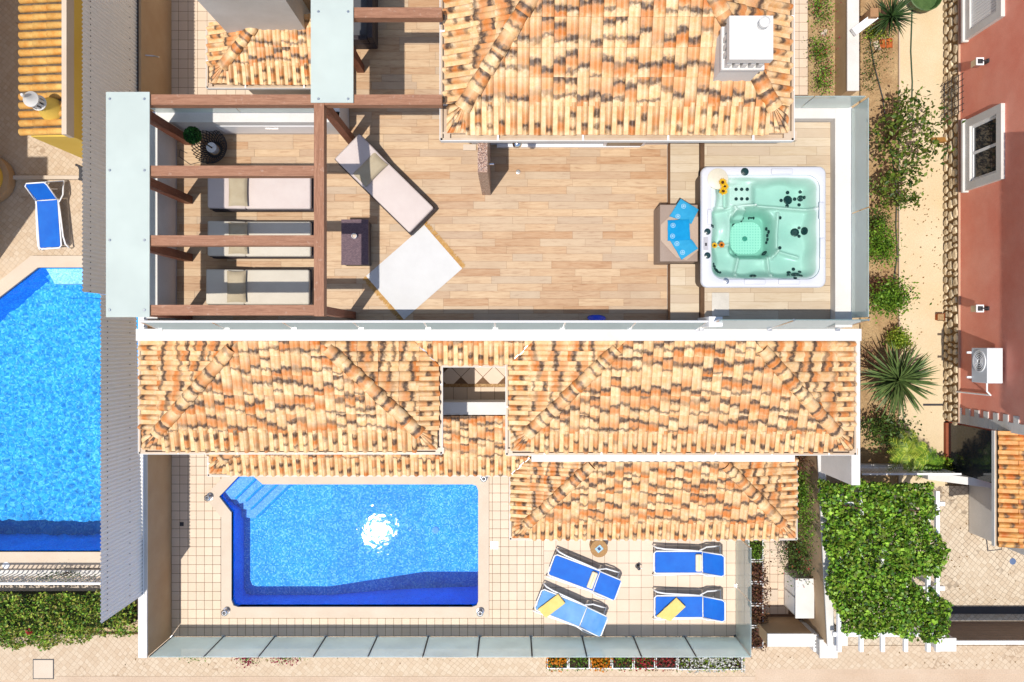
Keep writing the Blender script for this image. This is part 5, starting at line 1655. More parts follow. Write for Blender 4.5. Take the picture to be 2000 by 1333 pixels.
# wicker stool with a magazine
sc_ = P(1170, 1072, 0.45)
ws = thing('wicker_stool', 'round honey-coloured wicker stool at the porch eaves', 'stool', (sc_.x, sc_.y, 0))
MB().lathe([(0.2, 0.0), (0.225, 0.06), (0.2, 0.22), (0.225, 0.40), (0.235, 0.43), (0.22, 0.45)], sc_, 26).build('drum', W['wicker_honey'], ws, smooth=True)
MB().lathe([(0.225, 0.44), (0.237, 0.448), (0.23, 0.462), (0.21, 0.462)], sc_, 26).build('rim', W['wicker_honey'], ws, smooth=True)
mg = thing('magazine', 'small white and blue printed magazine on the wicker stool', 'magazine', (sc_.x, sc_.y, 0.464), R(40))
local_part(MB().box(-0.09, 0.09, -0.075, 0.075, 0.001, 0.012), 'cover', W['print_white'], mg)
local_part(MB().box(-0.035, 0.04, -0.04, 0.045, 0.0122, 0.0135), 'cover_picture', plain('navy_print', rgb(30, 44, 84), rgb(70, 90, 140), 30, 0.6), mg)

# small fittings on the patio
def garden_light(label, px, py):
    c = P(px, py, 0.05)
    t = thing('pool_lamp', label, 'lamp', (c.x, c.y, 0.045), group='round metal lamps on the pool coping')
    MB().lathe([(0.1, 0.046), (0.1, 0.06), (0.05, 0.066), (0.05, 0.13), (0.085, 0.14), (0.09, 0.2), (0.06, 0.225)], c, 18).build('body', W['chrome'], t, smooth=True)
    MB().lathe([(0.05, 0.2251), (0.045, 0.235), (0.02, 0.238)], c, 14).build('lens', W['dark_metal'], t)
garden_light('chrome lamp on the pool coping beside the pool steps', 409, 971)
garden_light('chrome lamp on the pool coping below the veranda roof', 945, 934)
garden_light('chrome lamp on the pool coping nearest the boundary wall and the street', 442, 1194)
garden_light('chrome lamp on the pool coping nearest the sun deck and the street', 938, 1195)
c = P(965.5, 1065, 0)
sk_ = MB().box(c.x - 0.105, c.x + 0.105, c.y - 0.105, c.y + 0.105, 0.001, 0.014).build('skimmer_lid', W['white_gloss'], None, 'square white skimmer lid in the tiles beside the pool', 'lid')
MB().lathe([(0.02, 0.0142), (0.02, 0.018), (0.01, 0.019)], c, 10).build('lid_knob', W['steel'], sk_)
c = P(355, 1024, 0)
dd = MB().box(c.x - 0.055, c.x + 0.055, c.y - 0.055, c.y + 0.055, 0.001, 0.008).build('floor_grate', W['dark_metal'], None, 'small square black floor grate in the shade of the boundary wall', 'grate')
c = P(1245, 1106, 0.0)
nz_ = thing('parasol_socket', 'small dark metal socket standing alone on the sun deck tiles', 'socket', (c.x, c.y, 0))
MB().lathe([(0.07, 0.001), (0.07, 0.012), (0.035, 0.016), (0.03, 0.22), (0.045, 0.225), (0.045, 0.26), (0.03, 0.27)], c, 14).build('tube', W['dark_metal'], nz_, smooth=True)
MB().tube([(c.x + 0.03, c.y, 0.2), (c.x + 0.09, c.y - 0.01, 0.2)], 0.012, 6).build('screw', W['steel'], nz_)

# ---------------------------------------------------------------- planting helpers
def stems(mb, base, tips, r=0.012):
    for t in tips:
        b, t = Vector(base), Vector(t)
        m = b.lerp(t, 0.5) + Vector((rng.uniform(-.05, .05), rng.uniform(-.05, .05), 0.06))
        mb.tube([b, m, t], [r, r * 0.7, r * 0.35], 5, caps=False)

def shrub(name, label, px, py, w, h, zt, leafm, n, size, cat='shrub', group=None, branches=7, clump=9, loose=0.35, zg=-0.05, flowers=None, nf=0, fs=0.03, trunk_r=0.014):
    """leafy shrub whose crown spans w x h photo pixels around (px, py) at its mid height"""
    zc = zg + (zt - zg) * 0.6
    c = P(px, py, zc)
    k = (H - zc) / F
    rx, ry, rz = w * k / 2, h * k / 2, (zt - zg) * 0.45
    t = thing(name, label, cat, (c.x, c.y, zg), group=group)
    cl = []
    for i in range(clump):
        a = 2 * math.pi * (i + rng.random() * 0.7) / clump
        q = rng.uniform(0.3, 0.82) if i else 0
        cl.append(Vector((c.x + rx * q * math.cos(a), c.y + ry * q * math.sin(a), zc + rz * rng.uniform(-0.4, 0.6))))
    sb = MB()
    stems(sb, (c.x, c.y, zg), cl[:branches], trunk_r)
    sb.build('stem', W['stemw'], t)
    pts = []
    for i in range(n):
        b = cl[rng.randrange(len(cl))]
        s = loose
        p = b + Vector((rng.gauss(0, rx * s), rng.gauss(0, ry * s), rng.gauss(0, rz * 0.45)))
        p.z = max(zg + 0.03, p.z)
        pts.append(p)
    lb = MB()
    leafcloud(lb, pts, size, 0.5)
    lb.build('crown', leafm, t)
    if flowers:
        f = MB()
        fp = []
        for i in range(nf):
            b = cl[rng.randrange(len(cl))]
            fp.append(b + Vector((rng.gauss(0, rx * loose * 1.2), rng.gauss(0, ry * loose * 1.2), rz * rng.uniform(0.3, 0.95))))
        leafcloud(f, fp, fs, 0.8, 0.9)
        f.build('blossoms', flowers, t)
    return t

def rosette(name, label, px, py, n, L, wd, zc, zg, cat, el=(0.15, 1.25), lp=None, leafmat=None):
    """spiky rosette: sword leaves round a short trunk, every leaf a part"""
    c = P(px, py, zc)
    t = thing(name, label, cat, (c.x, c.y, zg))
    MB().tube([(c.x, c.y, zg), (c.x, c.y, zc)], [0.09, 0.07], 8).build('trunk', W['stemw'], t)
    me_list = []
    for v in range(3):
        mb = MB()
        seg = 5
        vs = []
        for i in range(seg + 1):
            u = i / seg
            ww = wd * (0.55 + 0.6 * u) * (1 - u ** 3) * 0.5 + 0.002
            z = -(0.10 + 0.12 * v) * L * u * u
            vs += [(u * L, -ww, z + ww * 0.35), (u * L, 0, z), (u * L, ww, z + ww * 0.35)]
        fs = []
        for i in range(seg):
            fs += [(3 * i, 3 * i + 3, 3 * i + 4, 3 * i + 1), (3 * i + 1, 3 * i + 4, 3 * i + 5, 3 * i + 2)]
        me = mb.add(vs, fs).mesh('leaf')
        me.materials.append(leafmat or W['yucca_leaf'])
        me.polygons.foreach_set('use_smooth', [True] * len(me.polygons))
        me_list.append(me)
    for i in range(n):
        u = (i + 0.5) / n
        e = el[0] + (el[1] - el[0]) * (1 - u) ** 1.1
        o = link_mesh('leaf', me_list[i % 3], t)
        o.location = (0, 0, zc - zg - 0.12 * u)
        s = rng.uniform(0.8, 1.1)
        o.rotation_euler = (rng.uniform(-0.2, 0.2), -e + rng.uniform(-0.1, 0.1), i * 2.39996 + rng.uniform(-0.2, 0.2))
        o.scale = (s, s, s)
    return t

# ---------------------------------------------------------------- red house on the right
RXW = X(1843, 0)
RYB = Y(822, 0)
rh = thing('red_house', 'red rendered house with white-framed windows and a stone plinth beside the garden path', 'building', (RXW, 3, 0))
MB().box(RXW + 0.05, 24, RYB, 14, 0, 5.9).build('wall', W['red'], rh)
MB().box(RXW + 0.13, 24, Y(918, 0), RYB - 0.003, 0, 2.62).build('lower_wall', W['red'], rh)
MB().box(RXW - 0.5, 24, RYB - 0.3, Y(265, 2.83) - 0.7, 5.9, 6.05).build('eaves', W['white'], rh)
ev = MB()
yy = RYB - 0.3
while yy < Y(265, 2.83) - 0.75:
    ev.tube([(RXW - 0.56, yy + 0.1, 6.1), (RXW + 0.5, yy + 0.1, 6.25)], 0.1, 8)
    yy += 0.21
ev.build('eaves_tiles', W['tile_old'], rh, kind='stuff')
pl_ = MB().box(RXW + 0.012, RXW + 0.05, RYB + 0.02, 12, 0, 0.70).build('plinth', plain('sandy_mortar', rgb(170, 138, 96), rgb(140, 110, 74), 5, 0.95, 0.6, 40, fine=0.2), rh)
MB().box(RXW - 0.002, RXW + 0.05, RYB + 0.02, 12, 0.701, 0.735).build('plinth_cap', plain('pink_string_course', rgb(228, 190, 160), None, 2, 0.8), rh)
W['rubble'] = plain('rubble_stone', rgb(226, 208, 176, 1.0), rgb(186, 164, 130, 1.0), 5, 0.9, 0.7, 30, var=0.25, fine=0.2)
def stone(y0, y1, z0, z1, prt):
    k = 7
    cy_, cz_ = (y0 + y1) / 2, (z0 + z1) / 2
    vs = []
    for lay, (dx, sc) in enumerate(((0.014, 1.0), (-0.012, 0.98), (-0.03, 0.72))):
        for i in range(k):
            a = 2 * math.pi * (i + 0.5) / k
            rr_ = 1 / max(abs(math.cos(a)), abs(math.sin(a)))
            rr_ = 1 + (rr_ - 1) * 0.7
            j = 1 if lay else 1
            ry = (y1 - y0) / 2 * rr_ * math.cos(a) * sc * js[i % len(js)]
            rz_ = (z1 - z0) / 2 * rr_ * math.sin(a) * sc * js[(i + 2) % len(js)]
            vs.append((RXW + dx, cy_ + ry, cz_ + rz_))
    fs = [(l * k + i, l * k + (i + 1) % k, (l + 1) * k + (i + 1) % k, (l + 1) * k + i) for l in range(2) for i in range(k)] + [tuple(2 * k + i for i in range(k))]
    MB().add(vs, fs).build('stone', W['rubble'], prt)
for row in range(3):
    y = RYB + 0.05 - row * 0.07
    while y < 9.6:
        w_ = rng.uniform(0.13, 0.36)
        js = [rng.uniform(0.66, 1.04) for _ in range(7)]
        dz = rng.uniform(-0.035, 0.035)
        stone(y + 0.012, y + w_ - 0.012, row * 0.232 + 0.01 + dz, row * 0.232 + 0.225 + dz, pl_)
        y += w_
# quoins at the corner
z = 0.0
k = 0
while z < 4.2:
    dl = 0.42 if k % 2 else 0.24
    MB().box(RXW + 0.025, RXW + 0.049, RYB + 0.001, RYB + dl, z + 0.004 + (0.74 if False else 0), z + 0.196).build('quoin', W['white'], rh) if z > 0.0 else None
    z += 0.2
    k += 1
W['win_glass'] = plain('dark_window_glass', (0.02, 0.025, 0.03, 1), (0.03, 0.035, 0.04, 1), 1, 0.04, 0.0, spec=0.35)
def red_window(y0, y1, z0, z1, shutter=False):
    fr = MB()
    X0 = RXW - 0.05
    t_ = 0.2
    w = MB().box(X0, RXW + 0.049, y0 - t_, y0, z0 - t_, z1 + t_).build('window_surround', W['white'], rh)
    MB().box(X0, RXW + 0.049, y1, y1 + t_, z0 - t_, z1 + t_).build('surround_side', W['white'], w)
    MB().box(X0 + 0.002, RXW + 0.049, y0 + .001, y1 - .001, z1, z1 + t_ - 0.002).build('surround_head', W['white'], w)
    MB().box(X0 - 0.06, RXW + 0.049, y0 - t_ - 0.04, y1 + t_ + 0.04, z0 - t_ - 0.08, z0 - t_ - 0.003).build('sill', W['white'], w)
    MB().box(X0 + 0.002, RXW + 0.049, y0 + .001, y1 - .001, z0 - t_ + 0.001, z0).build('surround_foot', W['white'], w)
    if shutter:
        n_ = 12
        for i in range(n_):
            a = y0 + 0.03 + (y1 - y0 - 0.06) * 0.62 * i / n_
            MB().box(RXW + 0.0, RXW + 0.03, a, a + (y1 - y0) * 0.62 / n_ - 0.012, z0 + 0.01, z1 - 0.01).build('shutter_slat', W['white_gloss'], w)
    MB().box(RXW + 0.035, RXW + 0.048, y0, y1, z0, z1).build('pane', W['win_glass'], w)
    if not shutter:
        MB().box(RXW + 0.012, RXW + 0.034, y0 + 0.001, y0 + 0.07, z0 + 0.07, z1 - 0.07).build('sash', W['white_gloss'], w)
        MB().box(RXW + 0.012, RXW + 0.034, y1 - 0.07, y1 - 0.001, z0 + 0.07, z1 - 0.07).build('sash', W['white_gloss'], w)
        MB().box(RXW + 0.012, RXW + 0.034, (y0 + y1) / 2 - 0.035, (y0 + y1) / 2 + 0.035, z0 + 0.07, z1 - 0.07).build('sash', W['white_gloss'], w)
        MB().box(RXW + 0.01, RXW + 0.034, y0 + 0.001, y1 - 0.001, z0 + 0.001, z0 + 0.069).build('sash', W['white_gloss'], w)
red_window(4.12, 5.55, 1.32, 2.45)
red_window(8.05, 9.6, 1.32, 2.45, True)

def red_lamp(label, y, z):
    t = thing('wall_lantern', label, 'lamp', (RXW - 0.1, y, z), group='square lanterns on the red wall')
    MB().box(RXW + 0.02, RXW + 0.049, y - 0.05, y + 0.05, z - 0.05, z + 0.12).build('back_plate', W['dark_metal'], t)
    MB().tube([(RXW + 0.03, y, z + 0.08), (RXW - 0.12, y, z + 0.10)], 0.015, 6).build('arm', W['dark_metal'], t)
    MB().box(RXW - 0.22, RXW - 0.06, y - 0.08, y + 0.08, z - 0.22, z + 0.02).build('glass_box', W['steel'], t)
    MB().box(RXW - 0.235, RXW - 0.045, y - 0.095, y + 0.095, z + 0.021, z + 0.05).build('lid', W['white_gloss'], t)
    MB().box(RXW - 0.205, RXW - 0.075, y - 0.06, y + 0.06, z + 0.051, z + 0.058).build('lid_panel', W['dark_metal'], t)
red_lamp('square wall lantern on the red wall between the two windows', Y(120, 1.95), 1.9)
red_lamp('square wall lantern on the red wall between the lower window and the air conditioner', Y(603, 1.95), 1.9)

ac = thing('air_conditioner', 'white outdoor air conditioner unit with a round fan grille on the red wall', 'air conditioner', (RXW - 0.2, Y(714, 2.4), 2.0))
ax0, ax1, ay0, ay1 = RXW - 0.40, RXW - 0.02, Y(749, 2.6), Y(680, 2.6)
W['ac_white'] = plain('grey_white_casing', (0.62, 0.64, 0.66, 1), (0.58, 0.6, 0.62, 1), 3, 0.45, 0.0, fine=0.03)
MB().rbox(ax0, ax1, ay0, ay1, 2.02, 2.68, 0.015, 2).build('casing', W['ac_white'], ac)
fy, fzz = (ay0 + ay1) / 2 + 0.1, 2.36
def xring(mb, r0, r1, x, th, n=24):
    o = [(fy + r0 * math.cos(2 * math.pi * k / n), fzz + r0 * math.sin(2 * math.pi * k / n)) for k in range(n)]
    i = [(fy + r1 * math.cos(2 * math.pi * k / n), fzz + r1 * math.sin(2 * math.pi * k / n)) for k in range(n)]
    vs = [(x, a, b) for a, b in o] + [(x, a, b) for a, b in i] + [(x + th, a, b) for a, b in o] + [(x + th, a, b) for a, b in i]
    fs = []
    for k in range(n):
        j = (k + 1) % n
        fs += [(k, j, n + j, n + k), (2 * n + k, 2 * n + j, j, k), (n + k, n + j, 3 * n + j, 3 * n + k)]
    mb.add(vs, fs)
g_ = MB()
for r in (0.27, 0.22, 0.17, 0.12, 0.07): xring(g_, r, r - 0.012 if r < 0.27 else r - 0.03, ax0 - 0.02, 0.019)
g_.build('fan_grille', W['white_gloss'], ac)
db = MB()
db.add([(ax0 - 0.002, fy + 0.25 * math.cos(2 * math.pi * k / 24), fzz + 0.25 * math.sin(2 * math.pi * k / 24)) for k in range(24)], [tuple(range(24))])
db.build('fan_recess', plain('fan_recess_grey', (0.3, 0.3, 0.29, 1), (0.18, 0.18, 0.18, 1), 6, 0.6), ac)
for s in (ay0 + 0.12, ay1 - 0.12):
    MB().box(RXW - 0.5, RXW + 0.048, s - 0.025, s + 0.025, 1.97, 2.015).build('bracket', W['white_gloss'], ac)
MB().tube([(ax1 - 0.1, ay0 + 0.05, 2.2), (ax1 - 0.1, ay0 - 0.22, 2.2), (RXW - 0.0, ay0 - 0.32, 2.15), (RXW + 0.0, ay0 - 0.33, 0.5)], 0.022, 7).build('drain_pipe', W['white_gloss'], ac, smooth=True)

# glass door below the porch roof, porch roof tiles
MB().box(RXW + 0.07, RXW + 0.11, Y(918, 0), RYB - 0.05, 0.12, 2.55).build('glass_door', W['win_glass'], rh)
MB().box(RXW + 0.0, RXW + 0.2, Y(918, 0), RYB - 0.05, 0.0, 0.117).build('door_sill', plain('terracotta_sill', rgb(170, 92, 62), None, 4, 0.7), rh)
MB().box(RXW + 0.7, 24, Y(1040, 0), Y(918, 0) - 0.003, 0, 2.615).build('side_wall', W['white'], rh)
pr = thing('porch_roof', 'orange barrel-tiled porch roof of the red house above the driveway', 'roof', (RXW - 0.2, Y(950, 2.8), 2.7))
rp = roof_part(pr, 'tile_covering')
px0_ = X(1950, 2.8)
roof_plane(rp, (px0_, Y(842, 2.8)), (px0_, Y(1068, 2.8)), 2.78, 0.3, 1.6, [], 0.232, 0.42, W['tile_old'])
MB().add([(px0_, Y(842, 2.8), 2.77), (px0_, Y(1068, 2.8), 2.77), (px0_ + 2, Y(1068, 2.8), 3.37), (px0_ + 2, Y(842, 2.8), 3.37)], [(0, 1, 2, 3)]).build('roof_deck', W['deck_under'], pr)
gutter(pr, [(px0_, Y(842, 2.8)), (px0_, Y(1068, 2.8))], 2.77, out=0.07, brackets=False)
MB().add([(RXW - 0.9, Y(912, 0) - 0.0, 0), (RXW + 0.5, Y(912, 0) - 0.12, 0), (RXW + 0.5, Y(912, 0) - 0.32, 0), (RXW - 0.9, Y(912, 0) - 0.2, 0), (RXW - 0.9, Y(912, 0), 0.9), (RXW + 0.5, Y(912, 0) - 0.12, 1.5), (RXW + 0.5, Y(912, 0) - 0.32, 1.5), (RXW - 0.9, Y(912, 0) - 0.2, 0.9)],
         [(3, 2, 1, 0), (4, 5, 6, 7), (0, 1, 5, 4), (1, 2, 6, 5), (2, 3, 7, 6), (3, 0, 4, 7)]).build('ramp_wall', W['white'], None, 'white sloping wall between the dark glass door and the driveway', 'wall')

# ---------------------------------------------------------------- garden strip
W['terracotta'] = plain('terracotta', rgb(216, 120, 62), rgb(196, 98, 46), 6, 0.8, 0.2, 50, fine=0.1)
rosette('yucca', 'big grey-green yucca rosette in the middle of the garden bed', 1754, 742, 170, 1.0, 0.06, 0.8, -0.05, 'yucca')
rosette('yucca', 'dark green yucca rosette at the top of the garden bed beside the hose', 1741, 32, 110, 0.62, 0.04, 0.9, -0.05, 'yucca', leafmat=plain('dark_yucca_blade', rgb(70, 96, 48), rgb(40, 66, 34), 8, 0.5, 0.1, 40, var=0.25, local=True))
shrub('fig_shrub', 'tall loose fig shrub with big lobed leaves overhanging the path', 1772, 255, 140, 185, 1.9, W['fig_leaf'], 1250, 0.125, branches=14, clump=20, loose=0.14, trunk_r=0.03)
shrub('fig_shrub', 'smaller spreading fig shrub with yellow-green leaves close to the terrace corner', 1750, 370, 95, 80, 1.3, W['fig_leaf'], 650, 0.115, branches=9, clump=10, loose=0.18, trunk_r=0.022)
shrub('garden_bush', 'rounded mid green bush in the bed below the hot tub', 1722, 478, 62, 72, 0.9, W['green_leaf'], 2400, 0.07)
shrub('garden_bush', 'sparse olive bush with a few yellow flowers against the house', 1716, 432, 54, 34, 0.6, W['dark_leaf'], 700, 0.06, flowers=W['yellowfl'], nf=8, fs=0.06)
shrub('garden_bush', 'bushy green shrub reaching over the path edge near the terracotta pot', 1742, 583, 72, 66, 1.0, W['green_leaf'], 2400, 0.08)
shrub('garden_bush', 'dark purple-leaved bush behind the green shrub', 1716, 556, 36, 34, 0.8, W['purple_leaf'], 420, 0.06)
shrub('garden_bush', 'small round bright green bush at the path edge above the big yucca', 1757, 664, 40, 38, 0.7, W['lime_leaf'], 1500, 0.065)
shrub('garden_bush', 'low dry brownish bush against the white wall beside the big yucca', 1700, 700, 44, 70, 0.5, W['purple_leaf'], 500, 0.05)
shrub('garden_bush', 'dense dark-leaved shrub below the big yucca', 1735, 838, 90, 60, 1.1, W['dark_leaf'], 1300, 0.09, trunk_r=0.02)
def fern(name, label, px, py, n, L, zc, mat, cat='palm'):
    c = P(px, py, zc)
    t = thing(name, label, cat, (c.x, c.y, -0.05))
    MB().tube([(c.x, c.y, -0.05), (c.x, c.y, zc)], 0.05, 7).build('trunk', W['stemw'], t)
    for i in range(n):
        a = i * 2.39996
        e = rng.uniform(0.25, 1.0)
        l = L * rng.uniform(0.75, 1.1)
        mb = MB()
        ns = 15
        for q in range(1, ns):
            u = q / ns
            cx_, cz_ = l * u * math.cos(e) , l * (u * math.sin(e) - 0.55 * u * u)
            for s in (-1, 1):
                wl_ = l * 0.26 * math.sin(math.pi * min(1, u * 0.85 + 0.12))
                b = Vector((cx_, 0, cz_))
                tip = Vector((cx_ + wl_ * 0.55, s * wl_, cz_ - 0.03))
                mb.add([b + Vector((-0.012, 0, 0)), b + Vector((0.014, 0, 0)), tip], [(0, 1, 2)])
        path = [(l * u * math.cos(e), 0, l * (u * math.sin(e) - 0.55 * u * u)) for u in [k / 6 for k in range(7)]]
        mb.tube(path, 0.006, 4, caps=False)
        me = mb.mesh('frond')
        me.materials.append(mat)
        o = link_mesh('frond', me, t)
        o.location = (0, 0, zc + 0.05)
        o.rotation_euler = (0, 0, a)
fern('cycad', 'bright green feathery cycad beside the white railing', 1772, 884, 30, 0.72, 0.9, W['lime_leaf'])
fern('cycad', 'second feathery cycad leaning towards the driveway wall', 1810, 905, 22, 0.55, 0.6, W['green_leaf'])
shrub('succulent', 'small orange-tipped spiky plant at the driveway end of the bed', 1842, 908, 44, 34, 0.45, W['lime_leaf'], 260, 0.12, cat='plant')
shrub('weed_patch', 'dry grassy weeds in the soil below the dark yucca', 1712, 100, 50, 70, 0.3, W['dark_leaf'], 420, 0.05, cat='weeds', clump=14, branches=3)
shrub('weed_patch', 'sparse green weeds beside the garden hose near the terrace corner', 1703, 150, 40, 56, 0.3, W['dark_leaf'], 260, 0.05, cat='weeds', clump=12, branches=3)
shrub('weed_patch', 'yellowing clump of low weeds under the dark yucca', 1712, 62, 60, 36, 0.4, W['lime_leaf'], 500, 0.06, cat='weeds', clump=10, branches=3)
hp = [(1782, -20), (1781, 40), (1779, 100), (1782, 160), (1781, 200)]
MB().tube([P(a, b, 0.02) for a, b in hp], 0.018, 6).build('garden_hose', plain('green_hose', rgb(70, 98, 74), None, 4, 0.5), None, 'dark green garden hose lying straight along the path', 'hose', smooth=True)
hp = [(1697, 58), (1701, 90), (1708, 130), (1716, 160), (1724, 190), (1730, 240), (1742, 300), (1752, 380), (1750, 440), (1753, 500), (1744, 560)]
MB().tube([P(a, b, 0.0) for a, b in hp], 0.016, 6).build('garden_hose', plain('grey_hose', rgb(92, 96, 92), None, 4, 0.5), None, 'grey irrigation hose winding through the garden bed', 'hose', smooth=True)
for k, (px, py, rot, lab) in enumerate(((1714, 90, 0.3, 'leftmost'), (1724, 87, 0.1, 'middle'), (1738, 85, 0.0, 'rightmost'))):
    c = P(px, py, 0)
    t = thing('spare_roof_tile', '%s of the three spare clay tiles lying under the dark yucca' % lab, 'roof tile', (c.x, c.y, 0.0), rot, 'spare clay tiles')
    local_part(MB().add([(x * 0.085, y, 0.06 * math.sqrt(max(0, 1 - x * x)) - 0.02) for y in (-0.13, 0.13) for x in (-1, -0.6, 0, 0.6, 1)], [(i, i + 1, i + 6, i + 5) for i in range(4)]), 'barrel', W['terracotta'] if k else W['coping'], t, True)
c = P(1835, 620, 0.1)
pt = thing('flower_pot', 'small square orange pot at the foot of the stone plinth', 'pot', (c.x, c.y, 0))
MB().add([(c.x - .07, c.y - .07, 0), (c.x + .07, c.y - .07, 0), (c.x + .07, c.y + .07, 0), (c.x - .07, c.y + .07, 0), (c.x - .1, c.y - .1, .2), (c.x + .1, c.y - .1, .2), (c.x + .1, c.y + .1, .2), (c.x - .1, c.y + .1, .2)],
         [(3, 2, 1, 0), (0, 1, 5, 4), (1, 2, 6, 5), (2, 3, 7, 6), (3, 0, 4, 7)]).build('pot_wall', W['terracotta'], pt)
MB().box(c.x - .085, c.x + .085, c.y - .085, c.y + .085, 0.15, 0.17).build('soil', W['soil'], pt)
c = P(1840, 272, 0.2)
MB().box(c.x - 0.22, c.x + 0.2, c.y - 0.06, c.y + 0.06, -0.004, 0.16).build('timber_block', plain('ochre_timber', rgb(190, 140, 70), rgb(160, 110, 50), 5, 0.8, 0.3), None, 'ochre timber block lying across the edge of the path', 'timber')
MB().box(X(1803), X(1843), Y(793), Y(789), -0.002, 0.004).build('drain_channel', W['dark_metal'], None, 'narrow dark drain slot across the path at the house corner', 'drain')
c = P(1805, -8, 0.3)
MB().lathe([(0.3, -0.004), (0.42, 0.2), (0.46, 0.42), (0.43, 0.43), (0.38, 0.25)], c, 20).build('round_planter', plain('green_glazed', rgb(90, 120, 66), rgb(60, 90, 44), 6, 0.5), None, 'round green planter at the top of the path', 'planter', smooth=True)
# concrete edging of the path
MB().box(X(1755), X(1757) - 0.002, Y(950), Y(-100), -0.15, 0.03).build('path_edging', W['coping'], kind='structure')
# white gate rail at the top left of the garden
wg = thing('garden_rail', 'white boxed rail with a brown post at the top of the garden bed', 'rail', (X(1690), Y(40), 0))
M = Matrix.Translation((X(1688, 1.0), Y(48, 1.0), 1.0)) @ Matrix.Rotation(R(37), 4, 'Z')
MB().obox(M, 0.36, 0.10, 0.06).build('rail', W['white_gloss'], wg)
for q in (-0.3, 0.3):
    p = M @ Vector((q, 0, 0))
    MB().box(p.x - 0.04, p.x + 0.04, p.y - 0.04, p.y + 0.04, 0, 0.935).build('leg', W['white_gloss'], wg)
MB().box(X(1700, 1.2), X(1716, 1.2), Y(33, 1.2), Y(16, 1.2), 0, 1.2).build('post', plain('brown_post', rgb(190, 146, 104), None, 5, 0.8), wg)

# right boundary walls
def wall_thing(name, label, body, z1, mat='cream_wall', cap=True):
    t = thing(name, label, 'wall', (body[0], body[2], 0))
    MB().box(*body, -0.1, z1).build('wall', W[mat], t)
    if cap: MB().box(body[0] - 0.015, body[1] + 0.015, body[2] - 0.015, body[3] + 0.015, z1 + 0.001, z1 + 0.05).build('coping_cap', W['white'], t)
    return t
wall_thing('garden_wall', 'cream wall with white top between the flower bed and the garden', (X(1630), X(1676, 0.85), Y(196, 0), 11), 0.82)
gl_ = thing('boundary_wall', 'cream side wall with white top beside the vine pergola', 'wall', (7.9, -4, 0))
a0, a1 = P(1598, 880, 1.8), P(1609, 880, 1.8)
b0, b1 = P(1618, 1262, 1.8), P(1630, 1262, 1.8)
MB().add([(a0.x, a0.y, 0), (a1.x, a1.y, 0), (b1.x, b1.y, 0), (b0.x, b0.y, 0), (a0.x, a0.y, 1.75), (a1.x, a1.y, 1.75), (b1.x, b1.y, 1.75), (b0.x, b0.y, 1.75)],
         [(0, 1, 2, 3), (4, 5, 6, 7), (0, 1, 5, 4), (1, 2, 6, 5), (2, 3, 7, 6), (3, 0, 4, 7)]).build('wall', W['cream_wall'], gl_)
MB().add([(a0.x - .02, a0.y + .01, 1.752), (a1.x + .02, a1.y + .01, 1.752), (b1.x + .02, b1.y - .01, 1.752), (b0.x - .02, b0.y - .01, 1.752), (a0.x - .02, a0.y + .01, 1.8), (a1.x + .02, a1.y + .01, 1.8), (b1.x + .02, b1.y - .01, 1.8), (b0.x - .02, b0.y - .01, 1.8)],
         [(0, 1, 2, 3), (4, 5, 6, 7), (0, 1, 5, 4), (1, 2, 6, 5), (2, 3, 7, 6), (3, 0, 4, 7)]).build('coping_cap', W['white'], gl_)
wall_thing('front_wall', 'low cream wall with a broad white top closing the entrance path', (X(1500, 1.3), X(1588, 1.3), Y(1262, 1.3), Y(1205, 0)), 1.27)
def pillar(label, x0, x1, y0, y1, z):
    t = thing('gate_pillar', label, 'pillar', (X((x0 + x1) / 2, z), Y((y0 + y1) / 2, z), 0))
    a = (X(x0, z), X(x1, z), Y(y1, z), Y(y0, z))
    MB().box(a[0] + 0.02, a[1] - 0.02, a[2] + 0.02, a[3] - 0.02, -0.1, z - 0.07).build('shaft', W['white'], t)
    MB().box(*a, z - 0.069, z).build('cap', W['white'], t)
pillar('square white gate pillar at the foot of the side wall', 1601, 1636, 1250, 1286, 1.5)
pillar('lower white pillar between the side wall and the vine pergola', 1630, 1656, 1238, 1262, 1.9)
pillar('white pillar beside the sliding gate at the driveway', 1830, 1868, 1247, 1273, 1.6)
for k, (px, py) in enumerate(((1590, 1250),)):
    lb = thing('letterbox', 'small white letterbox with dark slots beside the gate pillar', 'letterbox', (X(px, 1.2), Y(py, 1.2), 0))
    MB().box(X(1589, 1.2), X(1599, 1.2), Y(1273, 1.2), Y(1240, 1.2), 0.3, 1.2).build('box', W['white_gloss'], lb)
    for q in range(3):
        MB().box(X(1592, 1.2), X(1597, 1.2), Y(1266 - 6 * q, 1.2), Y(1263 - 6 * q, 1.2), 1.201, 1.206).build('slot', W['dark_metal'], lb)
# sliding gate
gt = thing('sliding_gate', 'grey-brown solid sliding gate across the driveway', 'gate', (X(1950, 1), Y(1210), 0))
for i in range(8):
    z0_ = 0.06 + i * 0.18
    MB().box(X(1866, 1.5), 16, Y(1212) - 0.05, Y(1212), z0_, z0_ + 0.172).build('board', plain('taupe_gate_board', rgb(150, 128, 112), rgb(136, 114, 98), 3, 0.6, 0.1, var=0.04) if i == 0 else bpy.data.materials['taupe_gate_board'], gt)
MB().box(X(1862, 1.5), 16, Y(1212) - 0.07, Y(1212) + 0.02, 1.50, 1.56).build('top_rail', W['white_gloss'], gt)
MB().box(X(1850), 16, Y(1200), Y(1186), -0.038, -0.02).build('gate_shadow', plain('dark_gate_shadow', (0.06, 0.06, 0.065, 1), None, 3, 0.6), None, 'dark strip painted as the gate shadow across the driveway', 'painted shadow')  # flat dark strip stands for the shadow cast by the sliding gate
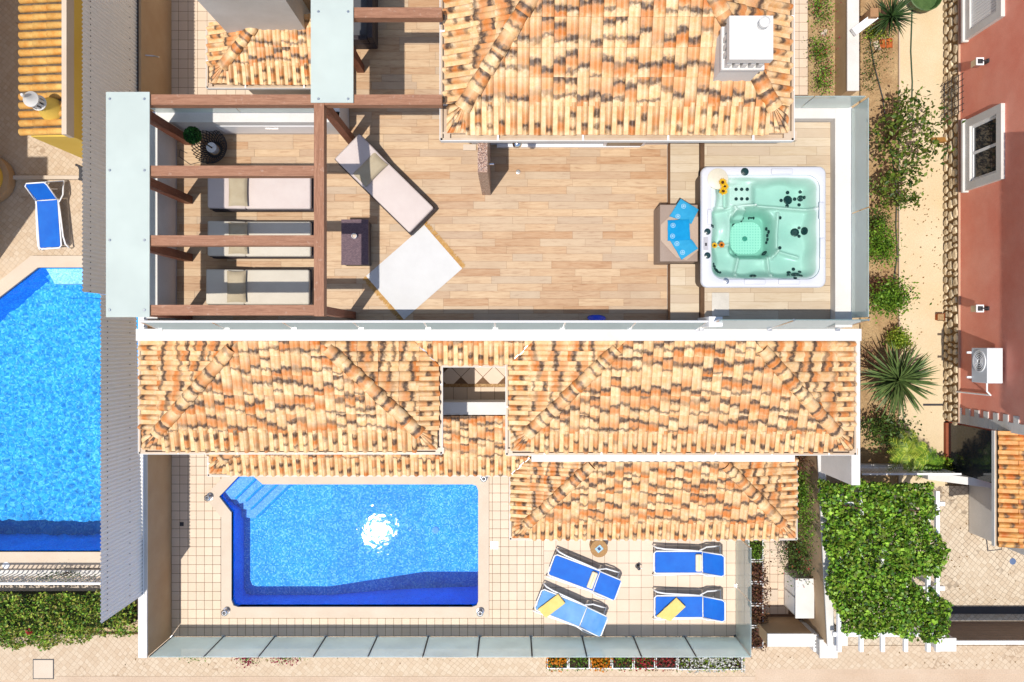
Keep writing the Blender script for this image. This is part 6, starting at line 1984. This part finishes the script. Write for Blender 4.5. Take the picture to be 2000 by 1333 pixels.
# meter cabinet with two doors
mc = thing('meter_cabinet', 'white utility cabinet with two panel doors beside the entrance path', 'cabinet', (X(1565, 1), Y(1170, 1), 0))
mx0, mx1, my0, my1 = X(1556, 1.0), X(1588, 1.0), Y(1206, 1.0), Y(1133, 1.0)
MB().box(mx0, mx1, my0, my1, 0, 0.96).build('body', W['white'], mc)
MB().box(mx0 - 0.03, mx1 + 0.03, my0 - 0.03, my1 + 0.03, 0.961, 1.0).build('top', W['white'], mc)
for q in range(2):
    MB().box(mx0 - 0.014, mx0 - 0.002, my0 + 0.05 + q * 0.48, my0 + 0.47 + q * 0.48, 0.12, 0.9).build('door', W['white_gloss'], mc)
# step slab
MB().box(X(1490), X(1518), Y(1174), Y(1151), 0.002, 0.05).build('step_slab', W['coping'], None, 'pale stone step on the entrance path beside the meter cabinet', 'step')

# entrance plants and narrow bed
shrub('entrance_bush', 'large potted bush with red tints beside the meter cabinet', 1566, 1090, 66, 80, 1.2, W['dark_leaf'], 1700, 0.06, flowers=W['redfl'], nf=60, fs=0.04, zg=0.0, cat='bush')
shrub('entrance_hedge', 'narrow green hedge between the porch roof and the side wall', 1573, 985, 40, 150, 1.5, W['green_leaf'], 2600, 0.06, cat='hedge', zg=0.0, clump=14, loose=0.25)
shrub('entrance_bush', 'small reddish bush at the top of the narrow bed beside the porch', 1570, 900, 36, 34, 1.2, W['purple_leaf'], 500, 0.05, cat='bush', zg=0.0)
# flower bed beside the big roof
for k, (px, py, lab) in enumerate(((1606, 15, 'geranium cluster at the top of the flower bed beside the big roof'), (1602, 100, 'middle geranium cluster in the flower bed beside the big roof'), (1608, 152, 'lowest geranium cluster in the flower bed, next to the glass balustrade'))):
    shrub('geranium', lab, px, py, 46, (70, 52, 58)[k], 0.55, W['green_leaf'], 620, 0.06, cat='flowers', zg=0.02, flowers=W['magenta'], nf=70, fs=0.04)
for k, (px, py, r, lab) in enumerate(((1613, 60, 0.06, 'smaller'), (1609, 66, 0.085, 'larger'))):
    c = P(px, py, 0.1)
    MB().ball((c.x, c.y, 0.08), r, 10, (1, 0.8, 0.7)).build('bed_stone', W['coping'], None, '%s of the two pale stones in the flower bed beside the big roof' % lab, 'stone')

# planter boxes
def planter(label, px0, px1, py0, py1, ztop, leafm, n, ls, flowers=None, nf=0, fs=0.05, grp='planter boxes', boxm='white_gloss', spill=0.0, tall=0.12):
    x0_, x1_, y0_, y1_ = X(px0, ztop), X(px1, ztop), Y(py1, ztop), Y(py0, ztop)
    t = thing('planter_box', label, 'planter', ((x0_ + x1_) / 2, (y0_ + y1_) / 2, -0.02), group=grp)
    w_ = 0.022
    o = [(x0_, y0_), (x1_, y0_), (x1_, y1_), (x0_, y1_)]
    i = [(x0_ + w_, y0_ + w_), (x1_ - w_, y0_ + w_), (x1_ - w_, y1_ - w_), (x0_ + w_, y1_ - w_)]
    MB().ring(o, i, -0.02, ztop).build('box', W[boxm], t)
    MB().box(x0_ + w_, x1_ - w_, y0_ + w_, y1_ - w_, ztop - 0.1, ztop - 0.06).build('soil', plain('dark_compost', rgb(70, 52, 40), rgb(50, 36, 28), 12, 0.95, 0.5) if 'dark_compost' not in bpy.data.materials else bpy.data.materials['dark_compost'], t)
    lb, fb_ = MB(), MB()
    def sp(zr):
        u, v = max(-.52, min(.52, rng.gauss(0, 0.3))), max(-.55, min(.55, rng.gauss(0, 0.3)))
        return Vector(((x0_ + x1_) / 2 + u * (x1_ - x0_) + spill * rng.random(), (y0_ + y1_) / 2 + v * (y1_ - y0_), ztop - 0.06 + rng.random() * zr))
    leafcloud(lb, [sp(tall) for _ in range(n)], ls, 0.5)
    lb.build('plants', leafm, t, kind='stuff')
    if flowers:
        leafcloud(fb_, [sp(tall * 1.1) + Vector((0, 0, tall * 0.3)) for _ in range(nf)], fs, 1.0, 0.9)
        fb_.build('blossoms', flowers, t, kind='stuff')
    return t
specs = [('first square planter from the pool side, with orange marigolds', 'green_leaf', 'orange', 110), ('second square planter from the pool side, leafy with no flowers', 'green_leaf', None, 0),
         ('third square planter from the pool side, full of orange marigolds', 'green_leaf', 'orange', 200), ('fourth square planter from the pool side, green with a few red flowers', 'green_leaf', 'redfl', 25),
         ('fifth square planter from the pool side, with pink-red flowers', 'green_leaf', 'redfl', 90), ('sixth square planter from the pool side, reddish next to the white flowers', 'purple_leaf', 'redfl', 50)]
for k, (lab, lm, fm, nf) in enumerate(specs):
    planter(lab + ' along the street', 1068 + 42.6 * k, 1109 + 42.6 * k, 1262, 1307, 0.3, W[lm], 420, 0.055, W[fm] if fm else None, nf * 2, 0.06, 'planter boxes along the street')
planter('long white planter overflowing with white flowers along the street', 1324, 1450, 1262, 1309, 0.3, W['lime_leaf'], 1300, 0.055, W['whitefl'], 900, 0.055, 'planter boxes along the street')
for k in range(5):
    planter(('green planter box nearest the porch, beside the sun deck glass', 'second purple-leaved planter box beside the sun deck glass, below the green one', 'third purple-leaved planter box beside the sun deck glass', 'fourth purple-leaved planter box beside the sun deck glass', 'last purple-leaved planter box beside the sun deck glass, nearest the street')[k],
            1462, 1491, 1054 + 43 * k, 1094 + 43 * k, 0.4, W['green_leaf'] if k == 0 else W['purple_leaf'], 420, 0.07 if k else 0.05, None, 0, 0.05, 'planter boxes beside the sun deck', spill=0.0 if k == 0 else 0.16, tall=0.25)
# bougainvillea scraps outside the glass
for k, (px, py, w_, lab, fl) in enumerate(((375, 1283, 44, 'small green weeds at the foot of the street balustrade near the boundary wall', None), (487, 1287, 50, 'magenta bougainvillea spray below the second street balustrade panel', 'magenta'), (565, 1287, 70, 'larger magenta bougainvillea spray below the third street balustrade panel', 'magenta'))):
    shrub('street_plant', lab, px, py, w_, 18, 0.4, W['green_leaf'], 160, 0.05, cat='plant', zg=-0.02, flowers=W[fl] if fl else None, nf=110, fs=0.05, clump=6, branches=4)

# ---------------------------------------------------------------- vine pergola over the drive
vp = thing('vine_pergola', 'white pergola beams over the driveway, almost hidden by the vine', 'pergola', (X(1730, 2.3), Y(1100, 2.3), 0))
for k, px in enumerate((1640, 1683, 1725, 1770, 1814, 1832)):
    MB().box(X(px, 2.2) - 0.045, X(px, 2.2) + 0.045, Y(1274, 2.2), Y(960, 2.2), 2.1, 2.2).build('rafter', W['white_gloss'], vp)
for py in (985, 1150, 1240):
    MB().box(X(1628, 2.1), X(1846, 2.1), Y(py, 2.1) - 0.05, Y(py, 2.1) + 0.05, 1.99, 2.097).build('cross_beam', W['white_gloss'], vp)
for px, py in ((1640, 985), (1836, 985), (1836, 1240), (1836, 1150)):
    MB().box(X(px, 2.0) - 0.05, X(px, 2.0) + 0.05, Y(py, 2.0) - 0.05, Y(py, 2.0) + 0.05, -0.04, 1.988).build('post', W['white_gloss'], vp)
vine = thing('vine', 'dense green climbing vine covering the driveway pergola', 'vine', (X(1640, 2.0), Y(960, 2), 0))
VP = [(1604, 938), (1650, 945), (1720, 948), (1816, 946), (1838, 990), (1826, 1040), (1850, 1090), (1838, 1120), (1842, 1150), (1856, 1180), (1848, 1245), (1800, 1250), (1720, 1246), (1650, 1240), (1632, 1190), (1622, 1120), (1612, 1030)]
vpoly = PP(VP, 2.35)
bb = bbox(vpoly)
holes_ = [(P(1792, 1000, 2.35), 0.16), (P(1808, 1135, 2.35), 0.28), (P(1838, 1130, 2.35), 0.22)]
pts = []
while len(pts) < 21000:
    x, y = rng.uniform(bb[0] - .15, bb[1] + .2), rng.uniform(bb[2] - .1, bb[3] + .1)
    jx, jy = 0.28 * mnoise.noise((x * 1.7, y * 1.7, 3)), 0.28 * mnoise.noise((x * 1.7, y * 1.7, 9))
    if not in_poly((x + jx, y + jy), vpoly): continue
    if any(math.hypot(x + jx - h_[0].x, y + jy - h_[0].y) < h_[1] for h_ in holes_) and rng.random() < 0.93: continue
    d = mnoise.noise((x * 2.6, y * 2.6, 1.5))
    if d < -0.42 and rng.random() < 0.6: continue
    pts.append((x, y, 2.26 + 0.22 * d + rng.uniform(-0.14, 0.16)))
lb = MB()
leafcloud(lb, pts, 0.092, 0.9, 0.8, 0.12)
lb.build('crown', W['vine_leaf'], vine)
sb = MB()
for a, b in (((1632, 985), (1700, 1100)), ((1632, 985), (1800, 1000)), ((1640, 1150), (1830, 1190)), ((1700, 1100), (1790, 1220)), ((1640, 985), (1660, 1200))):
    p, q = P(*a, 2.22), P(*b, 2.25)
    sb.tube([p, p.lerp(q, 0.33) + Vector((0.1, -0.08, 0.04)), p.lerp(q, 0.66) + Vector((-0.1, 0.06, 0)), q], [0.03, 0.024, 0.018, 0.01], 6)
sb.build('vine_branches', W['stemw'], vine)
p = P(1636, 975, 0)
MB().tube([(p.x, p.y, -0.04), (p.x + 0.05, p.y, 1.2), P(1632, 985, 2.2)], [0.05, 0.045, 0.035], 7).build('trunk', W['stemw'], vine)

# white railing between garden and drive
rl = thing('metal_railing', 'white metal railing with close upright bars at the end of the garden bed', 'railing', (X(1690), Y(925), 0))
ry_ = Y(914, 0.2)
rxa, rxb = X(1684, 1.25), X(1878, 1.25)
MB().box(rxa, rxb, ry_ - 0.025, ry_ + 0.025, 1.2, 1.25).build('top_rail', W['white_gloss'], rl)
MB().box(rxa, rxb, ry_ - 0.02, ry_ + 0.02, 0.2, 0.24).build('bottom_rail', W['white_gloss'], rl)
for i in range(27):
    x = rxa + (rxb - rxa) * (i + 0.5) / 27
    MB().box(x - 0.009, x + 0.009, ry_ - 0.009, ry_ + 0.009, 0.241, 1.199).build('bar', W['white_gloss'], rl)
MB().box(rxa - 0.1, rxb + 0.1, ry_ - 0.08, ry_ + 0.08, -0.1, 0.16).build('railing_kerb', W['white'], None, 'white kerb wall under the metal railing', 'kerb')
# manhole frames
def manhole(label, px, py, sx, sy, rot=0.0, mat='coping', z=-0.02, fr='dark_metal'):
    c = P(px, py, z)
    t = thing('manhole_cover', label, 'manhole cover', (c.x, c.y, z), rot)
    local_part(MB().box(-sx / 2 - 0.025, sx / 2 + 0.025, -sy / 2 - 0.025, sy / 2 + 0.025, 0.002, 0.008), 'frame', W[fr], t)
    local_part(MB().box(-sx / 2, sx / 2, -sy / 2, sy / 2, 0.0085, 0.014), 'lid', W[mat], t)
manhole('square pale manhole cover in the cobbled pavement below the hedge', 85, 1307, 0.53, 0.5)
manhole('square manhole cover in the cobbled driveway below the porch roof', 1941, 1061, 0.36, 0.36, 0.12, 'cobble_drive', -0.04)
c = P(1978, 1097, -0.03)
MB().lathe([(0.09, -0.038), (0.09, -0.028), (0.05, -0.026)], c, 16).build('valve_cover', W['chrome'], None, 'small round pale blue valve cover in the driveway', 'cover')
MB().lathe([(0.1, 0.026), (0.1, 0.036), (0.05, 0.038)], P(12, 1105, 0.03), 16).build('skimmer_lid', W['white_gloss'], None, 'round white skimmer lid on the coping of the large rippling pool', 'lid')

# ---------------------------------------------------------------- rear small roof and block (top, left of the canopy)
ZQ = 2.75
qx0, qx1, qy0 = X(411, ZQ), X(640, ZQ), Y(165, ZQ)
rb = thing('rear_annex', 'small annex with a mottled tiled roof in the rear courtyard', 'building', (qx0, qy0, 0))
MB().box(qx0 + 0.35, qx1, qy0 + 0.4, qy0 + 2.2, 0, 2.65).build('wall', W['white'], rb)
rf_ = hip_roof(rb, qx0, qx1, qy0, qy0 + 1.45, ZQ, 0.36, 0.36, right=False, gut=False)
gutter(rb, [(qx0, qy0 + 1.4), (qx0, qy0), (qx1, qy0)], ZQ, out=0.09)
blk = thing('rear_block', 'tall white block rising behind the small annex roof', 'building', (-5.5, 8, 0))
MB().box(X(436, 3.3), -4.85, 7.3, 12, 0, 8.3).build('wall', W['white'], blk)
MB().box(-4.847, -3.46, 7.9, 12, 0, 8.2).build('side_wall', W['cream_wall'], blk)
bnch = thing('slatted_bench', 'dark red slatted bench under the annex gutter', 'bench', (X(570, 0.5), Y(175, 0.5), 0))
for i in range(5):
    MB().box(X(527, 0.6), X(625, 0.6), Y(182, 0.6) + i * 0.07, Y(182, 0.6) + i * 0.07 + 0.055, 0.55, 0.6).build('slat', plain('dark_red_slat', rgb(126, 52, 32), None, 5, 0.6) if i == 0 else bpy.data.materials['dark_red_slat'], bnch)
for px in (532, 615):
    MB().box(X(px, 0.5) - 0.03, X(px, 0.5) + 0.03, Y(181, 0.5), Y(181, 0.5) + 0.3, 0, 0.549).build('leg', W['dark_metal'], bnch)
tpw = MB().tube([(SXW + 0.001, Y(110, 1.5), 1.55), (SXW + 0.2, Y(110, 1.5), 1.5), (SXW + 0.32, Y(112, 1.5), 1.5)], 0.02, 6).build('wall_tap', W['steel'], None, 'small metal tap on the boundary wall in the rear courtyard', 'tap')

# ---------------------------------------------------------------- neighbour on the left
NX1 = X(131, 3.0)
nb = thing('neighbour_house', 'yellow house with a weathered orange barrel-tile roof beyond the screen', 'building', (X(85, 3), Y(100, 3), 0))
ny0 = Y(262, 3.0)
MB().box(X(48, 3.0), NX1, ny0, 14, 0, 2.75).build('wall', W['yellow'], nb)
MB().box(X(124, 3.0), NX1 + 0.03, ny0 - 0.03, 14, 2.752, 3.08).build('parapet', W['coping'], nb)
nr = roof_part(nb)
ex = X(40, 2.85)
sl = 0.12
W['barrel_bright'] = W['tile_old']
W['channel'] = plain('lichen_channel', rgb(132, 116, 96), rgb(96, 82, 66), 7, 0.95, 0.5, 30, fine=0.3)
W['ochre_tile'] = plain('ochre_barrel_tile', rgb(246, 200, 118), rgb(222, 150, 66), 3.6, 0.8, 0.3, 30, var=0.10, fine=0.15)
MB().add([(ex + 0.05, ny0, 2.83), (X(126, 3.0), ny0, 2.97), (X(126, 3.0), 14, 2.97), (ex + 0.05, 14, 2.83)], [(0, 1, 2, 3)]).build('roof_deck', W['channel'], nr)
tb = MB()
vs = []
Lb = 0.42
for y_, r_ in ((0, 0.074), (0, 0.084), (Lb, 0.074)):
    for i in range(9):
        a = math.pi * i / 8
        vs.append((y_, -r_ * math.cos(a), r_ * math.sin(a)))
me = tb.add(vs, [(l * 9 + i, l * 9 + i + 1, (l + 1) * 9 + i + 1, (l + 1) * 9 + i) for l in range(2) for i in range(8)]).mesh('roof_tile')
me.materials.append(W['ochre_tile'])
me.polygons.foreach_set('use_smooth', [True] * len(me.polygons))
for i in range(25):
    for k in range(3):
        M = Matrix.Translation((ex + k * 0.355, ny0 + 0.08 + i * 0.21, 2.85 + k * 0.355 * sl)) @ Matrix.Rotation(-math.atan(sl) + 0.03, 4, 'Y')
        link_mesh('roof_tile', me, nr, M)
# ornate chimney
cb = P(100, 214, 2.95)
nc = thing('ornate_chimney', 'white ornate round chimney with slots and a pointed cap on the ochre tiles', 'chimney', cb)
MB().lathe([(0.30, 2.9), (0.26, 3.05), (0.17, 3.25), (0.15, 3.42)], cb, 20).build('base', W['yellow'], nc, smooth=True)
MB().lathe([(0.17, 3.42), (0.18, 3.46), (0.15, 3.48)], cb, 20).build('collar', W['white'], nc)
MB().lathe([(0.125, 3.48), (0.125, 3.70)], cb, 20).build('flue', W['dark_metal'], nc)
for k in range(10):
    a = 2 * math.pi * k / 10
    M = Matrix.Translation((cb.x + 0.145 * math.cos(a), cb.y + 0.145 * math.sin(a), 3.59)) @ Matrix.Rotation(a, 4, 'Z')
    MB().obox(M, 0.015, 0.026, 0.11).build('slot_bar', W['white'], nc)
MB().lathe([(0.175, 3.70), (0.18, 3.76), (0.12, 3.82), (0.05, 3.95), (0.03, 4.02), (0.045, 4.06), (0.03, 4.1)], cb, 20).build('pointed_cap', W['white'], nc, smooth=True)
# off-frame taller block whose shade falls on the paving, round yellow turret
nt = thing('unseen_tower', 'unseen tall yellow block beyond the left edge, added to shade the paving', 'building', (-18, 8, 0))
MB().box(-26, X(-38), Y(440), 16, 0, 5.6).build('wall', W['yellow'], nt)
MB().box(-26, X(-38) + 0.3, Y(440) - 0.3, 16, 5.603, 5.8).build('eaves', W['tile_old'], nt)
MB().box(-26, X(-6), Y(512), Y(445), 0, 8.2).build('unseen_shade_box', W['yellow'], nt)  # unseen box added to carry the shade further across the paving
tu = thing('round_turret', 'round yellow turret with a beige rim at the left edge', 'turret', (X(-30), Y(355), 0))
tc = (X(-16), Y(352))
MB().lathe([(0.5, 0), (0.5, 0.9)], tc, 36).build('drum', W['yellow'], tu, smooth=True)
MB().lathe([(0.66, 0.0), (0.66, 0.3), (0.51, 0.3)], tc, 36).build('rim', W['cream_wall'], tu, smooth=True)
MB().box(X(-20), X(163), Y(352, 0), Y(345, 0), -0.03, 0.12).build('terrace_step', W['coping'], None, 'pale step across the neighbouring terrace below the yellow house', 'step')
N_ = place_lounger('blue sun lounger with its back raised on the neighbouring terrace', 93, 417, R(94), 0.5, group='blue sling sun loungers')
ob = thing('folded_chair', 'dark folded chair half hidden by the corrugated screen', 'chair', (X(160), Y(340), 0))
MB().tube([P(148, 322, 0.9), P(166, 330, 0.9)], 0.03, 6).build('arm', W['dark_metal'], ob)
MB().box(X(152, 0.6), X(168, 0.6), Y(352, 0.6), Y(326, 0.6), 0.5, 0.55).build('seat', W['dark_metal'], ob)
for px, py in ((154, 328), (154, 350)):
    MB().box(X(px, 0.5) - 0.02, X(px, 0.5) + 0.02, Y(py, 0.5) - 0.02, Y(py, 0.5) + 0.02, -0.03, 0.499).build('leg', W['dark_metal'], ob)
# white fence below the neighbour's pool
fn = thing('picket_fence', 'white metal fence between the large rippling pool and the hedge', 'fence', (X(100), Y(1130), 0))
fy0 = Y(1116, 0)
MB().box(-20, SXW - 0.3, fy0 - 0.10, fy0 + 0.06, -0.1, 0.12).build('kerb_wall', W['white'], fn)
MB().box(-20, SXW - 0.3, fy0 - 0.05, fy0, 1.0, 1.05).build('top_rail', W['white_gloss'], fn)
for i in range(46):
    x = SXW - 0.4 - i * 0.13
    MB().box(x - 0.012, x + 0.012, fy0 - 0.037, fy0 - 0.013, 0.121, 0.999).build('bar', W['white_gloss'], fn)
cr = shrub('fence_creeper', 'grey-green creeper twining through the white fence', 120, 1128, 130, 20, 0.8, W['dark_leaf'], 260, 0.06, cat='creeper', zg=0.0, clump=12, branches=5)
# hedge
hg = thing('flowering_hedge', 'dense dark green hedge along the pavement below the white fence', 'hedge', (X(120), Y(1210), -0.02))
HP = PP([(-80, 1152), (210, 1150), (276, 1150), (280, 1232), (240, 1245), (190, 1235), (160, 1262), (100, 1268), (60, 1276), (-80, 1282)], 0.5)
bb = bbox(HP)
pts = []
while len(pts) < 9000:
    x, y = rng.uniform(bb[0], bb[1]), rng.uniform(bb[2], bb[3])
    if x > SXW - 0.22: continue
    j = 0.22 * mnoise.noise((x * 2, y * 2, 5))
    if not in_poly((x + j, y + j), HP): continue
    e = min(1.0, (y - bb[2]) / 0.9)
    d = mnoise.noise((x * 2.2, y * 2.2, 2))
    pts.append((x, y, 0.05 + 0.75 * max(0.1, e) + 0.28 * d + rng.uniform(-0.12, 0.1)))
lb = MB()
leafcloud(lb, pts, 0.075, 0.7, 0.6)
lb.build('crown', W['hedge_leaf'], hg)
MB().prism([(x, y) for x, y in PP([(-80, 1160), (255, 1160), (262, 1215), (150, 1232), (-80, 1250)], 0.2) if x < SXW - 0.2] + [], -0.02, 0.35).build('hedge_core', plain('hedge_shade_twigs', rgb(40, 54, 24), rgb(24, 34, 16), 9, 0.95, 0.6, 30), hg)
fb_ = MB()
leafcloud(fb_, [P(62, 1231, 0.8) + Vector((rng.gauss(0, .05), rng.gauss(0, .05), 0.1)) for _ in range(14)], 0.07, 1.0, 0.9)
fb_.build('blossoms', W['redfl'], hg)

# lattice trellis at the foot of the red wall
tr = thing('trellis', 'dark wire lattice trellis at the foot of the red wall beside the fig shrub', 'trellis', (RXW - 0.1, Y(190, 0.5), 0))
for i in range(7):
    y = Y(230, 0.4) + i * 0.16
    MB().box(RXW - 0.10, RXW - 0.088, y - 0.008, y + 0.008, 0, 1.15).build('upright_wire', W['dark_metal'], tr)
for i in range(6):
    z = 0.2 + i * 0.17
    MB().box(RXW - 0.087, RXW - 0.076, Y(230, 0.4) - 0.05, Y(230, 0.4) + 1.0, z - 0.008, z + 0.008).build('cross_wire', W['dark_metal'], tr)

# fallen leaves on the path, the drive and the pavement
lt = MB()
pts = []
for _ in range(260):
    q = rng.random()
    if q < 0.5: p = P(rng.uniform(1760, 1843), rng.triangular(150, 950, 300), 0.002)
    elif q < 0.75: p = P(rng.uniform(1825, 1995), rng.uniform(960, 1180), -0.034)
    else: p = P(rng.uniform(150, 1990), rng.uniform(1275, 1300), -0.012)
    pts.append(p + Vector((0, 0, 0.006)))
for p in pts:
    a = rng.uniform(0, 6.28)
    s_ = rng.uniform(0.012, 0.035)
    c_, d_ = math.cos(a) * s_, math.sin(a) * s_
    lt.add([(p.x - c_, p.y - d_, p.z), (p.x + d_ * 0.5, p.y - c_ * 0.5, p.z + 0.006), (p.x + c_, p.y + d_, p.z), (p.x - d_ * 0.5, p.y + c_ * 0.5, p.z + 0.004)], [(0, 1, 2), (0, 2, 3)])
lt.build('leaf_litter', m_leaf('dry_leaf', [rgb(130, 96, 50), rgb(170, 130, 70), rgb(110, 90, 50)]), None, 'scattered dry fallen leaves on the path, drive and pavement', 'fallen leaves', kind='stuff')
